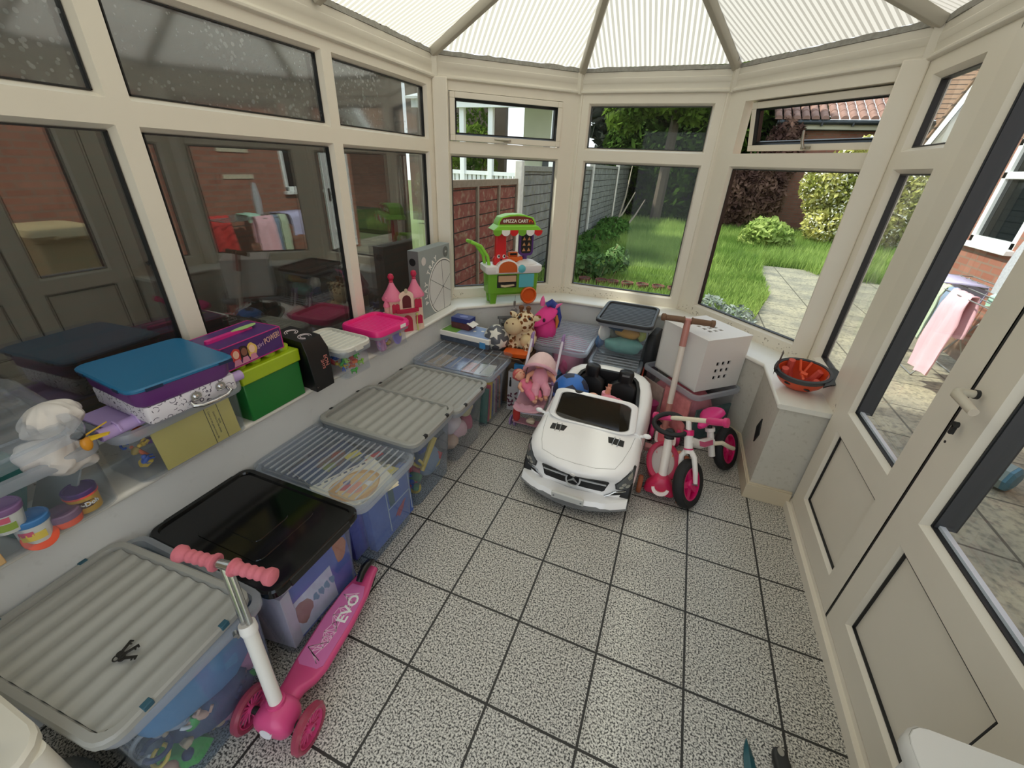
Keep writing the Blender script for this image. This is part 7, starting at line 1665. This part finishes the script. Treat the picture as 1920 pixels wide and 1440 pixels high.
# ------------------------------------------------------------------ front scooter
t = thing('three_wheel_scooter', 'pink three-wheeled scooter with a white stem standing beside the nearest crates', 'scooter', (0, 0, 0))
SP = P('scooter_pink', (206, 74, 126), .35); GP = P('grip_pink', (206, 112, 124), .7, bump=.8, bscale=90); WHC = CLEAR('pink_clear_wheel', (226, 140, 168), .45, (226, 120, 150), 1.4, .15)
fw = V((.057, -1.2, 0)); rw = V((-.015, -.74, 0)); fx = (fw-rw).normalized(); sd = V((fx.y, -fx.x, 0)); sd = -sd if sd.x < 0 else sd
Ms = Mx(((sd.x, -fx.x, 0, fw.x), (sd.y, -fx.y, 0, fw.y), (0, 0, 1, 0), (0, 0, 0, 1)))    # local x right, y back along the deck
b = B(Ms); b.loft([ring(w2, 2*h2, r_, z_, cx=0, cy=.0) for z_, w2, h2, r_ in ((.022, .07, .03, .02), (.04, .105, .042, .03), (.085, .13, .05, .035), (.115, .10, .048, .03), (.14, .055, .034, .02))])
nose = obj('front_housing', b, SP, t, sub=1, ang=80)
b = B(Ms); b.loft([[(x_, y_, z_) for x_, z_ in rr(w2, h2, min(w2, h2)*.4, 3, 0, zc)] for y_, w2, h2, zc in ((.02, .07, .05, .095), (.07, .075, .045, .09), (.11, .10, .035, .075), (.15, .115, .03, .07), (.3, .118, .03, .07), (.42, .1, .03, .07), (.5, .062, .034, .068), (.535, .05, .03, .066))]); dk = obj('deck', b, SP, t, ang=60)
b = B(Ms); b.loft([[(x_, y_, z_) for x_ in (-w2, w2) for z_ in ((.0855,) if True else ())]+[(w2, y_, .0875), (-w2, y_, .0875)] for y_, w2 in ((.135, .03), (.15, .046), (.3, .049), (.4, .042), (.44, .026))]); obj('deck_pad', b, P('deck_pad', (206, 110, 166), .6), dk, smooth=False)
b = B(Ms); rd = random.Random(6); nodes = [(rd.uniform(-.038, .038), .15+.26*i/26) for i in range(27)]
for i in range(len(nodes)):
    for j in range(i+1, min(i+4, len(nodes))):
        (a, c), (e, f) = nodes[i], nodes[j]; d_ = V((e-a, f-c));
        if d_.length < .012: continue
        n_ = V((-d_.y, d_.x)).normalized()*.0011; b.prism([(a+n_.x, c+n_.y), (e+n_.x, f+n_.y), (e-n_.x, f-n_.y), (a-n_.x, c-n_.y)], .0874, .0884)
obj('deck_pattern', b, P('pattern_pale', (238, 196, 216), .6), dk, smooth=False)
text('lettering', 'EVO', .05, Ms @ Mx.Translation((.018, .345, .0884)) @ Mx.Rotation(R(90), 4, 'Z') @ Mx.Scale(1, 4), WHITEM, dk, bold=.001, sx=1.15)
b = B(Ms); b.tube([(0, .445, .1), (0, .47, .118), (0, .50, .122), (0, .525, .115), (0, .545, .095)], [.012, .014, .015, .014, .011], 10); obj('rear_brake', b, BLACKP, t)
obj('wheel', B(Ms).lathe([(.015, -.014), (.036, -.014), (.042, -.006), (.042, .006), (.036, .014), (.015, .014)], 24, (0, .50, .042), rot('Y', 90)), BLACKM, t)
for sx in (-1, 1):
    w_ = obj('wheel', B(Ms).lathe([(.05, -.011), (.06, -.013), (.067, -.006), (.067, .006), (.06, .013), (.05, .011), (.05, -.011)], 32, (sx*.1, .0, .067), rot('Y', 90), c0=False, c1=False), WHC, t)
    b = B(Ms); b.lathe([(.052, -.009), (.047, -.01), (.047, .01), (.052, .009)], 30, (sx*.1, 0, .067), rot('Y', 90), c0=False, c1=False); b.lathe([(.001, -.012), (.012, -.012), (.014, 0), (.012, .012), (.001, .012)], 14, (sx*.1, 0, .067), rot('Y', 90), c0=False, c1=False)
    for k in range(14):
        a = 2*PI*k/14; b.tube([(sx*.1, .011*math.cos(a), .067+.011*math.sin(a)), (sx*.1, .049*math.cos(a+.25), .067+.049*math.sin(a+.25))], .0032, 6)
    hb = obj('hub', b, SP, w_); obj('axle_bolt', B(Ms).tube([(sx*.1, 0, .067), (sx*.116, 0, .067)], .005, 8), STEEL, hb)
    obj('axle_arm', B(Ms).tube([(sx*.05, .0, .065), (sx*.1, 0, .067)], .011, 10), BLACKM, t)
ub = [(.019*math.cos(a), .019*math.sin(a)) for a in [.5+5.4*i/20 for i in range(21)]]+[(.024, .014), (.012, .004)]
obj('unicorn_badge' if False else 'badge', B(Ms @ frame((0, -.0478, .085), (1, 0, 0), (0, .12, 1))).prism(ub, -.006, .003), P('badge_white', (226, 222, 226), .4), nose)
s0 = Ms @ V((0, .01, .135)); s1 = V((-.052, -1.127, .60)); s0 = V(s0)
obj('collar', B().tube([s0-V((0, 0, .012)), s0+(s1-s0)*.02], .026, 16), SP, nose)
obj('stem', B().tube([s0, s0.lerp(s1, .56)], .0185, 18), P('stem_white', (226, 224, 216), .35), t)
cl = obj('clamp', B().tube([s0.lerp(s1, q) for q in (.545, .56, .575, .61)], [.021, .023, .0225, .021], 16), WHITEP, t)
obj('clamp_bolt', B().tube([s0.lerp(s1, .57)+V((-.028, -.02, 0)), s0.lerp(s1, .57)+V((-.012, -.028, 0))], .006, 8).tube([s0.lerp(s1, .55)+V((-.03, -.018, 0)), s0.lerp(s1, .55)+V((-.012, -.022, 0))], .005, 8), STEEL, cl)
sx_ = sd
obj('upper_stem', B().tube([s0.lerp(s1, .58)-sx_*.008, s1-sx_*.008], .009, 12).tube([s0.lerp(s1, .58)+sx_*.011, s1+sx_*.011], .0085, 12), CHROME, t)
hx = V((.98, .17, -.03)).normalized(); hc = s1+V((0, 0, .004))
obj('handlebar', B().tube([hc-hx*.13, hc+hx*.13], .0125, 14), CHROME, t)
for s_ in (-1, 1):
    prof = [.016+.0018*math.sin(i*1.6) for i in range(16)]
    obj('grip', B().tube([hc+hx*(s_*q) for q in [.022, .025, .031, .033]+[.036+.0052*i for i in range(16)]+[.12, .128, .142, .148]], [.017, .0235, .0235, .018]+prof+[.0175, .0225, .022, .014], 18), GP, t)
# ------------------------------------------------------------------ bottom left corner: white plastic stool, grey fleecy slipper
t = thing('plastic_stool', 'white plastic child stool with a rounded corner in the bottom left of the view', 'stool', (-.27, -1.655, 0), rz=0)
IV = P('ivory_plastic', (222, 218, 204), .35)
b = B(); b.loft([ring(.36, .30, .06, .478), ring(.38, .32, .07, .485), ring(.38, .32, .07, .505), ring(.365, .305, .064, .512), ring(.30, .24, .05, .512), ring(.285, .225, .045, .505), ring(.285, .225, .045, .478), ring(.36, .30, .06, .478)], False, False); obj('seat_ring', b, IV, t)
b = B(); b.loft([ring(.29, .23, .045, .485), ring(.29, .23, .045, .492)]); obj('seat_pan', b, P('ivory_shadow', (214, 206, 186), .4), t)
for sx in (-1, 1):
    for sy in (-1, 1): obj('leg', B().loft([ring(.045, .045, .015, 0, cx=sx*.16, cy=sy*.128), ring(.055, .055, .02, .485, cx=sx*.155, cy=sy*.124)]), IV, t)
FL = P('grey_fleece', (176, 174, 164), .95, var=20, vscale=60, bump=1, bscale=160)
o = lump('fleece_slipper', 'grey fleecy slipper on the floor in front of the nearest storage box', (-.315, -1.53, .055), (.1, .065, .055), FL, 3, .06, 'slipper', n=28, k=18)
tag(obj('dark_shoe', B(TRS((-.19, -1.495, 0), rz=40)).loft([ring(.1, .05, .024, 0), ring(.105, .055, .026, .02), ring(.08, .045, .02, .045), ring(.04, .03, .012, .055)]), P('dark_shoe', (70, 70, 70), .8), sub=1), 'small dark shoe between the slipper and the nearest storage box', 'shoe')
# ------------------------------------------------------------------ bottom edge: garden tool handles, and the white appliance
t = thing('hand_tool', 'black rubber tool handle with a hanging hole lying on the tiles at the bottom edge', 'hand tool', (1.47, -.665, .0), rz=8)
b = B(TRS((0, 0, .016)));
o_ = [(.0, .0), (.016, -.004), (.024, -.02), (.026, -.06), (.022, -.13), (-.022, -.13), (-.026, -.06), (-.024, -.02), (-.016, -.004)]
b.loft([[(x_*f, y_, z_) for x_, y_ in o_] for f, z_ in ((.7, -.016), (1, -.006), (1, .006), (.7, .014))]); h_ = obj('grip', b, P('tool_black', (34, 35, 34), .5), t, sub=1)
obj('hanging_hole', B(TRS((0, -.017, .0295))).prism(blob(14, .009, .011), 0, .0015), P('hole_pale', (150, 146, 136), .8), h_)
obj('blade', B().bx(-.014, .014, -.3, -.12, .004, .012), STEEL, t)
t = thing('hand_trowel', 'teal pointed tool blade lying on the tiles left of the black tool handle', 'hand tool', (1.385, -.675, 0), rz=4)
b = B(); b.loft([[(x_, y_, z_) for x_, z_ in ((-w2, .002), (0, .008), (w2, .002), (w2, .006), (0, .014), (-w2, .006))] for y_, w2 in ((.0, .001), (-.02, .009), (-.05, .015), (-.1, .019), (-.15, .02))]); obj('blade', b, P('tool_teal', (32, 84, 92), .4), t)
obj('tool_grip', B().tube([(0, -.15, .012), (0, -.26, .016)], [.008, .013], 10), P('tool_teal', (32, 84, 92), .4), t)
t = thing('white_appliance', 'white lidded appliance with rounded corners in the bottom right corner', 'appliance', (1.535, -1.255, 0))
AW = P('appliance_white', (214, 213, 208), .35)
obj('cabinet', B().loft([ring(.265, .56, .02, 0), ring(.265, .56, .02, .715)]), AW, t)
obj('top_lid', B().loft([ring(.29, .60, .035, .715), ring(.298, .61, .04, .72), ring(.298, .61, .04, .745), ring(.288, .6, .036, .752)]), AW, t)
obj('lid_seam', B().loft([ring(.29, .602, .036, .7495), ring(.2905, .6025, .036, .7505)]), P('seam_dark', (110, 108, 98), .6), t)
